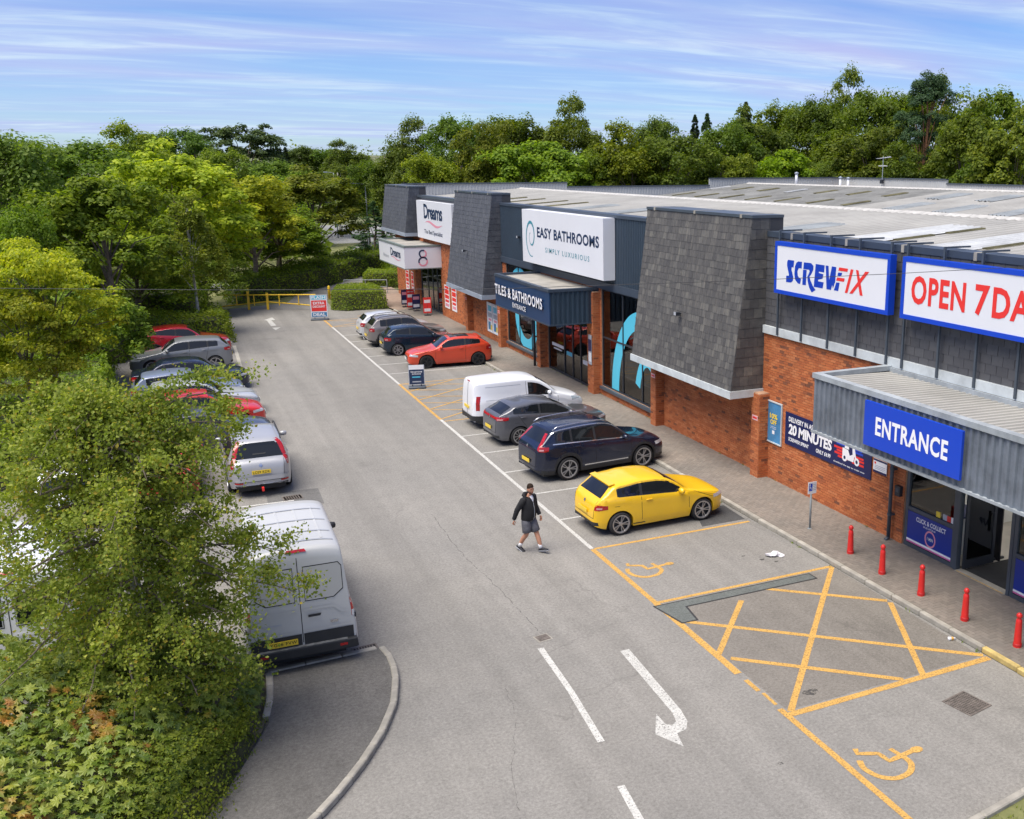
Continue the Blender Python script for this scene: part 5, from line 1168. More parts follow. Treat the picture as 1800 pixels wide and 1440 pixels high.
    def plate(s, z, end=-1, m='plate_yellow', text=None, wd=.52, h=.11):
        hit = s.bvh.ray_cast(Vector((end * 4, .031, z)), Vector((-end, 0, 0))); x = hit[0].x + end * .03
        b = MB(); b.box(min(x, x + end * .012), max(x, x + end * .012), -wd / 2, wd / 2, z - h / 2, z + h / 2); o = b.build('number_plate', MAT[m], s.root, local=True)
        if text:
            ux = (0, -1, 0) if end < 0 else (0, 1, 0); lettering('lettering', text, (x + end * .0125, wd * .44 * (1 if end < 0 else -1), z - h * .34), ux, UZ, wd * .88, h * .68, MAT['plate_black'], o, .008, 1.15, lift=.002)
    def shut(s, x0, pts=None, wd=.012, sides=(1, -1)):
        """door gap: thin dark line down the side"""
        for sg in sides:
            P = pts or [(x0, s.sp.get('sill', .19) + .14), (x0, s.belt(x0))]
            for a, b in zip(P, P[1:]):
                dx, dz = b[0] - a[0], b[1] - a[1]; l = math.hypot(dx, dz); nx, nz = -dz / l * wd / 2, dx / l * wd / 2
                s.lay('door_gap', [(s.X(a[0] + nx), sg * 2, a[1] + nz), (s.X(a[0] - nx), sg * 2, a[1] - nz), (s.X(b[0] - nx), sg * 2, b[1] - nz), (s.X(b[0] + nx), sg * 2, b[1] + nz)], (0, -sg, 0), MAT['shut_line'], .002, maxlen=.12, parent=s.b)
    def handle(s, x, z, m=None):
        for sg in (1, -1):
            h = s.bvh.ray_cast(Vector((s.X(x), sg * 2, z)), Vector((0, -sg, 0)))
            if h[0] is None: continue
            y = h[0].y; b = MB(); b.box(s.X(x) - .09, s.X(x) + .09, min(y, y + sg * .03), max(y, y + sg * .03), z - .016, z + .016); me = bevel_mesh(b.mesh('door_handle'), .01, 2); me.shade_smooth(); link('door_handle', me, s.b, m or s.sp['paint'])
    def mirrors(s, x, z, m=None):
        for sg in (1, -1):
            y = s.W / 2 - .05; b = MB(); b.lathe([(0.0, -.13), (.075, -.11), (.095, -.02), (.085, .06), (0, .09)], (0, 0, 0), 'Y', 12); b.v = [(p[0] * .75 + s.X(x), p[1] * 1.0 + sg * (y + .09), p[2] * .85 + z) for p in b.v]
            b.tube([(s.X(x) - .02, sg * (y - .06), z - .05), (s.X(x), sg * (y + .06), z - .02)], .025, 6); b.build('door_mirror', m or s.sp['paint'], s.root, smooth=True, local=True)
    def place(s, x, y, rz, label, cat='car', group='parked cars'):
        s.root.location = (x, y, 0); s.root.rotation_euler = (0, 0, rz); tag(s.root, label, cat, group); return s

def hatch(name, paint_, L_=4.0, W_=1.72, H_=1.46, wb=2.5, fo=.80, Rw=.305, doors=5, style=(5, .030, 0), rim='alloy', tail='hatch', hood=.92, cowl=None, belt0=.90, belt1=1.0, spoiler=False, clad=0, sill=.19, black_roof=None, tail_z=.95, lamp_z=None, lamp=(.30, .22), dark_glass=True, plate='plate_yellow', text=None, roof_end=None, arch=.055, arch_clad=False, screen=.66, shape=None, rear_lean=.30, roofbars=False, plate_z=None, lamp_shape=None):
    """common small-car builder; x runs from the nose backwards"""
    xc = cowl or fo + .42; xr = xc + screen; re = roof_end or L_ - rear_lean - .22
    top = [(0, .50), (.03, .62), (.12, hood * .78), (.35, hood * .885), (xc - .25, hood * .985), (xc, hood + .045), (xc + screen * .5, hood + .045 + (H_ - .09 - hood) * .56), (xr, H_ - .065), (xr + .38, H_ - .008), (xr + .75, H_), (re - .45, H_ - .03), (re, H_ - .085), (re + .05, H_ - .12), (L_ - .17, tail_z + .05), (L_ - .06, tail_z - .08), (L_ - .02, tail_z - .25), (L_, .50)]
    if tail == 'saloon': top = top[:11] + [(re - .2, H_ - .12), (L_ - .62, 1.02), (L_ - .40, .985), (L_ - .08, .95), (L_ - .02, .80), (L_, .5)]
    top = shape or top
    belt = [(0, .62), (.5, .74), (xc - .1, belt0 - .02), (xc + .2, belt0), (L_ * .6, (belt0 + belt1) / 2 + .01), (L_ - .5, belt1), (L_, belt1 - .06)]
    sp = dict(L=L_, W=W_, top=top, belt=belt, axles=(fo, fo + wb), R=Rw, paint=paint_, wheel_style=style, rim=rim, clad=clad, sill=sill, arch=arch, arch_clad=arch_clad)
    c = Car(name, sp)
    c.strip_top('windscreen', xc + .06, xr - .02, .80, .68, MAT['car_glass'])
    if tail != 'van':
        ra, rb = (re + .07, L_ - .20) if tail == 'hatch' else (re - .18, L_ - .66); c.strip_top('rear_window', ra, rb, .62, .72, MAT['car_glass'], n=6)
    xb = xr + .52; xe = (L_ - .62 if tail == 'hatch' else L_ - 1.05)
    if doors == 3: c.windows([(xc + .22, xb + .22), (xb + .30, xe)]); c.shut(0, [(xc - .0, .45), (xc + .02, c.belt(xc + .05) - .05)]); c.shut(0, [(xb + .25, .34), (xb + .27, c.belt(xb) )]); c.handle(xb + .05, c.belt(xb) - .10)
    elif doors == 5:
        c.windows([(xc + .22, xb), (xb + .07, xb + .80), (xb + .87, xe)] if xe > xb + 1.05 else [(xc + .22, xb), (xb + .07, xe)])
        c.shut(0, [(xc - .0, .45), (xc + .02, c.belt(xc + .05) - .05)]); c.shut(xb + .035); c.shut(0, [(min(xb + .86, fo + wb - .42), .40), (xb + .86, c.belt(xb + .8))]); c.handle(xb - .16, c.belt(xb) - .10); c.handle(xb + .66, c.belt(xb + .6) - .09)
    c.shut(0, [(.42, .62), (xc - .12, c.belt(xc - .1) + .02)])
    c.mirrors(xc + .28, belt0 + .07)
    lz = lamp_z or tail_z - .16
    c.wrap('tail_lamp', (L_ - .12, W_ / 2 - .10, lz), lamp, MAT['tail_red'], -1, 40, shape=lamp_shape or [(-.5, -.38), (-.30, -.5), (.30, -.42), (.5, -.05), (.46, .42), (.1, .5), (-.5, .36)])
    c.wrap('reverse_lamp', (L_ - .11, W_ / 2 - .13, lz - .02), (lamp[0] * .42, lamp[1] * .30), mat('lamp_pink', (.55, .28, .27), .15, coat=.5), -1, 40, lift=.010)
    c.wrap('headlamp', (.26, W_ / 2 - .16, hood * .70), (.42, .15), MAT['lamp_clear'], 1, 42, shape=[(-.5, -.35), (.5, -.1), (.5, .5), (-.5, .3)])
    c.end_poly('grille', [(-.34, .40), (.34, .40), (.38, .56), (-.38, .56)], MAT['car_black'], 1, both=False); c.end_poly('lower_grille', [(-.5, .24), (.5, .24), (.5, .34), (-.5, .34)], MAT['car_black'], 1, both=False)
    c.end_poly('rear_bumper_trim', [(-W_ * .40, .30), (W_ * .40, .30), (W_ * .40, .40), (-W_ * .40, .40)], MAT['car_black'], -1, both=False)
    c.plate(plate_z or (.62 if tail == 'hatch' else .66), -1, plate, text); c.plate(.44, 1, 'plate_white')
    if tail == 'hatch':
        yw, z1_, z0_ = W_ * .36, tail_z + .02, .50
        for a_, b_ in (((-yw, z1_), (-yw * .94, z0_)), ((yw, z1_), (yw * .94, z0_)), ((-yw * .94, z0_), (yw * .94, z0_))):
            dx, dz = b_[0] - a_[0], b_[1] - a_[1]; l_ = math.hypot(dx, dz); nx, nz = -dz / l_ * .006, dx / l_ * .006; c.end_poly('tailgate_gap', [(a_[0] + nx, a_[1] + nz), (a_[0] - nx, a_[1] - nz), (b_[0] - nx, b_[1] - nz), (b_[0] + nx, b_[1] + nz)], MAT['shut_line'], -1, lift=.003, both=False)
        c.end_poly('badge', [(.05 * math.cos(k * math.pi / 4), tail_z - .10 + .05 * math.sin(k * math.pi / 4)) for k in range(8)], MAT['chrome'], -1, lift=.012, both=False)
    c.side_poly('fuel_flap', [(fo + wb + .02, .80), (fo + wb + .17, .80), (fo + wb + .17, .808), (fo + wb + .02, .808)], MAT['shut_line'], sides=(-1,), lift=.003)
    if spoiler:
        b = MB(); z = c.top(re) ; b.prism([(.02, .0), (.19, -.012), (.19, .018), (.02, .042)], (-1, 0, 0), (0, 0, 1), (0, 1, 0), (c.X(re - .10), -W_ * .345, z - .012), W_ * .69); me = bevel_mesh(b.mesh('spoiler'), .012, 2); fix_normals(me); link('spoiler', me, c.root, paint_)
    if roofbars:
        for sg in (1, -1):
            b = MB(); pts = [(c.X(x), sg * (W_ / 2 - .27), c.top(x) + (.045 if xr + .15 < x < re - .1 else -.01)) for x in np.linspace(xr + .05, re, 12)]; b.tube(pts, .018, 6); b.build('roof_bar', MAT['chrome'] if roofbars == 'chrome' else MAT['car_black'], c.root, smooth=True, local=True)
    c.xc, c.xr, c.re, c.xb, c.xe = xc, xr, re, xb, xe
    return c
NR, NL = 0.0, math.pi                      # nose to the shops / nose away from them
# --- bays along the shops, nearest first
Y1 = hatch('hatchback_car', paint('yellow_car', (0.80, 0.48, 0.010), .0, .3), 3.97, 1.74, 1.42, 2.47, .80, .315, 3, (5, .012, .042), hood=.93, belt0=.91, belt1=1.02, spoiler=True, tail_z=.95, lamp=(.34, .16), lamp_z=.80, rear_lean=.34, lamp_shape=[(-.5, -.30), (.1, -.5), (.5, -.46), (.46, .1), (.30, .5), (-.5, .30)])
Y1.side_poly('sill_badge', [(2.55, .245), (2.55, .275), (2.95, .275), (2.95, .245)], MAT['car_black'])
Y1.end_poly('diffuser', [(-.6, .2), (.6, .2), (.55, .36), (-.55, .36)], MAT['car_black'], -1, both=False)
Y1.place(11.54, 23.2, NR + R(1.5), 'bright yellow three-door hatchback with five-spoke wheels in the nearest shop bay')
C2 = hatch('suv_car', paint('navy_car', (0.010, 0.016, 0.040), .3, .22), 4.60, 1.86, 1.68, 2.66, .93, .365, 5, (5, .013, .045), hood=1.06, belt0=1.06, belt1=1.16, tail_z=1.15, lamp=(.34, .16), lamp_z=1.06, clad=.36, sill=.24, arch=.06, arch_clad=True, roofbars='chrome', screen=.74, rear_lean=.36)
C2.wrap('tail_lamp', (4.46, .70, 1.28), (.13, .40), MAT['tail_red'], -1, 30); C2.side_poly('chrome_strip', [(1.5, .40), (1.5, .435), (3.05, .435), (3.05, .40)], MAT['chrome'], lift=.008)
for x0, x1 in ((C2.xc + .18, C2.xe + .1),):
    X_ = np.linspace(x0, x1, 24); P = [(x, C2.belt(x) + .012) for x in X_]; C2.side_poly('window_trim', P + [(x, z + .028) for x, z in P[::-1]], MAT['chrome'], lift=.009); P = [(x, max(C2.belt(x) + .03, C2.top(x) - .075)) for x in X_]; C2.side_poly('window_trim', P + [(x, z + .026) for x, z in P[::-1]], MAT['chrome'], lift=.009)
C2.place(12.02, 28.3, NR + R(5), 'dark navy family SUV with chrome roof bars beside the yellow hatchback', 'car')
C3 = hatch('hatchback_car', paint('slate_grey_car', (0.105, 0.108, 0.122), .25, .28), 4.30, 1.77, 1.47, 2.6, .88, .325, 5, (10, .010, .0), hood=.93, belt0=.93, belt1=1.09, tail_z=1.06, lamp=(.46, .13), lamp_z=.98, screen=.86, rear_lean=.46, spoiler=False)
C3.end_poly('light_bar', [(-.55, .95), (.55, .95), (.6, 1.02), (-.6, 1.02)], MAT['tail_red'], -1, both=False)
C3.place(12.05, 32.6, NR + R(3), 'slate grey hatchback with a sloping tail between the white van and navy SUV')
vtop = [(0, .52), (.04, .68), (.15, .86), (.5, 1.0), (.95, 1.12), (1.12, 1.17), (1.55, 1.52), (1.95, 1.74), (2.25, 1.80), (2.7, 1.82), (4.0, 1.80), (4.25, 1.78), (4.32, 1.70), (4.38, 1.2), (4.42, .5)]
V4 = Car('small_van', dict(L=4.42, W=1.83, top=vtop, belt=[(0, .66), (.6, .86), (1.1, 1.03), (1.6, 1.06), (2.5, 1.10), (4.42, 1.1)], axles=(.88, .88 + 2.66), R=.315, paint=paint('white_van_paint', (.76, .77, .80), 0, .3), wheel_style=(6, .05, 0), rim='alloy', clad=.34, sill=.2, tum=.13, round=.16))
V4.strip_top('windscreen', 1.20, 1.92, .82, .74, MAT['car_glass']); V4.windows([(1.38, 2.32)], up=.20); V4.mirrors(1.52, 1.18); V4.shut(1.12, [(1.15, .4), (1.15, 1.0)]); V4.shut(2.4, [(2.38, .34), (2.40, 1.66)]); V4.handle(2.2, 1.0, MAT['car_black'])
V4.side_poly('side_panel_groove', [(2.60, 1.54), (2.60, 1.56), (3.95, 1.56), (3.95, 1.54)], MAT['grey_print'], lift=.002); V4.side_poly('side_panel_groove', [(2.60, 1.06), (2.60, 1.08), (3.95, 1.08), (3.95, 1.06)], MAT['grey_print'], lift=.002)
V4.wrap('tail_lamp', (4.38, .86, .98), (.13, .52), MAT['tail_red'], -1, 35); V4.wrap('headlamp', (.36, .72, .84), (.55, .18), MAT['lamp_clear'], 1, 48, shape=[(-.5, -.4), (.5, -.0), (.5, .4), (-.5, .5)])
V4.end_poly('door_gap', [(-.012, .5), (.012, .5), (.012, 1.68), (-.012, 1.68)], MAT['shut_line'], -1, both=False); V4.end_poly('rear_bumper', [(-.84, .32), (.84, .32), (.84, .52), (-.84, .52)], MAT['car_black'], -1, lift=.03, both=False); V4.end_poly('grille', [(-.5, .46), (.5, .46), (.55, .66), (-.55, .66)], MAT['car_black'], 1, both=False)
V4.plate(.78, -1); V4.plate(.42, 1, 'plate_white'); V4.end_poly('brake_lamp', [(-.16, 1.70), (.16, 1.70), (.16, 1.735), (-.16, 1.735)], MAT['tail_red'], -1, both=False)
V4.place(12.1, 35.1, NR + R(1), 'small white panel van parked right of the yellow crossed box', 'van', 'parked vans')
C5 = hatch('hatchback_car', paint('orange_red_car', (0.62, 0.060, 0.022), .1, .3), 4.05, 1.70, 1.43, 2.47, .84, .32, 3, (5, .03, .0), rim='alloy_dark', hood=.90, belt0=.92, belt1=1.05, tail_z=1.0, spoiler=True, rear_lean=.38)
C5.strip_top('sunroof', C5.xr + .12, C5.re - .5, .55, .55, MAT['car_glass'])
C5.place(12.45, 47.0, NL + R(-5), 'orange-red sporty hatchback with black wheels facing away from the shops')
C6 = hatch('hatchback_car', paint('ink_blue_car', (0.008, 0.022, 0.042), .3, .25), 4.0, 1.72, 1.46, 2.5, .82, .305, 3, (7, .020, 0), hood=.91, belt0=.92, belt1=1.08, tail_z=1.02, lamp=(.34, .18)); C6.place(12.05, 51.0, NR + R(-1), 'dark ink blue three-door hatchback next to the orange-red car')
C7 = hatch('crossover_car', paint('taupe_car', (0.20, 0.18, 0.172), .2, .3), 4.25, 1.79, 1.60, 2.57, .86, .34, 5, (5, .012, .036), hood=1.0, belt0=1.0, belt1=1.1, tail_z=1.1, lamp=(.26, .20), clad=.36, sill=.23, arch_clad=True, roofbars='black'); C7.place(11.95, 53.8, NR, 'taupe grey crossover with a towbar between the silver and dark blue hatchbacks')
b = MB(); b.tube([(-2.0, 0, .36), (-2.22, 0, .34), (-2.26, 0, .42)], .025, 6); b.lathe([(0, .06), (.03, .05), (.035, .03), (.02, 0)], (-2.26, 0, .42)); b.build('towbar', MAT['chrome'], C7.root, local=True, smooth=True)
C8 = hatch('hatchback_car', paint('silver_car', (0.56, 0.57, 0.59), .15, .3), 4.0, 1.72, 1.48, 2.5, .82, .30, 5, (7, .020, 0), hood=.91, belt0=.92, belt1=1.03, tail_z=1.02, lamp=(.28, .24)); C8.place(11.85, 56.3, NR + R(-1), 'silver five-door hatchback, farthest of the cars along the shops')
# --- bays on the other side of the lane
D1 = hatch('coupe_suv_car', paint('crimson_car', (0.48, 0.010, 0.022), .25, .26), 4.38, 1.80, 1.56, 2.64, .92, .345, 5, (5, .030, 0), rim='alloy_dark', hood=1.0, belt0=1.0, belt1=1.22, tail_z=1.12, clad=.36, sill=.24, arch_clad=True, spoiler=True, rear_lean=.5); D1.place(1.0, 55.3, NR, 'crimson coupe SUV facing the lane at the far end of the left row')
D2 = hatch('hatchback_car', paint('mid_grey_car', (0.21, 0.22, 0.23), .2, .3), 4.42, 1.80, 1.52, 2.7, .92, .335, 5, (5, .030, 0), hood=.98, belt0=.98, belt1=1.12, tail_z=1.08, lamp=(.34, .16), lamp_z=.98); D2.place(.75, 51.3, NL, 'mid grey hatchback with its tail to the lane beside the crimson car')
D3 = hatch('saloon_car', paint('midnight_car', (0.012, 0.018, 0.045), .35, .25), 4.6, 1.82, 1.44, 2.75, .86, .33, 5, (5, .030, 0), hood=.92, belt0=.93, belt1=1.02, tail='saloon', roof_end=3.75); D3.place(.95, 46.2, NR, 'midnight blue saloon facing the lane behind the birch twigs')
D4 = hatch('hatchback_car', paint('steel_blue_car', (0.20, 0.24, 0.34), .2, .3), 4.2, 1.78, 1.45, 2.6, .86, .32, 5, hood=.92, belt0=.92, belt1=1.02); D4.place(.75, 43.5, NR, 'steel blue hatchback half hidden by the birch beside the dark saloon')
D5 = hatch('hatchback_car', paint('pale_silver_car', (0.48, 0.49, 0.50), .15, .3), 4.2, 1.78, 1.45, 2.6, .86, .32, 5, hood=.92, belt0=.92, belt1=1.02); D5.place(1.1, 41.2, NR, 'pale silver car with only its bonnet showing between blue and red cars')
D6 = hatch('hatchback_car', paint('scarlet_car', (0.62, 0.018, 0.015), .1, .3), 4.15, 1.76, 1.47, 2.55, .84, .315, 5, hood=.94, belt0=.93, belt1=1.04); D6.place(1.1, 38.9, NR, 'scarlet hatchback facing the lane under the birch branches')
D7 = hatch('saloon_car', paint('graphite_car', (0.09, 0.09, 0.11), .5, .28), 4.5, 1.8, 1.43, 2.7, .86, .32, 5, hood=.92, belt0=.93, belt1=1.02, tail='saloon', roof_end=3.7); D7.place(.95, 36.0, NR, 'graphite saloon just beyond the silver estate-style SUV')
N_ = math.pi / 2
D8 = hatch('suv_car', paint('bright_silver_car', (0.38, 0.385, 0.40), .2, .33), 4.55, 1.82, 1.68, 2.62, .92, .35, 5, (7, .020, 0), hood=1.06, belt0=1.04, belt1=1.1, tail_z=1.06, clad=.30, sill=.26, lamp=(.17, .30), lamp_z=1.02, text='LC09 KDK', plate_z=.77, roofbars='black', screen=.72, rear_lean=.30)
D8.wrap('tail_lamp', (4.36, .74, 1.38), (.13, .42), MAT['tail_red'], -1, 30); D8.end_poly('bumper_cover', [(-.80, .52), (.80, .52), (.80, .64), (-.80, .64)], D8.sp['paint'], -1, lift=.05, both=False); D8.end_poly('skid_plate', [(-.6, .33), (.6, .33), (.56, .40), (-.56, .40)], MAT['chrome'], -1, lift=.04, both=False); D8.end_poly('bumper_reflector', [(.52, .45), (.74, .45), (.74, .50), (.52, .50)], MAT['tail_red'], -1, lift=.03); D8.strip_top('wiper', D8.re + .25, D8.re + .27, .2, .2, MAT['car_black'], .012, 2)
b = MB(); b.box(-2.42, -2.28, -.03, .03, .22, .32); b.build('tow_hook', MAT['red_print'], D8.root, local=True)
D8.place(2.2, 29.75 + 2.28, N_, 'silver SUV with roof bars parked tail to the camera, plate LC09 KDK')
D9 = hatch('hatchback_car', paint('cherry_car', (0.55, 0.03, 0.03), .1, .3), 4.1, 1.76, 1.5, 2.55, .84, .315, 5, hood=.94, belt0=.93, belt1=1.04); D9.place(-.25, 30.0 + 2.05, N_, 'red hatchback glimpsed through the birch, left of the silver SUV')
D10 = hatch('estate_car', paint('white_car', (0.74, 0.75, 0.77), 0, .3), 4.4, 1.8, 1.55, 2.65, .9, .32, 5, hood=.95, belt0=.95, belt1=1.04); D10.place(-2.65, 29.0 + 2.2, N_, 'white car glimpsed through the birch, farthest left of its row')
# --- panel vans with their tails to the camera
def big_van(name, pt, text, plate='plate_yellow'):
    t = [(0, .60), (.05, .82), (.18, 1.02), (.55, 1.18), (.9, 1.30), (1.05, 1.36), (1.6, 1.95), (2.0, 2.28), (2.4, 2.42), (2.9, 2.48), (4.8, 2.48), (5.25, 2.46), (5.36, 2.38), (5.44, 1.7), (5.50, .9), (5.52, .5)]
    c = Car(name, dict(L=5.52, W=2.06, top=t, belt=[(0, .75), (.6, 1.0), (1.1, 1.25), (2.0, 1.28), (5.52, 1.3)], axles=(1.0, 1.0 + 3.3), R=.35, paint=pt, wheel_style=(6, .05, 0), clad=.52, sill=.28, tum=.10, round=.16, plan=[(0, .60), (.06, .74), (.2, .86), (.6, .97), (1.0, 1.0), (5.0, 1.0), (5.4, .985), (5.48, .96), (5.52, .93)]))
    c.strip_top('windscreen', 1.16, 2.05, .84, .78, MAT['car_glass']); c.windows([(1.3, 2.2)], up=.5); c.mirrors(1.5, 1.45, MAT['car_black'])
    # rear doors: gap, pressed blank panels, waist fold, handle, black lower band, bumper step
    c.end_poly('door_gap', [(-.007, .62), (.007, .62), (.007, 2.28), (-.007, 2.28)], MAT['shut_line'], -1, lift=.004, both=False)
    panel = mat(pt.name + '_panel', tuple(x * .93 for x in pt.node_tree.nodes['Principled BSDF'].inputs['Base Color'].default_value[:3]), .35, metal=.3, coat=.5)
    c.end_poly('pressed_panel', [(.09, 1.42), (.62, 1.42), (.80, 1.56), (.80, 2.02), (.74, 2.10), (.09, 2.10)], MAT['shut_line'], -1, lift=.003); c.end_poly('pressed_panel', [(.10, 1.44), (.61, 1.44), (.785, 1.575), (.785, 2.01), (.73, 2.085), (.10, 2.085)], panel, -1, lift=.012)
    c.end_poly('waist_fold', [(.05, 1.25), (.58, 1.25), (.72, 1.12), (.86, 1.12), (.86, 1.15), (.74, 1.15), (.60, 1.29), (.05, 1.29)], pt, -1, lift=.03)
    c.end_poly('waist_fold', [(.05, .84), (.86, .84), (.86, .87), (.05, .87)], pt, -1, lift=.025)
    c.end_poly('lower_band', [(.02, .55), (.93, .55), (.93, .80), (.02, .80)], MAT['car_black'], -1, lift=.014)
    c.end_poly('door_handle', [(-.12, 1.12), (-.34, 1.12), (-.36, 1.17), (-.12, 1.17)], MAT['car_black'], -1, lift=.05, both=False)
    c.end_poly('badge', [(-.52, .93), (-.66, .93), (-.66, .975), (-.52, .975)], MAT['chrome'], -1, lift=.02, both=False); c.end_poly('script_badge', [(.36, 1.03), (.70, 1.03), (.70, 1.055), (.36, 1.055)], MAT['grey_print'], -1, lift=.006, both=False)
    c.wrap('tail_lamp', (5.49, .985, 1.17), (.13, .36), MAT['tail_red'], -1, 30); c.wrap('reverse_lamp', (5.49, .985, 1.05), (.12, .12), MAT['lamp_clear'], -1, 30, lift=.010)
    c.end_poly('brake_lamp', [(-.19, 2.385), (.19, 2.385), (.16, 2.43), (-.16, 2.43)], MAT['tail_red'], -1, lift=.02, both=False)
    b = MB(); b.prism([(-1.0, 0), (-.96, -.02), (.96, -.02), (1.0, 0), (.98, .17), (-.98, .17)], (0, 1, 0), (0, 0, 1), (-1, 0, 0), (-2.66, 0, .40), .20); me = bevel_mesh(b.mesh('rear_bumper'), .02, 2); fix_normals(me); link('rear_bumper', me, c.root, MAT['car_black'])
    b = MB(); b.box(-2.85, -2.68, -.80, .80, .571, .578); b.build('bumper_tread', mat('tread_worn', (.13, .135, .14), .6, var=.6, vscale=8), c.root, local=True)
    for sg in (1, -1): b = MB(); b.box(-2.866, -2.861, sg * .72 - .07, sg * .72 + .07, .46, .51); b.build('bumper_reflector', MAT['tail_red'], c.root, local=True)
    for sg in (1, -1):
        for z in (.98, 1.95):
            h = c.bvh.ray_cast(Vector((-2.66, sg * 3, z)), Vector((0, -sg, 0)))
            if h[0] is None: continue
            yy = h[0].y; b = MB(); b.box(-2.71, -2.61, yy - .015, yy + .015, z - .045, z + .045); b.build('door_hinge', MAT['car_black'], c.root, local=True)
    # roof swages
    for x in (-.4, -1.1, -1.8, -2.3): 
        b = MB(); V = []
        for k in range(9): y = -.72 + k * .18; h = c.bvh.ray_cast(Vector((x, y, 4)), Vector((0, 0, -1))); h2 = c.bvh.ray_cast(Vector((x + .05, y, 4)), Vector((0, 0, -1))); V += [(x, y, h[0].z + .012), (x + .05, y, h2[0].z + .012)]
        b.add(V, [(2 * i, 2 * i + 1, 2 * i + 3, 2 * i + 2) for i in range(8)]); b.build('roof_swage', panel, c.b, local=True)
    for y in (-.52, -.18, .18, .52):
        b = MB(); h = c.bvh.ray_cast(Vector((-.5, y, 4)), Vector((0, 0, -1))); b.box(-2.2, -.25, y - .02, y + .02, h[0].z - .03, h[0].z + .008); b.build('roof_swage', pt, c.b, local=True)
    c.plate(.655, -1, plate, text) if False else None
    x = -2.785; b = MB(); b.box(x - .012, x, .10, .62, .62, .73); o = b.build('number_plate', MAT[plate], c.root, local=True)
    if text: lettering('lettering', text, (x - .0125, .60, .645), (0, -1, 0), UZ, .48, .068, MAT['plate_black'], o, .008, 1.15, lift=.002)
    return c
TV = big_van('panel_van', paint('silver_van_paint', (0.47, 0.475, 0.47), .05, .42), 'YG66 FVW'); TV.place(1.90, 18.42 + 2.76, N_ - R(1.5), 'tall silver panel van seen from behind, plate YG66 FVW, beside the curved kerb', 'van', 'parked vans')
WV = big_van('panel_van', paint('white_big_van', (0.74, 0.75, 0.77), 0, .35), None); WV.place(-2.95, 19.6 + 2.76, N_, 'tall white panel van at the left edge behind the birch', 'van', 'parked vans')
WV.end_poly('orange_stripe', [(-.9, .86), (.9, .86), (.9, .93), (-.9, .93)], mat('orange_print', (.7, .28, .04), .5), -1, lift=.032, both=False); WV.end_poly('rear_window', [(.12, 1.46), (.6, 1.46), (.76, 1.6), (.76, 2.0), (.12, 2.05)], MAT['car_glass'], -1, lift=.016)
# ================================================================== street furniture and small things
mat('bollard_red', (0.62, 0.022, 0.018), 0.35, var=.10, vscale=6); mat('post_grey', (0.26, 0.29, 0.30), 0.5, var=.15, vscale=6); mat('barrier_yellow', (0.80, 0.50, 0.02), 0.5, var=.15, vscale=3)
bp = MB(); bp.lathe([(0, 0), (.085, 0), (.085, .03), (.078, .06), (.062, .52), (.058, .575), (.040, .60), (.040, .615), (.058, .640), (.060, .670), (.045, .705), (.018, .725), (0, .728)], (0, 0, 0), 'Z', 20)
bme = bp.mesh('post'); fix_normals(bme); bme.shade_smooth(); sharp(bme, 40); bme.materials.append(MAT['bollard_red'])
rp_ = MB(); rp_.lathe([(.0865, .03), (.0865, .075), (.08, .08)], (0, 0, 0), 'Z', 20); rme = rp_.mesh('base_ring'); rme.shade_smooth(); rme.materials.append(mat('bollard_dark', (0.45, .018, .016), .4))
BLAB = ['red bollard farthest from the camera, nearest the grey sign post', 'second red bollard counting from the grey sign post', 'middle one of the five red bollards', 'fourth red bollard from the sign post, opposite the open door', 'nearest of the five red bollards, at the right edge']
for i, (x, y) in enumerate(((14.72, 18.45), (14.60, 17.1), (14.60, 15.76), (14.57, 14.38), (14.66, 13.02))):
    t = empty('bollard', (x, y, .118)); link('post', bme, t); link('base_ring', rme, t); t.rotation_euler = (R(.4 * (i - 2)), R(.3 * ((i * 7) % 3 - 1)), i); tag(t, BLAB[i], 'bollard', 'red bollards before the entrance')
t = empty('sign_post', (14.82, 20.3, .118)); b = MB(); b.tube([(0, 0, 0), (0, 0, 1.22)], .028, 10); b.build('post', MAT['post_grey'], t, smooth=True, local=True)
b = MB(); b.box(-.13, .13, -.04, -.03, .98, 1.30); b.build('plate', MAT['white_print'], t, local=True)
b = MB(); b.add([(-.10, -.0415, 1.06), (0.0, -.0415, 1.06), (0.0, -.0415, 1.26), (-.10, -.0415, 1.26)], [(0, 1, 2, 3)]); b.build('blue_panel', MAT['blue_sign'], t, local=True)
b = MB(); b.add([(-.07 + .02 * math.cos(i * math.pi / 4), -.043, 1.225 + .02 * math.sin(i * math.pi / 4)) for i in range(8)], [tuple(range(8))]); b.box(-.075, -.06, -.0435, -.043, 1.13, 1.2); b.box(-.06, -.03, -.0435, -.043, 1.14, 1.155); b.box(-.04, -.028, -.0435, -.043, 1.09, 1.14); b.build('wheelchair_mark', MAT['white_print'], t, local=True)
for z in (1.22, 1.17, 1.12, 1.07): b = MB(); b.box(.02, .11, -.0415, -.041, z, z + .018); b.build('text_line', MAT['grey_print'], t, local=True)
b = MB(); b.lathe([(.03, .0), (.06, .0), (.055, .015), (.03, .02)], (0, 0, 0)); b.build('base_collar', MAT['post_grey'], t, local=True); tag(t, 'thin grey post with a small blue and white disabled parking plate', 'sign post')
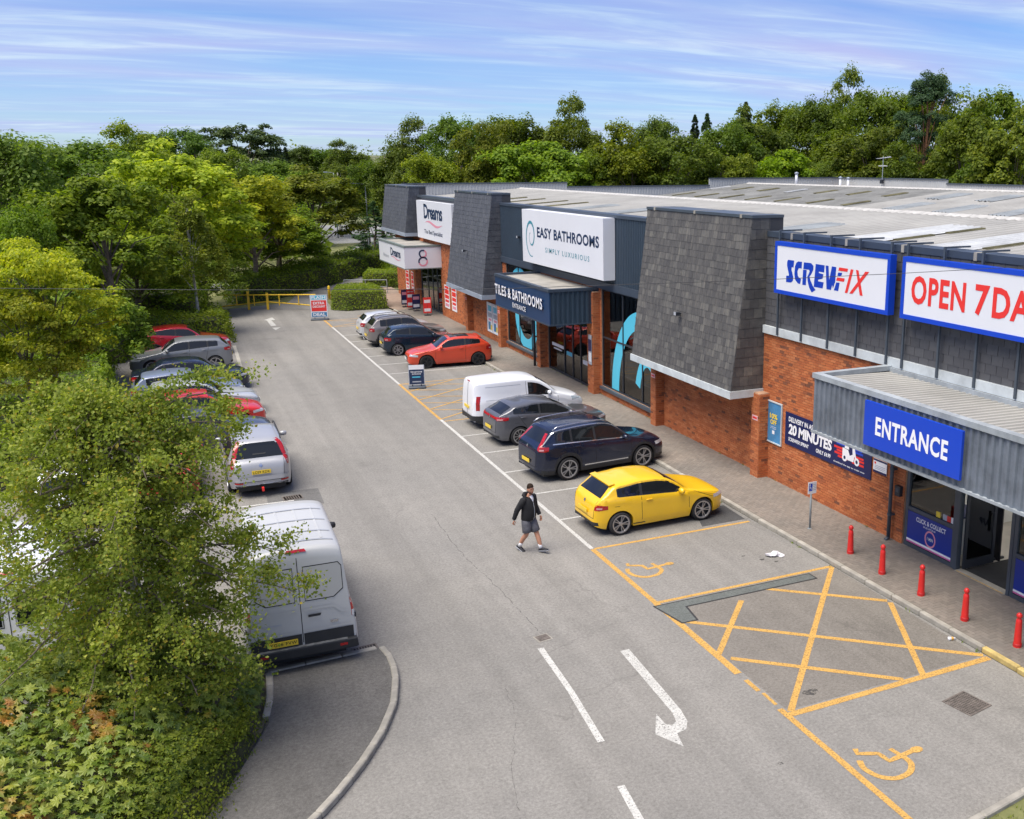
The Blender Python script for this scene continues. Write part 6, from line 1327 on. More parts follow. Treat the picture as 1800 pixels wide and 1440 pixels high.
# swivel boards on the tarmac
def board(x, y, rz, wd, h, back, lab, prints, base=True, letters=()):
    t = empty('pavement_sign', (x, y, 0)); z0 = .16
    b = MB(); b.box(-wd / 2 - .03, wd / 2 + .03, -.02, .02, z0, z0 + h); b.build('board_frame', mat('board_frame', (.45, .47, .5), .4), t, local=True)
    b = MB(); b.box(-wd / 2, wd / 2, -.026, -.0205, z0 + .03, z0 + h - .03); b.build('poster_sheet', back, t, local=True)
    for u0, u1, v0, v1, mm in prints: b = MB(); b.box(-wd / 2 + wd * u0, -wd / 2 + wd * u1, -.0285, -.0265, z0 + h * v0, z0 + h * v1); b.build('print', MAT[mm], t, local=True)
    for s, u0, u1, v0, v1, mm in letters: lettering('lettering', s, (x - wd / 2 + wd * u0, y - .0287, z0 + h * v0), (1, 0, 0), UZ, wd * (u1 - u0), h * (v1 - v0), MAT[mm], t, .03, lift=.002)
    b = MB(); b.box(-wd / 2 - .05, wd / 2 + .05, -.22, .22, 0.0, .09); me = bevel_mesh(b.mesh('water_base'), .03, 2); me.shade_smooth(); link('water_base', me, t, mat('base_grey', (.07, .085, .105), .6))
    for sx in (-.3, .3): b = MB(); b.tube([(sx * wd, 0, .08), (sx * wd, 0, z0 + .02)], .025, 6); b.build('spring_leg', MAT['frame_dark'], t, local=True)
    t.rotation_euler[2] = rz; tag(t, lab, 'pavement sign')
board(9.75, 42.3, R(-14), .62, .86, MAT['navy_print'], 'navy and white swivel board at the corner of the crossed box', [(0, 1, .78, 1, 'white_print'), (.2, .75, .36, .42, 'cyan_vinyl'), (.2, .8, .12, .18, 'grey_print')], letters=[('TILES & BATHROOMS', .1, .9, .62, .69, 'white_print'), ('ENTRANCE', .2, .8, .52, .58, 'white_print')])
board(9.0, 64.4, R(-12), .98, 1.42, MAT['white_print'], 'tall red, white and blue swivel board beside the yellow barrier', [(.04, .96, .80, .97, 'cyan_vinyl'), (.04, .96, .28, .76, 'red_print'), (.04, .96, .04, .24, 'sky_print')], letters=[('FLASH', .08, .92, .82, .95, 'white_print'), ('EXTRA', .15, .85, .58, .70, 'white_print'), ('DISCOUNT', .12, .88, .44, .54, 'white_print'), ('DEAL', .12, .88, .07, .21, 'white_print')])
# small flag banners outside the far shop
for i, (x, y, mm, h, lab) in enumerate(((15.3, 66.9, 'red_print', 1.05, 'red upright banner against the brick by the far shop doors'), (15.0, 67.2, 'deep_blue', 1.0, 'purple and white upright banner, left one by the far doors'), (15.05, 65.8, 'red_print', 1.0, 'red upright banner between two purple banners'), (15.2, 64.9, 'deep_blue', .95, 'purple and white upright banner, right one by the far doors'), (15.35, 62.6, 'red_print', 1.0, 'red and white upright banner nearest the silver hatchback'))):
    t = empty('upright_banner', (x, y, .118)); b = MB(); b.tube([(0, 0, 0), (0, 0, h + .2)], .015, 6); b.build('pole', MAT['frame_dark'], t, local=True); b = MB(); b.box(-.26, .26, -.012, -.006, .15, h + .15); b.build('cloth', MAT[mm], t, local=True)
    b = MB(); b.box(-.2, .2, -.0145, -.0125, .25, .45); b.build('print', MAT['white_print'], t, local=True); b = MB(); b.box(-.2, .2, -.0145, -.0125, h - .2, h); b.build('print', MAT['white_print'] if mm == 'red_print' else MAT['pink_print'], t, local=True); b = MB(); b.box(-.2, .2, -.15, .15, 0, .04); b.build('base', MAT['frame_dark'], t, local=True)
    tag(t, lab, 'banner')
# yellow barrier across the service path
t = empty('barrier_gate', (5.6, 71.2, 0)); rail = lambda a, b_, r_=.035: MB().tube([a, b_], r_, 8)
b = MB(); b.tube([(-1.9, .75, 1.0), (3.9, -2.05, 1.02)], .04, 8); b.build('top_rail', MAT['barrier_yellow'], t, local=True); b = MB(); b.tube([(-1.9, .75, .22), (.95, -.35, .52), (3.9, -2.05, .28)], .04, 8); b.build('lower_rail', MAT['barrier_yellow'], t, local=True)
for f in (.18, .36, .62, .82): p = Vector((-1.9, .75, 1.0)).lerp(Vector((3.9, -2.05, 1.0)), f); b = MB(); b.box(p.x - .03, p.x + .03, p.y - .03, p.y + .03, .30, 1.0); b.build('bar', MAT['barrier_yellow'], t, local=True)
for x, y, h in ((-.15, -.0, 1.45), (1.0, -.45, 1.12)): b = MB(); b.box(x - .07, x + .07, y - .07, y + .07, 0, h); b.build('post', MAT['barrier_yellow'], t, local=True)
tag(t, 'yellow steel barrier closing the service path at the end of the lane', 'barrier')
t = empty('bollard', (11.2, 74.6, 0)); b = MB(); b.lathe([(.0, 0), (.1, 0), (.1, .85), (.06, .95), (0, .97)], (0, 0, 0), 'Z', 12); b.build('post', MAT['barrier_yellow'], t, smooth=True, local=True); tag(t, 'short yellow bollard behind the clipped hedge by the path', 'bollard')
t = empty('handrail', (14.2, 75.6, 0.1)); 
b = MB(); b.tube([(-1.6, .9, 1.0), (1.3, -.4, 1.0)], .03, 8); b.build('top_rail', MAT['post_grey'], t, local=True); b = MB(); b.tube([(-1.6, .9, .5), (1.3, -.4, .5)], .025, 8); b.build('middle_rail', MAT['post_grey'], t, local=True)
for f in (0, .5, 1): p = Vector((-1.6, .9, 0)).lerp(Vector((1.3, -.4, 0)), f); b = MB(); b.tube([p, p + Vector((0, 0, 1.0))], .03, 8); b.build('post', MAT['post_grey'], t, local=True)
tag(t, 'grey tubular handrail by the far corner of the building', 'handrail')
# litter
def crumple(name, x, y, r_, m, lab, seed):
    rg = random.Random(seed); bm = bmesh.new(); bmesh.ops.create_icosphere(bm, subdivisions=2, radius=1)
    for v in bm.verts: k = rg.uniform(.55, 1.15); v.co = Vector((v.co.x * r_ * k * 1.6, v.co.y * r_ * k, max(0, (v.co.z + .6) * r_ * k * .55)))
    me = bpy.data.meshes.new(name); bm.to_mesh(me); bm.free(); o = link(name, me, None, m); o.location = (x, y, 0.001); o.rotation_euler[2] = seed; tag(o, lab, 'litter'); return o
crumple('crumpled_paper', 13.07, 19.4, .13, mat('paper', (.62, .60, .62), .8), 'crumpled white paper lying in the empty bay near the kerb', 3); crumple('crumpled_paper', 13.22, 19.32, .09, MAT['paper'], 'smaller crumpled paper scrap right beside the larger one', 5)
t = empty('drinks_cup', (13.86, 13.98, .034)); b = MB(); b.lathe([(0, -.07), (.028, -.07), (.038, .06), (.041, .065), (.041, .075), (0, .08)], (0, 0, 0), 'Y', 14); b.build('cup', MAT['white_print'], t, smooth=True, local=True); b = MB(); b.lathe([(.0325, -.03), (.0355, .02)], (0, 0, 0), 'Y', 14); b.v = [(p[0] * 1.03, p[1], p[2] * 1.03) for p in b.v]; b.build('sleeve', mat('card_orange', (.55, .3, .06), .7), t, local=True); t.rotation_euler[2] = R(70); tag(t, 'white paper cup with an orange band lying by the kerb', 'litter')
OIL = paint_mat('oil', (.062, .058, .052), .57, 7.0)
for i, (x, y, r_) in enumerate(((12.95, 19.05, .05), (12.7, 19.3, .06), (12.4, 19.7, .04), (13.3, 11.15, .16), (13.5, 11.35, .12), (13.05, 10.85, .09), (10.05, 13.55, .13), (8.3, 11.9, .05))):
    rgx = random.Random(i); n = 15; rr = [rgx.uniform(.55, 1) for _ in range(n)]
    flat('oil_stain', [(x + r_ * 1.5 * rr[k] * math.cos(2 * math.pi * k / n), y + r_ * rr[k] * math.sin(2 * math.pi * k / n)) for k in range(n)], OIL, .0024 + .00004 * i)
# overhead cable crossing the view
t = MB(); pts = [(-22, 31, 7.6), (-12, 27, 7.3), (-5.18, 24.0, 7.146), (-2.74, 23, 7.102), (1.26, 21.2, 7.051), (6.08, 19, 7.055), (10.73, 16.6, 7.246), (13.13, 15.4, 7.372), (15.2, 14.2, 7.522), (17.8, 12.5, 7.764)]
t.tube(pts, .006, 6); o = t.build('overhead_cable', mat('cable_black', (.03, .03, .035), .6), None, smooth=True); tag(o, 'thin dark overhead cable crossing the whole view above the car park', 'cable')
# street lights and poles by the far road
def lamp(x, y, h, arm, lab):
    t = empty('street_lamp', (x, y, 0)); b = MB(); b.tube([(0, 0, 0), (0, 0, h * .25), (0, 0, h)], [.09, .07, .05], 8); b.build('column', MAT['post_grey'], t, smooth=True, local=True); b = MB(); b.tube([(0, 0, h - .05), (arm * .5, 0, h + .08), (arm, 0, h + .1)], .035, 6); b.build('arm', MAT['post_grey'], t, local=True)
    b = MB(); b.box(min(arm, arm * 1.6), max(arm, arm * 1.6), -.16, .16, h + .04, h + .16); me = bevel_mesh(b.mesh('lantern'), .04, 2); link('lantern', me, t, MAT['grey_trim']); tag(t, lab, 'street lamp')
lamp(21.4, 112.0, 7.4, -1.2, 'grey street lamp by the road at the left end of the building'); lamp(22.4, 138.0, 8.4, -.8, 'grey street lamp farther along the road between the trees'); lamp(3.0, 120.0, 8.6, .8, 'street lamp just showing above the lime green trees')
t = empty('utility_pole', (25.2, 118, 0)); b = MB(); b.tube([(0, 0, 0), (-.25, 0, 10.4)], [.17, .12], 10); b.build('pole', mat('old_wood', (.28, .25, .21), .9, var=.3, vscale=2), t, smooth=True, local=True); b = MB(); b.box(-.9, .5, -.06, .06, 9.7, 9.82); b.build('cross_arm', MAT['old_wood'], t, local=True); b = MB(); b.box(-.45, .0, -.2, -.12, 8.9, 9.4); b.build('equipment_box', MAT['post_grey'], t, local=True); tag(t, 'weathered wooden utility pole above the trees left of the building', 'utility pole')
# far low building with an orange roof edge, just showing at the left edge
t = empty('house', (-24, 78, 0)); b = MB(); b.box(-7, 7, -4, 4, 0, 4.4); b.build('wall', mat('far_wall', (.34, .26, .2), .9, var=.2), t, local=True); b = MB(); b.prism([(-4.4, 0), (4.4, 0), (0, 2.4)], (0, 1, 0), (0, 0, 1), (1, 0, 0), (-7.4, 0, 4.4), 14.8); rfo = b.build('roof', mat('far_roof', (.33, .32, .32), .9, var=.2), t, local=True); b = MB(); b.box(-7.45, 7.45, -.15, .15, 6.72, 6.86); b.build('ridge', mat('far_ridge', (.6, .2, .08), .8), rfo, local=True)
for x in (-4, 0, 4): b = MB(); b.box(x - .6, x + .6, -4.06, -4.0, 1.2, 2.6); b.build('window', MAT['frame_dark'], t, local=True)
tag(t, 'low house with a grey roof and orange ridge at the left edge', 'house')
t = empty('parked_caravan', (41, 172, 0)); b = MB(); b.box(-4, 4, -1, 1, .4, 2.6); me = bevel_mesh(b.mesh('body'), .2, 2); link('body', me, t, MAT['white_sign']); b = MB(); b.box(-3, 3, -1.02, -1.0, 1.4, 2.1); b.build('window', MAT['frame_dark'], t, local=True); b = MB(); b.lathe([(0, -.1), (.3, -.1), (.3, .1), (0, .1)], (1, -.95, .3), 'Y', 12); b.lathe([(0, -.1), (.3, -.1), (.3, .1), (0, .1)], (-1, -.95, .3), 'Y', 12); b.build('wheel', MAT['tyre'], t, local=True); tag(t, 'white vehicle body beyond the far road bend', 'caravan')

# ================================================================== the man walking
def person(x, y, heading):
    root = empty('person', (x, y, 0)); skin = mat('skin', (0.46, 0.225, 0.14), 0.55, var=.08, vscale=9)
    # frame: +X forward, +Y to his left
    def skinned(name, V, E, Rr, m, sub=2, parent=root):
        me = bpy.data.meshes.new(name); me.from_pydata(V, E, []); o = link(name, me, parent, m)
        sm = o.modifiers.new('skin', 'SKIN'); sm.use_smooth_shade = True; sm.branch_smoothing = .6
        if not me.skin_vertices:
            bm = bmesh.new(); bm.from_mesh(me); bm.verts.layers.skin.verify(); bm.to_mesh(me); bm.free()
        lay = me.skin_vertices[0]
        for i, r_ in enumerate(Rr): lay.data[i].radius = r_ if isinstance(r_, tuple) else (r_, r_); lay.data[i].use_root = (i == 0)
        o.modifiers.new('sub', 'SUBSURF').levels = sub
        bpy.context.view_layer.update(); me2 = bpy.data.meshes.new_from_object(o.evaluated_get(bpy.context.evaluated_depsgraph_get())); o.modifiers.clear(); old = o.data; o.data = me2; bpy.data.meshes.remove(old); me2.shade_smooth(); me2.name = name
        return o
    def loft(name, rings, m, seg=20, parent=root, wrinkle=0.0, cap=(True, True), mb=None):
        """rings: (centre, half depth, half width, pitch) cross-sections from bottom to top"""
        b = mb or MB(); rg = random.Random(4); V = []
        for c, rx, ry, tilt in rings:
            for k in range(seg):
                a = 2 * math.pi * k / seg; q = 1 + rg.uniform(-wrinkle, wrinkle); e = Vector((rx * math.cos(a) * q, ry * math.sin(a) * q, rx * math.cos(a) * math.tan(tilt))); V.append(Vector(c) + e)
        n = len(rings); F = [(i * seg + k, i * seg + (k + 1) % seg, (i + 1) * seg + (k + 1) % seg, (i + 1) * seg + k) for i in range(n - 1) for k in range(seg)]
        if cap[0]: F.append(tuple(range(seg - 1, -1, -1)))
        if cap[1]: F.append(tuple(range((n - 1) * seg, n * seg)))
        b.add(V, F)
        if mb is None: return b.build(name, m, parent, smooth=True, local=True)
    LH, LK, LA = (.03, .09, .90), (.17, .10, .50), (.31, .09, .115)
    RH, RK, RA = (.00, -.09, .90), (.03, -.10, .50), (-.23, -.09, .125)
    LS, LE, LW = (.02, .20, 1.40), (.03, .27, 1.13), (.17, .25, .93)
    RS, RE, RW = (.02, -.20, 1.40), (-.12, -.28, 1.14), (-.20, -.31, .90)
    V = [(0, 0, .95), (.015, 0, 1.12), (.03, 0, 1.30), (.045, 0, 1.47), (.07, 0, 1.56), LH, LK, (.245, .095, .32), LA, RH, RK, (-.105, -.095, .34), RA, LS, LE, LW, RS, RE, RW]
    E = [(0, 1), (1, 2), (2, 3), (3, 4), (0, 5), (5, 6), (6, 7), (7, 8), (0, 9), (9, 10), (10, 11), (11, 12), (2, 13), (13, 14), (14, 15), (2, 16), (16, 17), (17, 18)]
    skinned('body', V, E, [(.13, .11), (.125, .10), (.13, .10), .058, .055, .085, .066, .064, .040, .085, .066, .064, .040, .05, .045, .032, .05, .045, .032], skin)
    # head with a face
    H = Vector((.105, -.01, 1.655)); bm = bmesh.new(); bmesh.ops.create_uvsphere(bm, u_segments=32, v_segments=24, radius=1)
    for v in bm.verts:
        p = v.co.copy(); q = Vector((p.x * .100, p.y * .079, p.z * .124))
        if p.z < -.1: q.y *= 1 - .30 * min(1, (-p.z - .1)); q.x *= 1 - .08 * min(1, -p.z)
        if p.x > .5:
            if .18 < abs(p.y) < .62: q.x -= .010 * max(0, 1 - abs(p.z - .12) / .16)
            if abs(p.y) < .20 and -.34 < p.z < .15: q.x += .028 * (1 - abs(p.y) / .20) * max(0, 1 - abs(p.z + .14) / .3)
            if abs(p.y) < .4 and -.95 < p.z < -.6: q.x += .012
        v.co = q
    me = bpy.data.meshes.new('head'); bm.to_mesh(me); bm.free(); me.shade_smooth(); hd = link('head', me, root, skin); hd.location = H; hd.rotation_euler = (R(4), R(8), R(-24))
    hair = mat('hair', (.020, .011, .006), .8, spec=.2, var=.35, vscale=40)
    for sg in (1, -1):
        b = MB(); b.lathe([(0, -.008), (.022, -.006), (.028, 0), (.016, .008), (0, .006)], (0, 0, 0), 'Y', 10); b.v = [(p[0] * .8 - .005, p[1] + sg * .079, p[2] * 1.2 - .005) for p in b.v]; b.build('ear', skin, hd, smooth=True, local=True)
        b = MB(); b.lathe([(0, .010), (.010, .006), (.012, 0)], (0, 0, 0), 'X', 8); b.v = [(p[0] + .084, p[1] * .9 + sg * .031, p[2] * .6 + .016) for p in b.v]; b.build('eye', mat('eye_dark', (.03, .02, .018), .3), hd, smooth=True, local=True)
        b = MB(); b.box(.085, .096, .016 if sg > 0 else -.046, .046 if sg > 0 else -.016, .032, .039); b.build('eyebrow', hair, hd, local=True)
    b = MB(); b.box(.088, .100, -.022, .022, -.060, -.053); b.build('mouth', mat('lip', (.36, .13, .10), .5), hd, local=True)
    def shell(name, cond, off, m):
        bm = bmesh.new(); bm.from_mesh(hd.data); rgh = random.Random(2)
        bmesh.ops.delete(bm, geom=[f for f in bm.faces if not cond(f.calc_center_median())], context='FACES'); bmesh.ops.delete(bm, geom=[v for v in bm.verts if not v.link_faces], context='VERTS')
        for v in bm.verts:
            o_ = off(v.co); v.co += v.co.normalized() * (o_ * rgh.uniform(.75, 1.25))
        me = bpy.data.meshes.new(name); bm.to_mesh(me); bm.free(); me.shade_smooth(); o = link(name, me, hd, m); return o
    shell('hair', lambda c: c.z > .078 or (c.x < .055 and c.z > .045) or (c.x < .015 and c.z > .0 and abs(c.y) > .0 and c.x < .0) or (c.x < -.04 and c.z > -.055), lambda c: .006 + .020 * max(0, min(1, (c.z - .03) / .06)), hair)
    shell('beard', lambda c: c.x > .02 and c.z < -.05 and not (abs(c.y) < .022 and -.064 < c.z < -.05), lambda c: .004, mat('beard', (.13, .070, .042), .8))
    def hand(W, D, side):
        W, D = Vector(W), Vector(D).normalized(); out = Vector((0, side, 0)); fw = (Vector((1, 0, 0)) - D * D.x).normalized(); V = [W, W + D * .045, W + D * .085]; E = [(0, 1), (1, 2)]; Rr = [(.028, .020), (.038, .018), (.034, .016)]
        for k, ln in enumerate((.062, .072, .068, .052)):
            base = W + D * .088 + fw * (.030 - k * .020); i = len(V); curl = -out
            V += [base, base + D * ln * .45 + curl * .006, base + D * ln * .72 + curl * .026, base + D * ln * .62 + curl * .048]; E += [(2, i), (i, i + 1), (i + 1, i + 2), (i + 2, i + 3)]; Rr += [.0098, .0095, .009, .008]
        i = len(V); tb = W + D * .025 + fw * .034; V += [tb, tb + D * .028 + fw * .018 - out * .010, tb + D * .055 + fw * .014 - out * .022]; E += [(1, i), (i, i + 1), (i + 1, i + 2)]; Rr += [.012, .011, .009]
        return skinned('hand', V, E, Rr, skin, 1)
    hand(Vector(LW) + Vector((.01, 0, -.015)), (.35, 0, -1), 1); hand(Vector(RW) + Vector((-.005, 0, -.015)), (-.15, -.05, -1), -1)
    # clothes: jacket lofted over the trunk, sleeves, hood; shorts with two legs
    black = mat('hoodie', (0.011, 0.011, 0.013), 0.9, var=.3, vscale=9, bump=.5, bscale=25); grey = mat('shorts', (0.10, 0.10, 0.115), 0.9, var=.2, vscale=8, bump=.4, bscale=25)
    hd_ = loft('hooded_jacket', [((0, 0, .85), .150, .185, 0), ((.005, 0, .87), .165, .198, 0), ((.02, 0, .95), .180, .205, 0), ((.03, 0, 1.06), .182, .205, 0), ((.035, 0, 1.18), .172, .205, 0), ((.03, 0, 1.30), .150, .215, 0), ((.02, 0, 1.39), .122, .205, -.05), ((.015, 0, 1.44), .100, .165, -.15), ((.01, 0, 1.475), .085, .115, -.35), ((.005, 0, 1.49), .078, .090, -.45)], black, wrinkle=.018, cap=(True, False))
    for S_, E_, W_ in ((LS, LE, LW), (RS, RE, RW)):
        S_, E_, W_ = Vector(S_), Vector(E_), Vector(W_); b = MB(); pts = [S_ + Vector((0, -.06 * (1 if S_.y > 0 else -1), .015)), S_, S_.lerp(E_, .35), S_.lerp(E_, .75), E_, E_.lerp(W_, .3), E_.lerp(W_, .7), E_.lerp(W_, .93), W_]
        b.tube(pts, [.065, .086, .080, .072, .068, .064, .056, .054, .044], 14); b.build('sleeve', black, root, smooth=True, local=True)
    b = MB(); b.tube([(.03, .125, 1.475), (-.045, .105, 1.50), (-.085, 0, 1.50), (-.045, -.105, 1.50), (.03, -.125, 1.475), (.10, -.06, 1.40), (.135, -.01, 1.33)], [.022, .042, .055, .042, .024, .02, .012], 10); b.tube([(.03, .125, 1.475), (.10, .055, 1.40), (.135, -.005, 1.33)], [.024, .02, .012], 10); b.build('hood', black, root, smooth=True, local=True)
    b = MB(); b.add([(.105, .052, 1.485), (.105, -.062, 1.485), (.150, -.055, 1.43), (.178, -.004, 1.325), (.150, .046, 1.43)], [(0, 1, 2, 4), (4, 2, 3)]); b.build('white_shirt', MAT['white_print'], root, local=True)
    b = MB(); b.tube([(.182, -.004, 1.32), (.207, -.004, 1.18), (.213, -.004, 1.06), (.203, 0, .95), (.172, 0, .87)], .005, 6); b.build('zip', MAT['grey_print'], hd_, local=True)
    sb = MB(); loft('', [((.0, 0, .80), .125, .165, 0), ((0, 0, .88), .140, .175, 0), ((0, 0, .93), .135, .165, 0)], grey, mb=sb, wrinkle=.01)
    for hp, kn in ((LH, LK), (RH, RK)):
        h_, k_ = Vector(hp), Vector(kn); h_.z = .86; sb.tube([h_, h_.lerp(k_, .3), h_.lerp(k_, .6), h_.lerp(k_, .88), h_.lerp(k_, .92)], [.112, .118, .114, .112, .09], 16)
    sb.build('shorts', grey, root, smooth=True, local=True)
    for A, K, pitch in ((LA, LK, 14), (RA, RK, -24)):
        A_, K_ = Vector(A), Vector(K); b = MB(); b.tube([A_ + (K_ - A_) * .0, A_ + (K_ - A_) * .16, A_ + (K_ - A_) * .27], [.046, .048, .050], 12); b.build('sock', MAT['white_print'], root, smooth=True, local=True)
        a = R(pitch); fd = Vector((math.cos(a), 0, math.sin(a))); up = Vector((-math.sin(a), 0, math.cos(a))); heel = A_ - fd * .07 - up * .085
        def foot(sections, z0):
            V = []; seg = 12
            for s_, wd, h0, h1 in sections:
                for k in range(seg): t_ = 2 * math.pi * k / seg; cc, ss = math.cos(t_), math.sin(t_); V.append(heel + fd * s_ + Vector((0, wd * (abs(cc) ** .7) * (1 if cc > 0 else -1), 0)) + up * ((h0 + h1) / 2 + (h1 - h0) / 2 * (abs(ss) ** .7) * (1 if ss > 0 else -1)))
            n = len(sections); return V, [(i * seg + k, i * seg + (k + 1) % seg, (i + 1) * seg + (k + 1) % seg, (i + 1) * seg + k) for i in range(n - 1) for k in range(seg)] + [tuple(range(seg - 1, -1, -1)), tuple(range((n - 1) * seg, n * seg))]
        b = MB(); b.add(*foot([(0, .026, .022, .07), (.02, .036, .02, .098), (.09, .040, .02, .105), (.15, .043, .02, .085), (.21, .046, .02, .062), (.26, .040, .02, .05), (.285, .022, .022, .038)], 0)); so = b.build('trainer', mat('trainer_black', (.02, .021, .026), .6, var=.4, vscale=25), root, smooth=True, local=True)
        b = MB(); b.add(*foot([(-.008, .026, 0, .03), (.02, .040, 0, .032), (.09, .043, 0, .028), (.20, .050, 0, .026), (.26, .044, 0, .026), (.293, .022, .004, .026)], 0)); b.build('sole', mat('sole_grey', (.30, .31, .34), .7), so, smooth=True, local=True)
    root.rotation_euler[2] = heading; tag(root, 'man in a black hooded jacket, grey shorts and white socks walking across the lane', 'person'); return root
pr_ = person(7.74, 22.36, R(-57))
# ================================================================== trees, hedges and shrubs
leaf_mat('leaves', (0.100, 0.150, 0.020), (0.160, 0.220, 0.028), (0.240, 0.290, 0.042), trans=.52)
leaf_mat('needles', (0.045, 0.080, 0.030), (0.068, 0.108, 0.038), (0.105, 0.150, 0.050))
leaf_mat('birch_leaves', (0.170, 0.230, 0.036), (0.270, 0.335, 0.060), (0.400, 0.440, 0.105), trans=.55, rare=(0.42, 0.34, 0.06))
leaf_mat('hedge_leaves', (0.085, 0.135, 0.015), (0.145, 0.205, 0.023), (0.22, 0.27, 0.040), trans=.45)
mat('bark', (0.16, 0.13, 0.10), 0.95, var=.4, vscale=5, bump=.6, bscale=20); mat('bark_pale', (0.42, 0.40, 0.36), 0.9, var=.5, vscale=4, bump=.4, bscale=15); mat('bark_pine', (0.34, 0.17, 0.09), 0.95, var=.4, vscale=4, bump=.6, bscale=12); mat('twig_dark', (.05, .055, .02), .95, var=.4, vscale=3)
def leaf_quads(P, Nrm, size, rg, aspect=.62, fold=0.0):
    """rhombic leaves at P facing Nrm"""
    n = len(P); a = rg.normal(size=(n, 3)); t = np.cross(Nrm, a); t /= np.linalg.norm(t, axis=1)[:, None] + 1e-9; b = np.cross(Nrm, t)
    s = (size * rg.uniform(.6, 1.35, n))[:, None]; V = np.empty((n, 4, 3)); V[:, 0] = P - t * s * .5; V[:, 1] = P + b * s * aspect * .5 + t * s * .05 + Nrm * s * fold; V[:, 2] = P + t * s * .5; V[:, 3] = P - b * s * aspect * .5 + t * s * .05 + Nrm * s * fold
    return V.reshape(-1, 3), np.arange(4 * n).reshape(n, 4)
def unit(rg, n): v = rg.normal(size=(n, 3)); return v / np.linalg.norm(v, axis=1)[:, None]
def crown_pts(rg, kind, nc, per):
    """a crown of unit size: height 1, radius 1 at its widest; returns leaf points, normals, clump centres"""
    if kind == 'conifer':
        z = rg.uniform(.12, 1.0, nc) ** .80; rad = (1 - z) ** .9 * 2.0 + .02; a = rg.uniform(0, 2 * np.pi, nc); rr = rad * rg.uniform(.30, 1.0, nc) * (1 + .25 * np.sin(z * 34)); C = np.stack([rr * np.cos(a), rr * np.sin(a), z - rr * .12], 1); cr = np.full(nc, .22) * (1.08 - .92 * z); flat = .30
    elif kind == 'pine':
        lv = rg.choice([.58, .70, .80, .90, .97], nc); a = rg.uniform(0, 2 * np.pi, nc); rr = np.sqrt(rg.uniform(.02, 1, nc)) * np.interp(lv, [.58, .7, .85, 1], [.95, 1.0, .75, .3]); C = np.stack([rr * np.cos(a), rr * np.sin(a), lv + rg.normal(0, .02, nc)], 1); cr = np.full(nc, .17); flat = .32
    elif kind == 'cedar':
        lv = rg.choice([.45, .62, .78, .93], nc, p=[.2, .25, .25, .3]); a = rg.uniform(0, 2 * np.pi, nc); rr = np.sqrt(rg.uniform(.1, 1, nc)) * np.interp(lv, [.45, .62, .78, .95], [.75, 1.0, .9, .95]); C = np.stack([rr * np.cos(a), rr * np.sin(a), lv + rg.normal(0, .03, nc) - .10 * rr ** 2], 1); cr = np.full(nc, .19); flat = .42
    else:
        d = unit(rg, nc); d[:, 2] = np.where(d[:, 2] < -.55, -d[:, 2], d[:, 2]); base = {'oak': .16, 'maple': .20, 'acacia': .22, 'birch2': .18, 'willow': .10}[kind]
        lump = 1 + .16 * np.sin(3.1 * d[:, 0] + 2 * d[:, 2] + rg.uniform(0, 6)) + .13 * np.sin(4.3 * d[:, 1] - 2.2 * d[:, 2] + rg.uniform(0, 6)) + .09 * np.sin(7 * d[:, 0] * d[:, 1] + rg.uniform(0, 6))
        r_ = rg.uniform(.30, 1.0, nc) ** .45 * lump * .86; shape = np.where(d[:, 2] < 0, 1.0, 1.0); C = d * r_[:, None]
        if kind == 'birch2': C[:, :2] *= (1 - .45 * np.clip(C[:, 2:3], 0, 1))
        C[:, 2] = (C[:, 2] + .80) / 1.72 * (1 - base) + base
        cr = rg.uniform(.13, .24, nc) * {'oak': 1.0, 'maple': 1.0, 'acacia': .8, 'birch2': .75, 'willow': .9}[kind]; flat = {'oak': .70, 'maple': .58, 'acacia': .42, 'birch2': .9, 'willow': 1.5}[kind]
    k = np.repeat(np.arange(nc), per); n = len(k); d = unit(rg, n); up = d[:, 2] < -.25; d[up, 2] *= -.6
    rr = (rg.uniform(.25, 1, n) ** .5); ext = cr[k] * rr
    P = C[k] + d * ext[:, None] * np.array([1, 1, flat * .62])
    Nn = d * np.array([1, 1, 1.3]) + unit(rg, n) * .75 + np.array([-.15, -.1, .55]); Nn /= np.linalg.norm(Nn, axis=1)[:, None]
    return P, Nn, C
TREE = {}
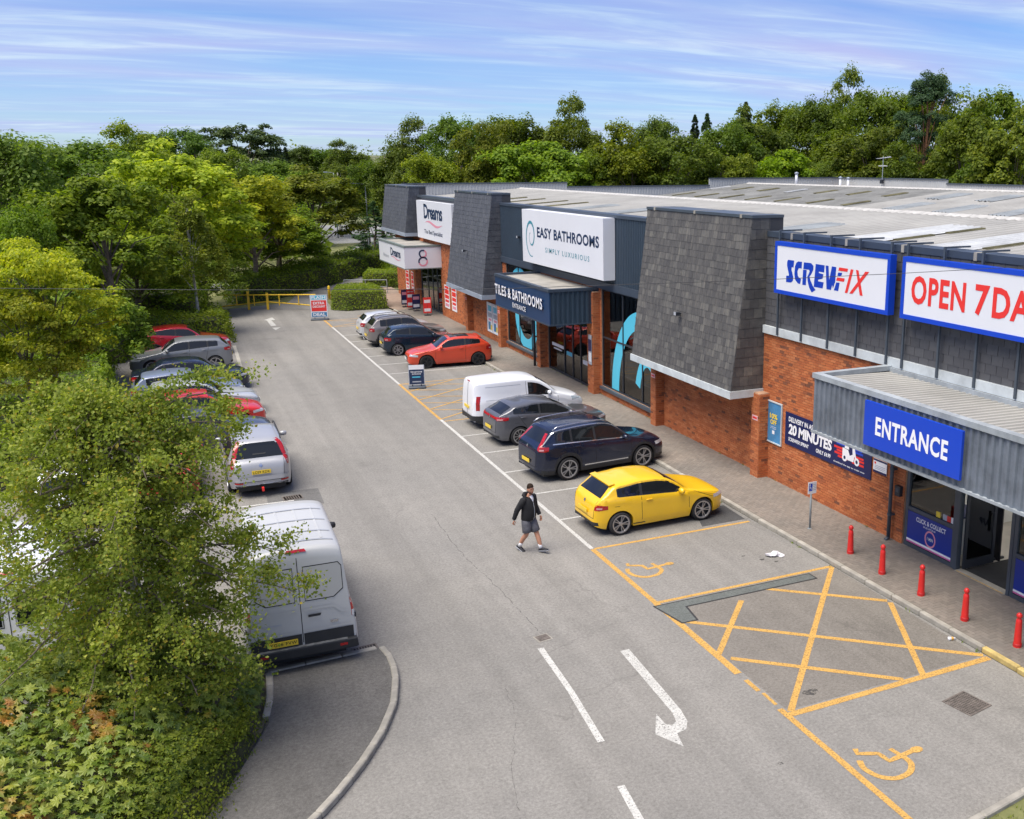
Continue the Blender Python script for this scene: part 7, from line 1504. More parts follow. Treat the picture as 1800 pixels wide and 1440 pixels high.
def tree_proto(kind, seed):
    rg = np.random.default_rng(seed); nc, per, leaf, ht, rad = {'oak': (150, 130, .24, 12, 4.2), 'maple': (115, 165, .26, 11, 4.2), 'acacia': (180, 120, .17, 9, 4.0), 'birch2': (150, 95, .18, 10, 3.2), 'willow': (130, 120, .18, 6, 2.6), 'conifer': (300, 60, .34, 14, 2.6), 'pine': (130, 140, .26, 15, 3.4), 'cedar': (150, 120, .34, 15, 4.6)}[kind]
    P, Nn, C = crown_pts(rg, kind, nc, per); S = np.array([rad, rad, ht]); P = P * S; C = C * S
    V, F = leaf_quads(P, Nn, leaf, rg, .66 if kind not in ('conifer', 'pine') else .30, .06)
    cm = fast_mesh('crown', V, F); cm.materials.append(MAT['needles' if kind in ('conifer', 'pine', 'cedar') else 'leaves'])
    # trunk with limbs reaching into the clumps
    m = MB(); rgp = random.Random(seed); r0 = {'oak': .26, 'maple': .24, 'acacia': .17, 'birch2': .13, 'willow': .18, 'conifer': .2, 'pine': .24, 'cedar': .35}[kind]; hb = ht * {'oak': .28, 'maple': .28, 'acacia': .28, 'birch2': .3, 'willow': .25, 'conifer': .2, 'pine': .55, 'cedar': .4}[kind]; lean = rgp.uniform(-.25, .25)
    top = ht * (.93 if kind in ('conifer', 'birch2', 'pine') else .68)
    spine = lambda z: Vector((lean * z / ht + .12 * math.sin(z * .9 + seed), .10 * math.sin(z * .7 + seed * 2), z))
    zs = np.linspace(0, top, 8); m.tube([spine(z) for z in zs], [r0 * (1.25 if i == 0 else 1) * (1 - .82 * z / top) + .015 for i, z in enumerate(zs)], 8)
    idx = rgp.sample(range(len(C)), 16 if kind not in ('conifer',) else 6)
    for i in idx:
        c = Vector(C[i]); z0 = max(hb * .8, min(top * .95, c.z * .62)); a = spine(z0); mid = a.lerp(c, .5) + Vector((0, 0, .18 * (c - a).length)); rb = r0 * .42 * (1 - .55 * z0 / top); m.tube([a, mid, c], [rb, rb * .62, rb * .22], 5, cap=False)
    tm = m.mesh('trunk'); fix_normals(tm); tm.shade_smooth(); tm.materials.append(MAT['bark_pale' if kind == 'birch2' else 'bark_pine' if kind == 'pine' else 'bark'])
    return cm, tm, ht, rad
def tree(kind, x, y, h, r_, col, lab, seed, group):
    key = (kind, seed % 3)
    if key not in TREE: TREE[key] = tree_proto(kind, 17 * (seed % 3) + len(kind) * 5 + ord(kind[0]))
    cm, tm, ht, rad = TREE[key]; t = empty(dict(conifer='conifer_tree', pine='pine_tree', cedar='cedar_tree', birch2='birch_tree', willow='weeping_tree').get(kind, 'broadleaf_tree'), (x, y, -.02)); rz = (seed * 2.399) % 6.28
    for nm, me in (('crown', cm), ('trunk', tm)):
        o = link(nm, me, t); o.scale = (r_ / rad, r_ / rad, h / ht); o.rotation_euler[2] = rz
        if nm == 'crown': o.color = (*col, 1)
    tag(t, lab, 'tree', group); return t
TREES = [
  ('oak', -6.7, 60.0, 12.3, 3.35, (0.74, 0.86, 0.9), 'dark green tree at the left edge of the view'),
  ('oak', -5.04, 92.0, 12.37, 5.09, (0.95, 1.0, 0.8), 'rounded green tree behind the yellow one at far left'),
  ('oak', -0.3, 100.0, 12.71, 3.7, (1.02, 1.1, 0.9), 'green tree with a lumpy top behind the lime green tree'),
  ('maple', 1.67, 72.0, 11.34, 4.51, (2.0, 1.85, 0.75), 'large lime green tree left of centre'),
  ('maple', -2.05, 57.0, 10.04, 3.34, (1.05, 0.98, 0.7), 'olive green tree with rusty tips in front of the lime tree'),
  ('acacia', -3.33, 38.0, 8.16, 2.29, (1.85, 1.7, 0.6), 'golden yellow feathery tree at the left'),
  ('oak', -1.04, 63.0, 6.22, 3.16, (1.1, 1.15, 0.75), 'grey-branched green tree right of the golden one'),
  ('birch2', 2.01, 62.0, 8.22, 2.05, (1.15, 0.95, 0.75), 'thin brownish birch with a pale trunk above the red car'),
  ('maple', 6.53, 78.0, 9.05, 3.85, (1.7, 1.5, 0.65), 'yellow-green tree left of the trunked tree by the path'),
  ('maple', 12.89, 91.0, 9.68, 4.61, (1.0, 0.86, 0.6), 'tree with russet top and a bare brown trunk by the path'),
  ('oak', 8.91, 84.0, 6.76, 4.44, (1.05, 1.05, 0.7), 'low spreading tree over the hedge left of the path'),
  ('oak', 2.91, 70.0, 4.5, 2.72, (0.9, 1.02, 0.84), 'dark tree behind the hedge above the red coupe SUV'),
  ('oak', 23.0, 112.0, 10.51, 3.38, (0.72, 0.86, 0.72), 'dark evergreen tree left of the building, behind the pole'),
  ('conifer', 19.15, 97.0, 6.58, 1.87, (0.84, 1.02, 0.84), 'dark ivy-like conifer at the end wall of the building'),
  ('oak', 23.86, 125.0, 8.77, 3.07, (1.08, 1.14, 0.84), 'green tree beyond the bend of the far road'),
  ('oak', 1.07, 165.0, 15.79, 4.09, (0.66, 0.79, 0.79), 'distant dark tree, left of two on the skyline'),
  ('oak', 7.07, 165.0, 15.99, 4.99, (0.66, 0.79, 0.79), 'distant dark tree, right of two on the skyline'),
  ('cedar', 12.83, 150.0, 15.89, 4.63, (0.84, 0.9, 0.72), 'flat-topped cedar on the skyline'),
  ('oak', 7.51, 125.0, 12.54, 3.19, (0.95, 1.0, 0.7), 'mid green tree just left of the flat-topped cedar'),
  ('oak', 14.46, 135.0, 10.95, 4.6, (0.95, 1.0, 0.75), 'green tree below the flat-topped cedar'),
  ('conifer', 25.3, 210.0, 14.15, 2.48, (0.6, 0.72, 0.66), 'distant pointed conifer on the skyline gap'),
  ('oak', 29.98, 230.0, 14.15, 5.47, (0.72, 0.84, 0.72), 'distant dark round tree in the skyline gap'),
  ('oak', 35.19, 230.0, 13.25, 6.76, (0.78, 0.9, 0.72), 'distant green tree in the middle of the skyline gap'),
  ('oak', 38.25, 220.0, 13.35, 5.34, (0.84, 0.96, 0.74), 'distant green tree at the right of the skyline gap'),
  ('birch2', 23.06, 140.0, 9.29, 4.15, (1.0, 1.0, 0.75), 'pale grey-green tree beyond the trunked tree'),
  ('birch2', 16.04, 125.0, 8.79, 3.98, (1.14, 1.18, 0.9), 'soft grey-green tree left of the russet top'),
  ('acacia', -4.05, 37.0, 6.64, 2.05, (1.3, 1.15, 0.7), 'shrubby tree with orange berries at the left edge'),
  ('willow', -2.39, 49.0, 4.44, 2.08, (1.02, 1.14, 0.78), 'weeping dark green tree beside the left hedge'),
  ('oak', -5.21, 52.0, 8.48, 1.49, (0.96, 1.02, 0.78), 'dull green tree behind the golden one at the left edge'),
  ('oak', 24.87, 108.0, 13.2, 3.27, (1.02, 1.14, 0.78), 'tree behind the leftmost slate mansard'),
  ('oak', 23.25, 90.0, 11.01, 3.02, (1.25, 1.2, 0.65), 'lower yellow-green tree behind the bed shop sign'),
  ('oak', 27.99, 98.0, 14.53, 3.58, (1.02, 1.14, 0.78), 'tall green tree with a pointed top, first right of the skyline gap'),
  ('maple', 27.66, 88.0, 12.96, 3.01, (1.15, 1.1, 0.6), 'green-yellow tree left of the big bright round tree'),
  ('oak', 35.85, 104.0, 15.26, 4.49, (1.0, 1.05, 0.65), 'tall tree directly behind the big bright round tree'),
  ('maple', 31.22, 84.0, 12.22, 4.92, (1.25, 1.3, 0.6), 'big bright green round tree behind the bathrooms roof'),
  ('oak', 40.99, 100.0, 15.19, 3.85, (1.08, 1.14, 0.78), 'tall tree right behind the bright round one'),
  ('oak', 37.12, 84.0, 11.42, 3.04, (1.02, 1.1, 0.84), 'grey-green tree above the low parapet, left side'),
  ('conifer', 44.03, 96.0, 14.07, 3.19, (0.96, 1.06, 0.78), 'tall dark tree with a notched top above the low parapet'),
  ('oak', 38.98, 82.0, 12.12, 3.51, (1.1, 1.08, 0.65), 'olive tree above the middle of the low parapet'),
  ('oak', 49.42, 99.0, 15.23, 3.04, (0.9, 1.02, 0.78), 'dark tree with a wispy top left of two spruces'),
  ('oak', 42.94, 82.0, 12.52, 4.34, (1.02, 0.98, 0.78), 'brownish green tree left of the step in the parapet'),
  ('conifer', 55.3, 100.0, 16.37, 1.88, (0.72, 0.86, 0.78), 'slim spruce, left of a pair on the right skyline'),
  ('conifer', 55.1, 97.0, 16.44, 2.13, (0.72, 0.9, 0.84), 'slim spruce, right of a pair on the right skyline'),
  ('oak', 49.09, 84.0, 13.85, 3.74, (1.08, 1.14, 0.84), 'grey-green tree right of the spruces'),
  ('conifer', 56.9, 92.0, 17.44, 2.65, (1.02, 1.02, 0.72), 'tall ragged larch, highest of the trees in the middle'),
  ('maple', 54.1, 86.0, 14.57, 4.16, (1.08, 1.14, 0.74), 'dense tree around the foot of the ragged larch'),
  ('maple', 53.32, 80.0, 11.49, 3.95, (1.35, 1.4, 0.6), 'bright green round tree above the parapet step'),
  ('maple', 48.31, 79.0, 10.19, 2.3, (1.3, 1.35, 0.6), 'small bright green tree left of the larger bright one'),
  ('oak', 62.82, 92.0, 15.91, 3.93, (1.14, 1.18, 0.74), 'tall green tree behind the bright round pair'),
  ('oak', 63.24, 88.0, 15.82, 3.51, (1.0, 1.02, 0.62), 'tall tree above the far corner of the building'),
  ('oak', 70.0, 93.45, 17.37, 3.14, (0.9, 0.98, 0.78), 'dark tree with a spiky top right of the far corner'),
  ('maple', 62.0, 82.78, 12.82, 4.2, (1.1, 1.15, 0.62), 'lighter green tree in front of the spiky dark one'),
  ('oak', 68.0, 84.41, 16.47, 4.05, (1.0, 1.0, 0.6), 'olive tree above the television aerial'),
  ('maple', 61.0, 75.81, 11.99, 4.2, (1.05, 1.1, 0.65), 'broad green tree just behind the television aerial'),
  ('oak', 72.0, 85.27, 17.04, 3.55, (1.08, 1.18, 0.72), 'tall green tree left of the pine'),
  ('pine', 64.0, 72.36, 16.12, 3.31, (0.9, 1.08, 1.02), 'Scots pine with an orange trunk behind the parapet'),
  ('oak', 74.0, 81.47, 16.08, 2.61, (1.08, 1.14, 0.72), 'green tree just right of the pine top'),
  ('maple', 62.0, 65.43, 13.58, 3.55, (1.15, 1.18, 0.58), 'bright leafy tree right of the pine'),
  ('oak', 68.0, 68.8, 15.54, 3.76, (1.05, 1.05, 0.58), 'tall yellow-green tree near the right edge'),
  ('conifer', 72.0, 70.6, 17.6, 2.07, (0.9, 0.98, 0.66), 'ragged larch top at the upper right corner'),
  ('maple', 60.0, 57.86, 12.59, 3.67, (1.15, 1.12, 0.6), 'leafy tree at the right edge'),
  ('oak', 60.0, 61.1, 10.1, 2.93, (1.08, 1.18, 0.72), 'lower tree by the right parapet'),
  ('oak', 60.0, 70.52, 9.93, 2.99, (0.72, 0.84, 0.74), 'dark undergrowth tree left of the pine trunk'),
  ('oak', 57.0, 79.0, 10.48, 3.2, (1.0, 1.1, 0.6), 'lower bright tree above the parapet corner'),
]
for i, (kind, x, y, h, r_, col, lab) in enumerate(TREES):
    grp = 'trees behind the shops' if (x > 22 and y < 110 and h > 9) else 'trees beyond the car park'
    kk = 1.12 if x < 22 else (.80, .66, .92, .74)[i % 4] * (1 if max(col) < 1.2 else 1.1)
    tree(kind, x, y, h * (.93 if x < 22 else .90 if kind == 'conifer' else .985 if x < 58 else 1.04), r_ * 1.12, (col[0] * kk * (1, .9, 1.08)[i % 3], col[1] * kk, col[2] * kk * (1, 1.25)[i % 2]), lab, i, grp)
# a far-off wood that reads as one mass: low clumps over the rising ground
def far_wood():
    rg = np.random.default_rng(77); C = []
    for x0, x1, y0, y1, n, h in ((-160, 260, 235, 420, 330, 14.5), (-60, 30, 108, 160, 60, 7.5), (70, 150, 60, 190, 110, 13), (-60, -8, 62, 120, 60, 8.5), (30, 110, 112, 200, 110, 11.5), (-10, 24, 100, 118, 22, 5.5)):
        X = rg.uniform(x0, x1, n); Y = rg.uniform(y0, y1, n); C.append(np.stack([X, Y, np.full(n, h) * rg.uniform(.75, 1.05, n)], 1))
    C = np.concatenate(C)
    keep = ~((C[:, 0] > 12) & (C[:, 0] < 46) & (C[:, 1] > 100) & (C[:, 1] < 175) & (np.abs(C[:, 0] - np.interp(C[:, 1], [100, 125, 150, 175], [18, 27, 33, 40])) < 9)); C = C[keep]; nc = len(C); per = 150
    k = np.repeat(np.arange(nc), per); n = len(k); d = unit(rg, n); d[:, 2] = np.abs(d[:, 2]); rad = rg.uniform(3.0, 5.2, nc); lump = 1 + .2 * np.sin(5 * d[:, 0] + k) * np.cos(4 * d[:, 1] + 2 * k)
    P = C[k] * np.array([1, 1, 0]) + d * np.stack([rad[k], rad[k], C[k, 2]], 1) * (lump * rg.uniform(.86, 1.02, n))[:, None]
    Nn = d + unit(rg, n) * .7; Nn /= np.linalg.norm(Nn, axis=1)[:, None]; V, F = leaf_quads(P, Nn, .85, rg, .7, .05)
    o = link('distant_wood', fast_mesh('distant_wood', V, F), None, MAT['leaves']); o.color = (.85, .9, .75, 1); tag(o, 'far-off woodland massed behind the nearer trees', 'woodland', kind='stuff')
far_wood()
# ---- hedges: woody core with leaves over every face
def hedge(poly, h, n, leaf, col, lab, rough=.12, name='hedge', z0=.0, matn='hedge_leaves', seed=1, taper=.08, cat='hedge', core=.90):
    rg = np.random.default_rng(seed); P2 = np.array(poly, float); c = P2.mean(0); t = empty(name, (c[0], c[1], z0)); L2 = P2 - c
    m = MB(); nn = len(L2); inn = [tuple(p * .95) for p in L2]; tp = [tuple(p * (.90 - taper)) for p in L2]
    m.add([(x, y, .02) for x, y in inn] + [(x, y, h * core) for x, y in tp], [tuple(range(nn, 2 * nn))] + [(i, (i + 1) % nn, nn + (i + 1) % nn, nn + i) for i in range(nn)]); m.build('core', MAT['twig_dark'], t, local=True)
    # sample the sides by length and the top by area
    E = np.roll(L2, -1, 0) - L2; Ls = np.linalg.norm(E, axis=1); area = .5 * abs(np.sum(L2[:, 0] * np.roll(L2[:, 1], -1) - L2[:, 1] * np.roll(L2[:, 0], -1))); ns = int(n * (Ls.sum() * h) / (Ls.sum() * h + area)); k = rg.choice(nn, ns, p=Ls / Ls.sum()); f = rg.uniform(0, 1, ns); z = rg.uniform(0.03, 1, ns)
    ctr = np.sign(np.sum(L2[:, 0] * np.roll(L2[:, 1], -1) - L2[:, 1] * np.roll(L2[:, 0], -1))); nr = np.stack([E[:, 1], -E[:, 0]], 1) / Ls[:, None] * ctr
    wav = lambda x, y: .5 * np.sin(x * 2.1 + seed) + .5 * np.cos(y * 1.7 + x * .8)
    Q = (L2[k] + E[k] * f[:, None]) * (1 - taper * z[:, None]); bulge = rough * (wav(Q[:, 0], Q[:, 1] + z * 2) + rg.normal(0, .5, ns)); Ps = np.concatenate([Q + nr[k] * bulge[:, None], (z * h)[:, None]], 1); Nsd = np.concatenate([nr[k], np.full((ns, 1), .35)], 1)
    nt_ = n - ns; bb0, bb1 = L2.min(0), L2.max(0); T_ = []
    while sum(map(len, T_)) < nt_:
        q = rg.uniform(bb0, bb1, (nt_ * 2, 2)); ins = np.zeros(len(q), bool); j = nn - 1
        for i in range(nn):
            a, b_ = L2[i], L2[j]; cond = ((a[1] > q[:, 1]) != (b_[1] > q[:, 1])) & (q[:, 0] < (b_[0] - a[0]) * (q[:, 1] - a[1]) / (b_[1] - a[1] + 1e-12) + a[0]); ins ^= cond; j = i
        T_.append(q[ins])
    q = np.concatenate(T_)[:nt_] * (1 - taper); Pt = np.concatenate([q, (h + rough * 1.2 * (wav(q[:, 0], q[:, 1]) + rg.normal(0, .5, nt_)))[:, None]], 1); Nt = np.tile([0, 0, 1.0], (nt_, 1))
    P = np.concatenate([Ps, Pt]); Nn = np.concatenate([Nsd, Nt]) + unit(rg, n) * .8; Nn /= np.linalg.norm(Nn, axis=1)[:, None]; P[:, 2] = np.maximum(P[:, 2], .02)
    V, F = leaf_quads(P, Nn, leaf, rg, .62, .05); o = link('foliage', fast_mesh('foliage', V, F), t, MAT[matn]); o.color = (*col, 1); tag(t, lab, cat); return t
hedge([(-3.4, 58.0), (3.5, 58.0), (3.6, 62.6), (-3.4, 63.5)], 1.35, 11000, .13, (1.35, 1.3, .8), 'bright green hedge behind the crimson coupe SUV', .18, seed=2)
hedge([(4.4, 73.4), (6.6, 75.0), (9.2, 77.6), (13.5, 84.5), (20.4, 95.4), (27, 101), (25, 104.5), (17.5, 99.5), (9.5, 87), (4.5, 80)], 1.55, 26000, .15, (1.15, 1.2, .75), 'long clipped hedge along the service path', .22, seed=3)
hedge([(10.35, 68.6), (11.2, 67.6), (13.9, 67.5), (14.0, 72.2), (12.6, 73.6), (11.4, 72.4)], 1.25, 9000, .10, (1.2, 1.2, .75), 'low clipped hedge at the corner beside the far shop', .06, seed=4)
hedge([(14.5, 79.6), (18.6, 79.2), (18.8, 82.8), (15.6, 83.2)], 1.2, 4500, .12, (1.3, 1.3, .75), 'small clipped hedge behind the grey handrail', .08, seed=5)
hedge([(-7.4, 39.2), (-1.95, 39.0), (-1.9, 48.6), (-7.2, 49.2)], 1.7, 17000, .13, (1.15, 1.25, .8), 'leafy laurel hedge at the left end of the parked row', .25, seed=6)
hedge([(-9.0, 33.5), (-4.1, 33.6), (-3.9, 38.6), (-9, 38.8)], 1.5, 11000, .13, (1.45, 1.4, .8), 'pale green shrubs at the left edge above the birch', .3, seed=7, name='shrub', cat='shrub')
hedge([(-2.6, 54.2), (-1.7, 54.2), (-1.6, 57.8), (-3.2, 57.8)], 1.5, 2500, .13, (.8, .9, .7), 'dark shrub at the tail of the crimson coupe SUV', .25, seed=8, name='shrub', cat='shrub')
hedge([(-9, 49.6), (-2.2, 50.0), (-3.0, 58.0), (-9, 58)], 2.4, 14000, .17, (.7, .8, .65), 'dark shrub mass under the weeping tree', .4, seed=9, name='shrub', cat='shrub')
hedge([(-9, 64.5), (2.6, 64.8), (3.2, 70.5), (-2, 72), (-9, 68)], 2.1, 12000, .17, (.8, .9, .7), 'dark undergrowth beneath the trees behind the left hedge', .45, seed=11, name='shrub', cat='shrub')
hedge([(17.3, 76.0), (21.5, 76.2), (23, 98), (20.0, 96), (17.5, 84)], 2.0, 9000, .2, (1.0, 1.1, .7), 'green bank of shrubs beside the end wall of the building', .4, seed=10, name='shrub', cat='shrub')
# ---- the birch in the foreground
def birch():
    rg = np.random.default_rng(12); rgp = random.Random(12); t = empty('birch_tree', (-.78, 16.9, .06)); tb = MB(); br = []
    spine = lambda z: Vector((.10 * math.sin(z * .8) - .03 * z, .08 * math.sin(z * .6 + 1) + .02 * z, z)); zs = np.linspace(0, 5.9, 10); tb.tube([spine(z) for z in zs], [.12 * (1 - .9 * z / 6) + .012 for z in zs], 9)
    tw = MB(); C = []; D = []
    for i in range(92):
        z0 = .9 + 4.9 * ((i + .5) / 92) ** .9; a = i * 2.3999 + rgp.uniform(-.3, .3); prof = np.interp(z0, [.9, 1.6, 2.8, 4.0, 5.0, 5.9], [1.25, 1.7, 1.95, 1.85, 1.5, .8]); ln = prof * rgp.uniform(.72, 1.12) * (1.0 - .10 * math.cos(a)) * (.82 if (math.cos(a) < 0 and z0 > 4.2) else 1); d = Vector((math.cos(a), math.sin(a), 0)); p0 = spine(z0); pts = []
        for s_ in np.linspace(0, 1, 7): pts.append(p0 + d * ln * s_ + Vector((0, 0, ln * (.42 * s_ - .62 * s_ * s_) * rgp.uniform(.9, 1.1))) + Vector((rgp.uniform(-.05, .05), rgp.uniform(-.05, .05), 0)) * s_ * 2)
        tw.tube(pts, [.030 * (1 - .85 * k / 6) + .003 for k in range(7)], 5, cap=False)
        for j in range(11):                       # side twigs hanging a little
            s_ = rgp.uniform(.22, 1.0); q = pts[min(5, int(s_ * 6))].lerp(pts[min(6, int(s_ * 6) + 1)], s_ * 6 % 1); dd = Vector((rgp.gauss(0, 1), rgp.gauss(0, 1), rgp.gauss(-.15, .5))).normalized(); l2 = rgp.uniform(.22, .62); e = q + dd * l2 + Vector((0, 0, -l2 * .25)); tw.tube([q, q.lerp(e, .5) + Vector((0, 0, .04)), e], [.006, .004, .002], 3, cap=False)
            for k in range(5): C.append(q.lerp(e, .15 + .2 * k)); 
    for (z0, ex, ey, ez) in ((2.4, 2.4, -.1, 2.3), (2.9, 2.3, .3, 2.9), (4.9, 1.65, .2, 5.8), (4.6, 1.6, -.2, 5.4), (4.2, 1.75, .5, 4.9), (2.6, -2.3, -.6, 2.7)):
        p0 = spine(z0); e1 = Vector((ex, ey, ez)); pts = [p0.lerp(e1, f) + Vector((0, 0, .35 * math.sin(math.pi * f))) for f in np.linspace(0, 1, 8)]; tw.tube(pts, [.028 * (1 - .85 * k / 7) + .003 for k in range(8)], 5, cap=False)
        for j in range(16):
            f = rgp.uniform(.3, 1.0); q = p0.lerp(e1, f) + Vector((0, 0, .35 * math.sin(math.pi * f))); dd = Vector((rgp.gauss(.3 if ex > 0 else -.3, 1), rgp.gauss(0, 1), rgp.gauss(-.2, .5))).normalized(); l2 = rgp.uniform(.2, .5); e = q + dd * l2 + Vector((0, 0, -l2 * .25)); tw.tube([q, e], [.005, .002], 3, cap=False)
            for k in range(5): C.append(q.lerp(e, .15 + .2 * k))
    tb.build('trunk', MAT['bark_pale'], t, local=True, smooth=True); tag(tw.build('branches', MAT['bark'], t, local=True, smooth=True), kind='stuff')
    C = np.array([tuple(c) for c in C]) * np.array([1.08, 1.08, 1.06]); per = 17; k = np.repeat(np.arange(len(C)), per); n = len(k); P = C[k] + rg.normal(0, .085, (n, 3)) * np.array([1, 1, .85]); P[:, 2] -= np.abs(rg.normal(0, .04, n)); ok = P[:, 2] > .35; P = P[ok]; n = len(P)
    Nn = unit(rg, n) + np.array([-.15, -.35, .55]); Nn /= np.linalg.norm(Nn, axis=1)[:, None]; V, F = leaf_quads(P, Nn, .058, rg, .78, .10); o = link('leaves', fast_mesh('leaves', V, F), t, MAT['birch_leaves']); tag(o, kind='stuff'); tag(t, 'young birch with small yellow-green leaves in the left foreground', 'tree')
birch()
# ---- the maple thicket at the foot of the picture
def maple_mat(name):
    m = bpy.data.materials.new(name); m.use_nodes = True; t = m.node_tree; b = _bsdf(m); g = N(t, 'ShaderNodeNewGeometry'); oi = N(t, 'ShaderNodeObjectInfo'); ad = N(t, 'ShaderNodeMath', operation='ADD'); fr = N(t, 'ShaderNodeMath', operation='FRACT'); L(t, g.outputs['Random Per Island'], ad.inputs[0]); L(t, oi.outputs['Random'], ad.inputs[1]); L(t, ad.outputs[0], fr.inputs[0])
    rp = N(t, 'ShaderNodeValToRGB'); e = rp.color_ramp.elements; e.new(.5)
    for el, (p, c) in zip(e, [(0, (.085, .140, .014)), (.5, (.165, .225, .022)), (1, (.290, .330, .040))]): el.position = p; el.color = (*c, 1)
    L(t, fr.outputs[0], rp.inputs[0]); turn = ramp_noise(t, g.outputs['Position'], 1.05, [(.615, (0,) * 3), (.69, (.9,) * 3)], 3)
    am = ramp_noise(t, g.outputs['Position'], 6.0, [(.3, (.34, .22, .03)), (.7, (.46, .15, .035))], 2); c = mixc(t, rp.outputs[0], am, turn); L(t, c, b.inputs['Base Color']); b.inputs['Roughness'].default_value = .5
    tr = N(t, 'ShaderNodeBsdfTranslucent'); L(t, c, tr.inputs[0]); mx = N(t, 'ShaderNodeMixShader'); mx.inputs[0].default_value = .3; out = [n for n in t.nodes if n.type == 'OUTPUT_MATERIAL'][0]; L(t, b.outputs[0], mx.inputs[1]); L(t, tr.outputs[0], mx.inputs[2]); L(t, mx.outputs[0], out.inputs[0]); MAT[name] = m
maple_mat('maple_leaves')
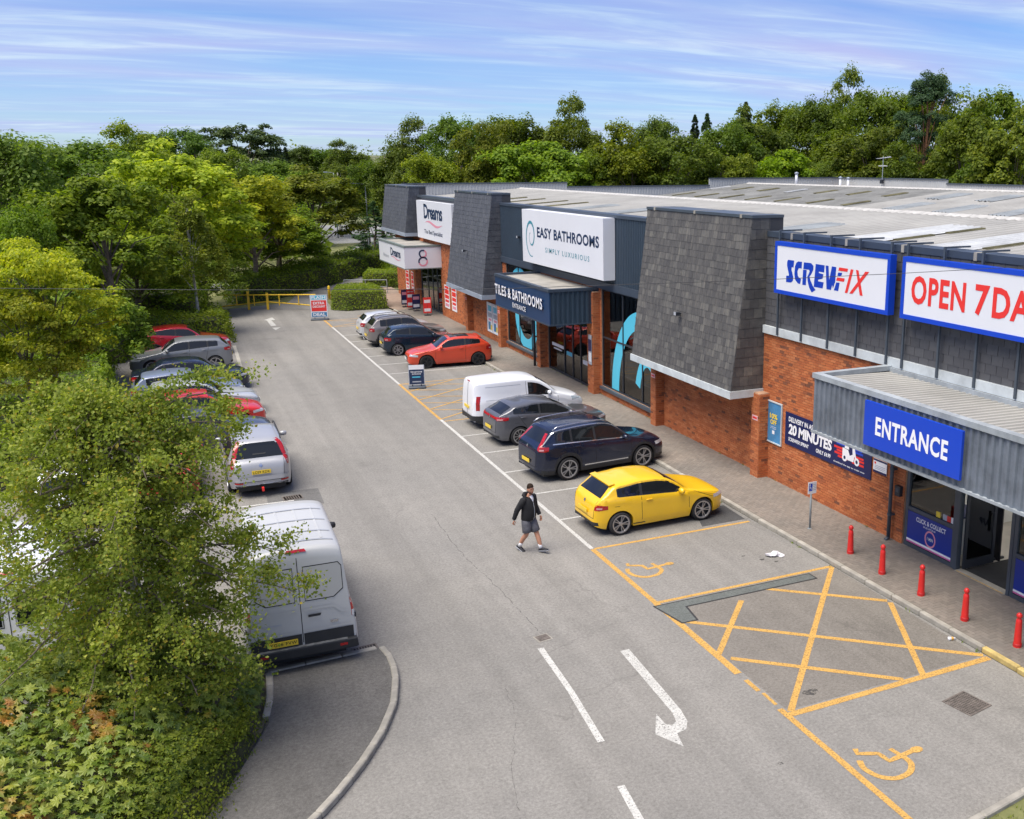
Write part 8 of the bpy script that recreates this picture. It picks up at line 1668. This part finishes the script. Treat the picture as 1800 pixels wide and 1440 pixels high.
def thicket():
    rg = np.random.default_rng(5); outline = np.array([(-9, 18.4), (.95, 18.35), (1.0, 17.6), (.80, 16.8), (.42, 15.8), (-.18, 14.7), (-1.0, 13.8), (-2.8, 12.5), (-9, 9.0)]); t = empty('maple_thicket', (-2.5, 15.5, .06)); o0 = np.array([-2.5, 15.5])
    leafp = []                                     # five-lobed leaf outline
    for a, r_ in ((-90, .18), (-50, .42), (-28, .30), (0, .62), (28, .36), (48, .66), (68, .42), (90, .80), (112, .42), (132, .66), (152, .36), (180, .62), (208, .30), (230, .42)): leafp.append((r_ * math.cos(R(a)), r_ * math.sin(R(a)), -.42 * r_ * r_ + .10 * abs(math.cos(R(a))) * r_))
    LP = np.array([(0, 0, 0)] + leafp); LF = [(0, i, i % 14 + 1) for i in range(1, 15)]
    def inside(q):
        ins = np.zeros(len(q), bool); j = len(outline) - 1
        for i in range(len(outline)):
            a, b_ = outline[i], outline[j]; ins ^= ((a[1] > q[:, 1]) != (b_[1] > q[:, 1])) & (q[:, 0] < (b_[0] - a[0]) * (q[:, 1] - a[1]) / (b_[1] - a[1] + 1e-12) + a[0]); j = i
        return ins
    def edge_d(q):
        d = np.full(len(q), 9.0)
        for i in range(1, 8):
            a, b_ = outline[i], outline[i + 1 if i < 8 else 0]; ab = b_ - a; u = np.clip(((q - a) @ ab) / (ab @ ab), 0, 1); d = np.minimum(d, np.linalg.norm(q - a - u[:, None] * ab, axis=1))
        return d
    q = rg.uniform((-6.5, 10.2), (1.05, 18.4), (52000, 2)); q = q[inside(q)][:14000]; d = edge_d(q); hgt = .35 + 1.35 * (1 - np.exp(-d / .55)) * (1 + .16 * np.sin(q[:, 0] * 2.3) * np.cos(q[:, 1] * 1.9 + .6) + .10 * np.sin(q[:, 0] * 5 + q[:, 1] * 4)); lay = rg.uniform(0, 1, len(q)) ** 2.2; z = hgt * (1 - .55 * lay)
    P = np.concatenate([q - o0, z[:, None]], 1); gx = np.array([.45, -.55, 1.0]); Nn = np.tile(gx, (len(P), 1)) * np.where(d < .6, 1, .55)[:, None] + np.array([0, 0, .5]) + unit(rg, len(P)) * .6; Nn /= np.linalg.norm(Nn, axis=1)[:, None]
    size = rg.uniform(.085, .17, len(P)); order = np.argsort(-(size * 6 + z * .6 - np.abs(q[:, 0] + .6) * .28 - lay * 2.0)); spin = rg.uniform(0, 6.28, len(P))
    def frame(i):
        n = Vector(Nn[i]); tq = n.to_track_quat('Z', 'Y').to_matrix(); return tq @ Matrix.Rotation(spin[i], 3, 'Z')
    lm = bpy.data.meshes.new('leaf'); lm.from_pydata([tuple(p) for p in LP], [], LF); lm.materials.append(MAT['maple_leaves'])
    for i in order[:300]: o = link('leaf', lm, t); o.matrix_local = Matrix.Translation(Vector(P[i]) + Vector((0, 0, .03))) @ frame(i).to_4x4() @ Matrix.Scale(float(size[i]), 4)
    rest = order[300:]; V = np.empty((len(rest), 15, 3))
    for j, i in enumerate(rest): V[j] = (LP * size[i]) @ np.array(frame(i)).T + P[i]
    F = (np.array(LF)[None] + (np.arange(len(rest)) * 15)[:, None, None]).reshape(-1, 3); o = link('foliage', fast_mesh('foliage', V.reshape(-1, 3), F), t, MAT['maple_leaves']); tag(o, kind='stuff')
    m = MB()
    for k in range(90): a = rg.uniform((-5.5, 11), (.6, 18)); 
    st = q[rg.choice(len(q), 120)]; m = MB(); rgp = random.Random(8)
    for a in st: dd = float(edge_d(a[None])[0]); hh = .3 + 1.1 * (1 - math.exp(-dd / .55)); m.tube([(a[0] - o0[0], a[1] - o0[1], 0), (a[0] - o0[0] + rgp.uniform(-.15, .15), a[1] - o0[1] + rgp.uniform(-.15, .15), hh)], [.012, .006], 4, cap=False)
    tag(m.build('stems', MAT['bark'], t, local=True), kind='stuff'); tag(t, 'maple thicket with large green and orange leaves in the left foreground', 'shrub')
thicket()
hedge([(-2.3, 12.6), (-.4, 14.1), (.30, 15.2), (.75, 16.3), (.55, 16.6), (-.5, 15.2), (-2.6, 13.4)], .75, 15000, .05, (1.0, .95, .7), 'low tangled shrub edging the footway below the maple', .22, seed=14, name='shrub', z0=.06, cat='shrub', core=.45)
# grass and weeds in joints
def tufts():
    rg = np.random.default_rng(3); pts = []
    for k in range(46): y = rg.uniform(9, 60); pts.append((13.97 + rg.normal(0, .015), y, .0))
    for k in range(30): y = rg.uniform(19, 60); pts.append((FX - .05 + rg.normal(0, .02), y, .118))
    for k in range(120): pts.append((rg.uniform(9.6, 13.9), rg.uniform(8.6, 9.35), .05))
    for k in range(60): f = rg.uniform(0, 1); pts.append((np.interp(f, [0, .5, 1], [1.0, .55, -.9]) + rg.normal(0, .08), np.interp(f, [0, .5, 1], [17.5, 15.8, 13.7]), .09))
    V = []; 
    for x, y, z in pts:
        for j in range(rg.integers(4, 10)):
            a = rg.uniform(0, 6.28); h = rg.uniform(.03, .09); w_ = .008; dx, dy = math.cos(a), math.sin(a); bx, by = x + rg.normal(0, .02), y + rg.normal(0, .05); V += [(bx - dy * w_, by + dx * w_, z), (bx + dy * w_, by - dx * w_, z), (bx + dx * h * .6, by + dy * h * .6, z + h)]
    o = link('weeds', fast_mesh('weeds', np.array(V), np.arange(len(V)).reshape(-1, 3)), None, MAT['hedge_leaves']); o.color = (1.1, 1.1, .8, 1); tag(o, 'small weeds and grass blades in kerb joints and wall foot', 'weeds', kind='stuff')
tufts()
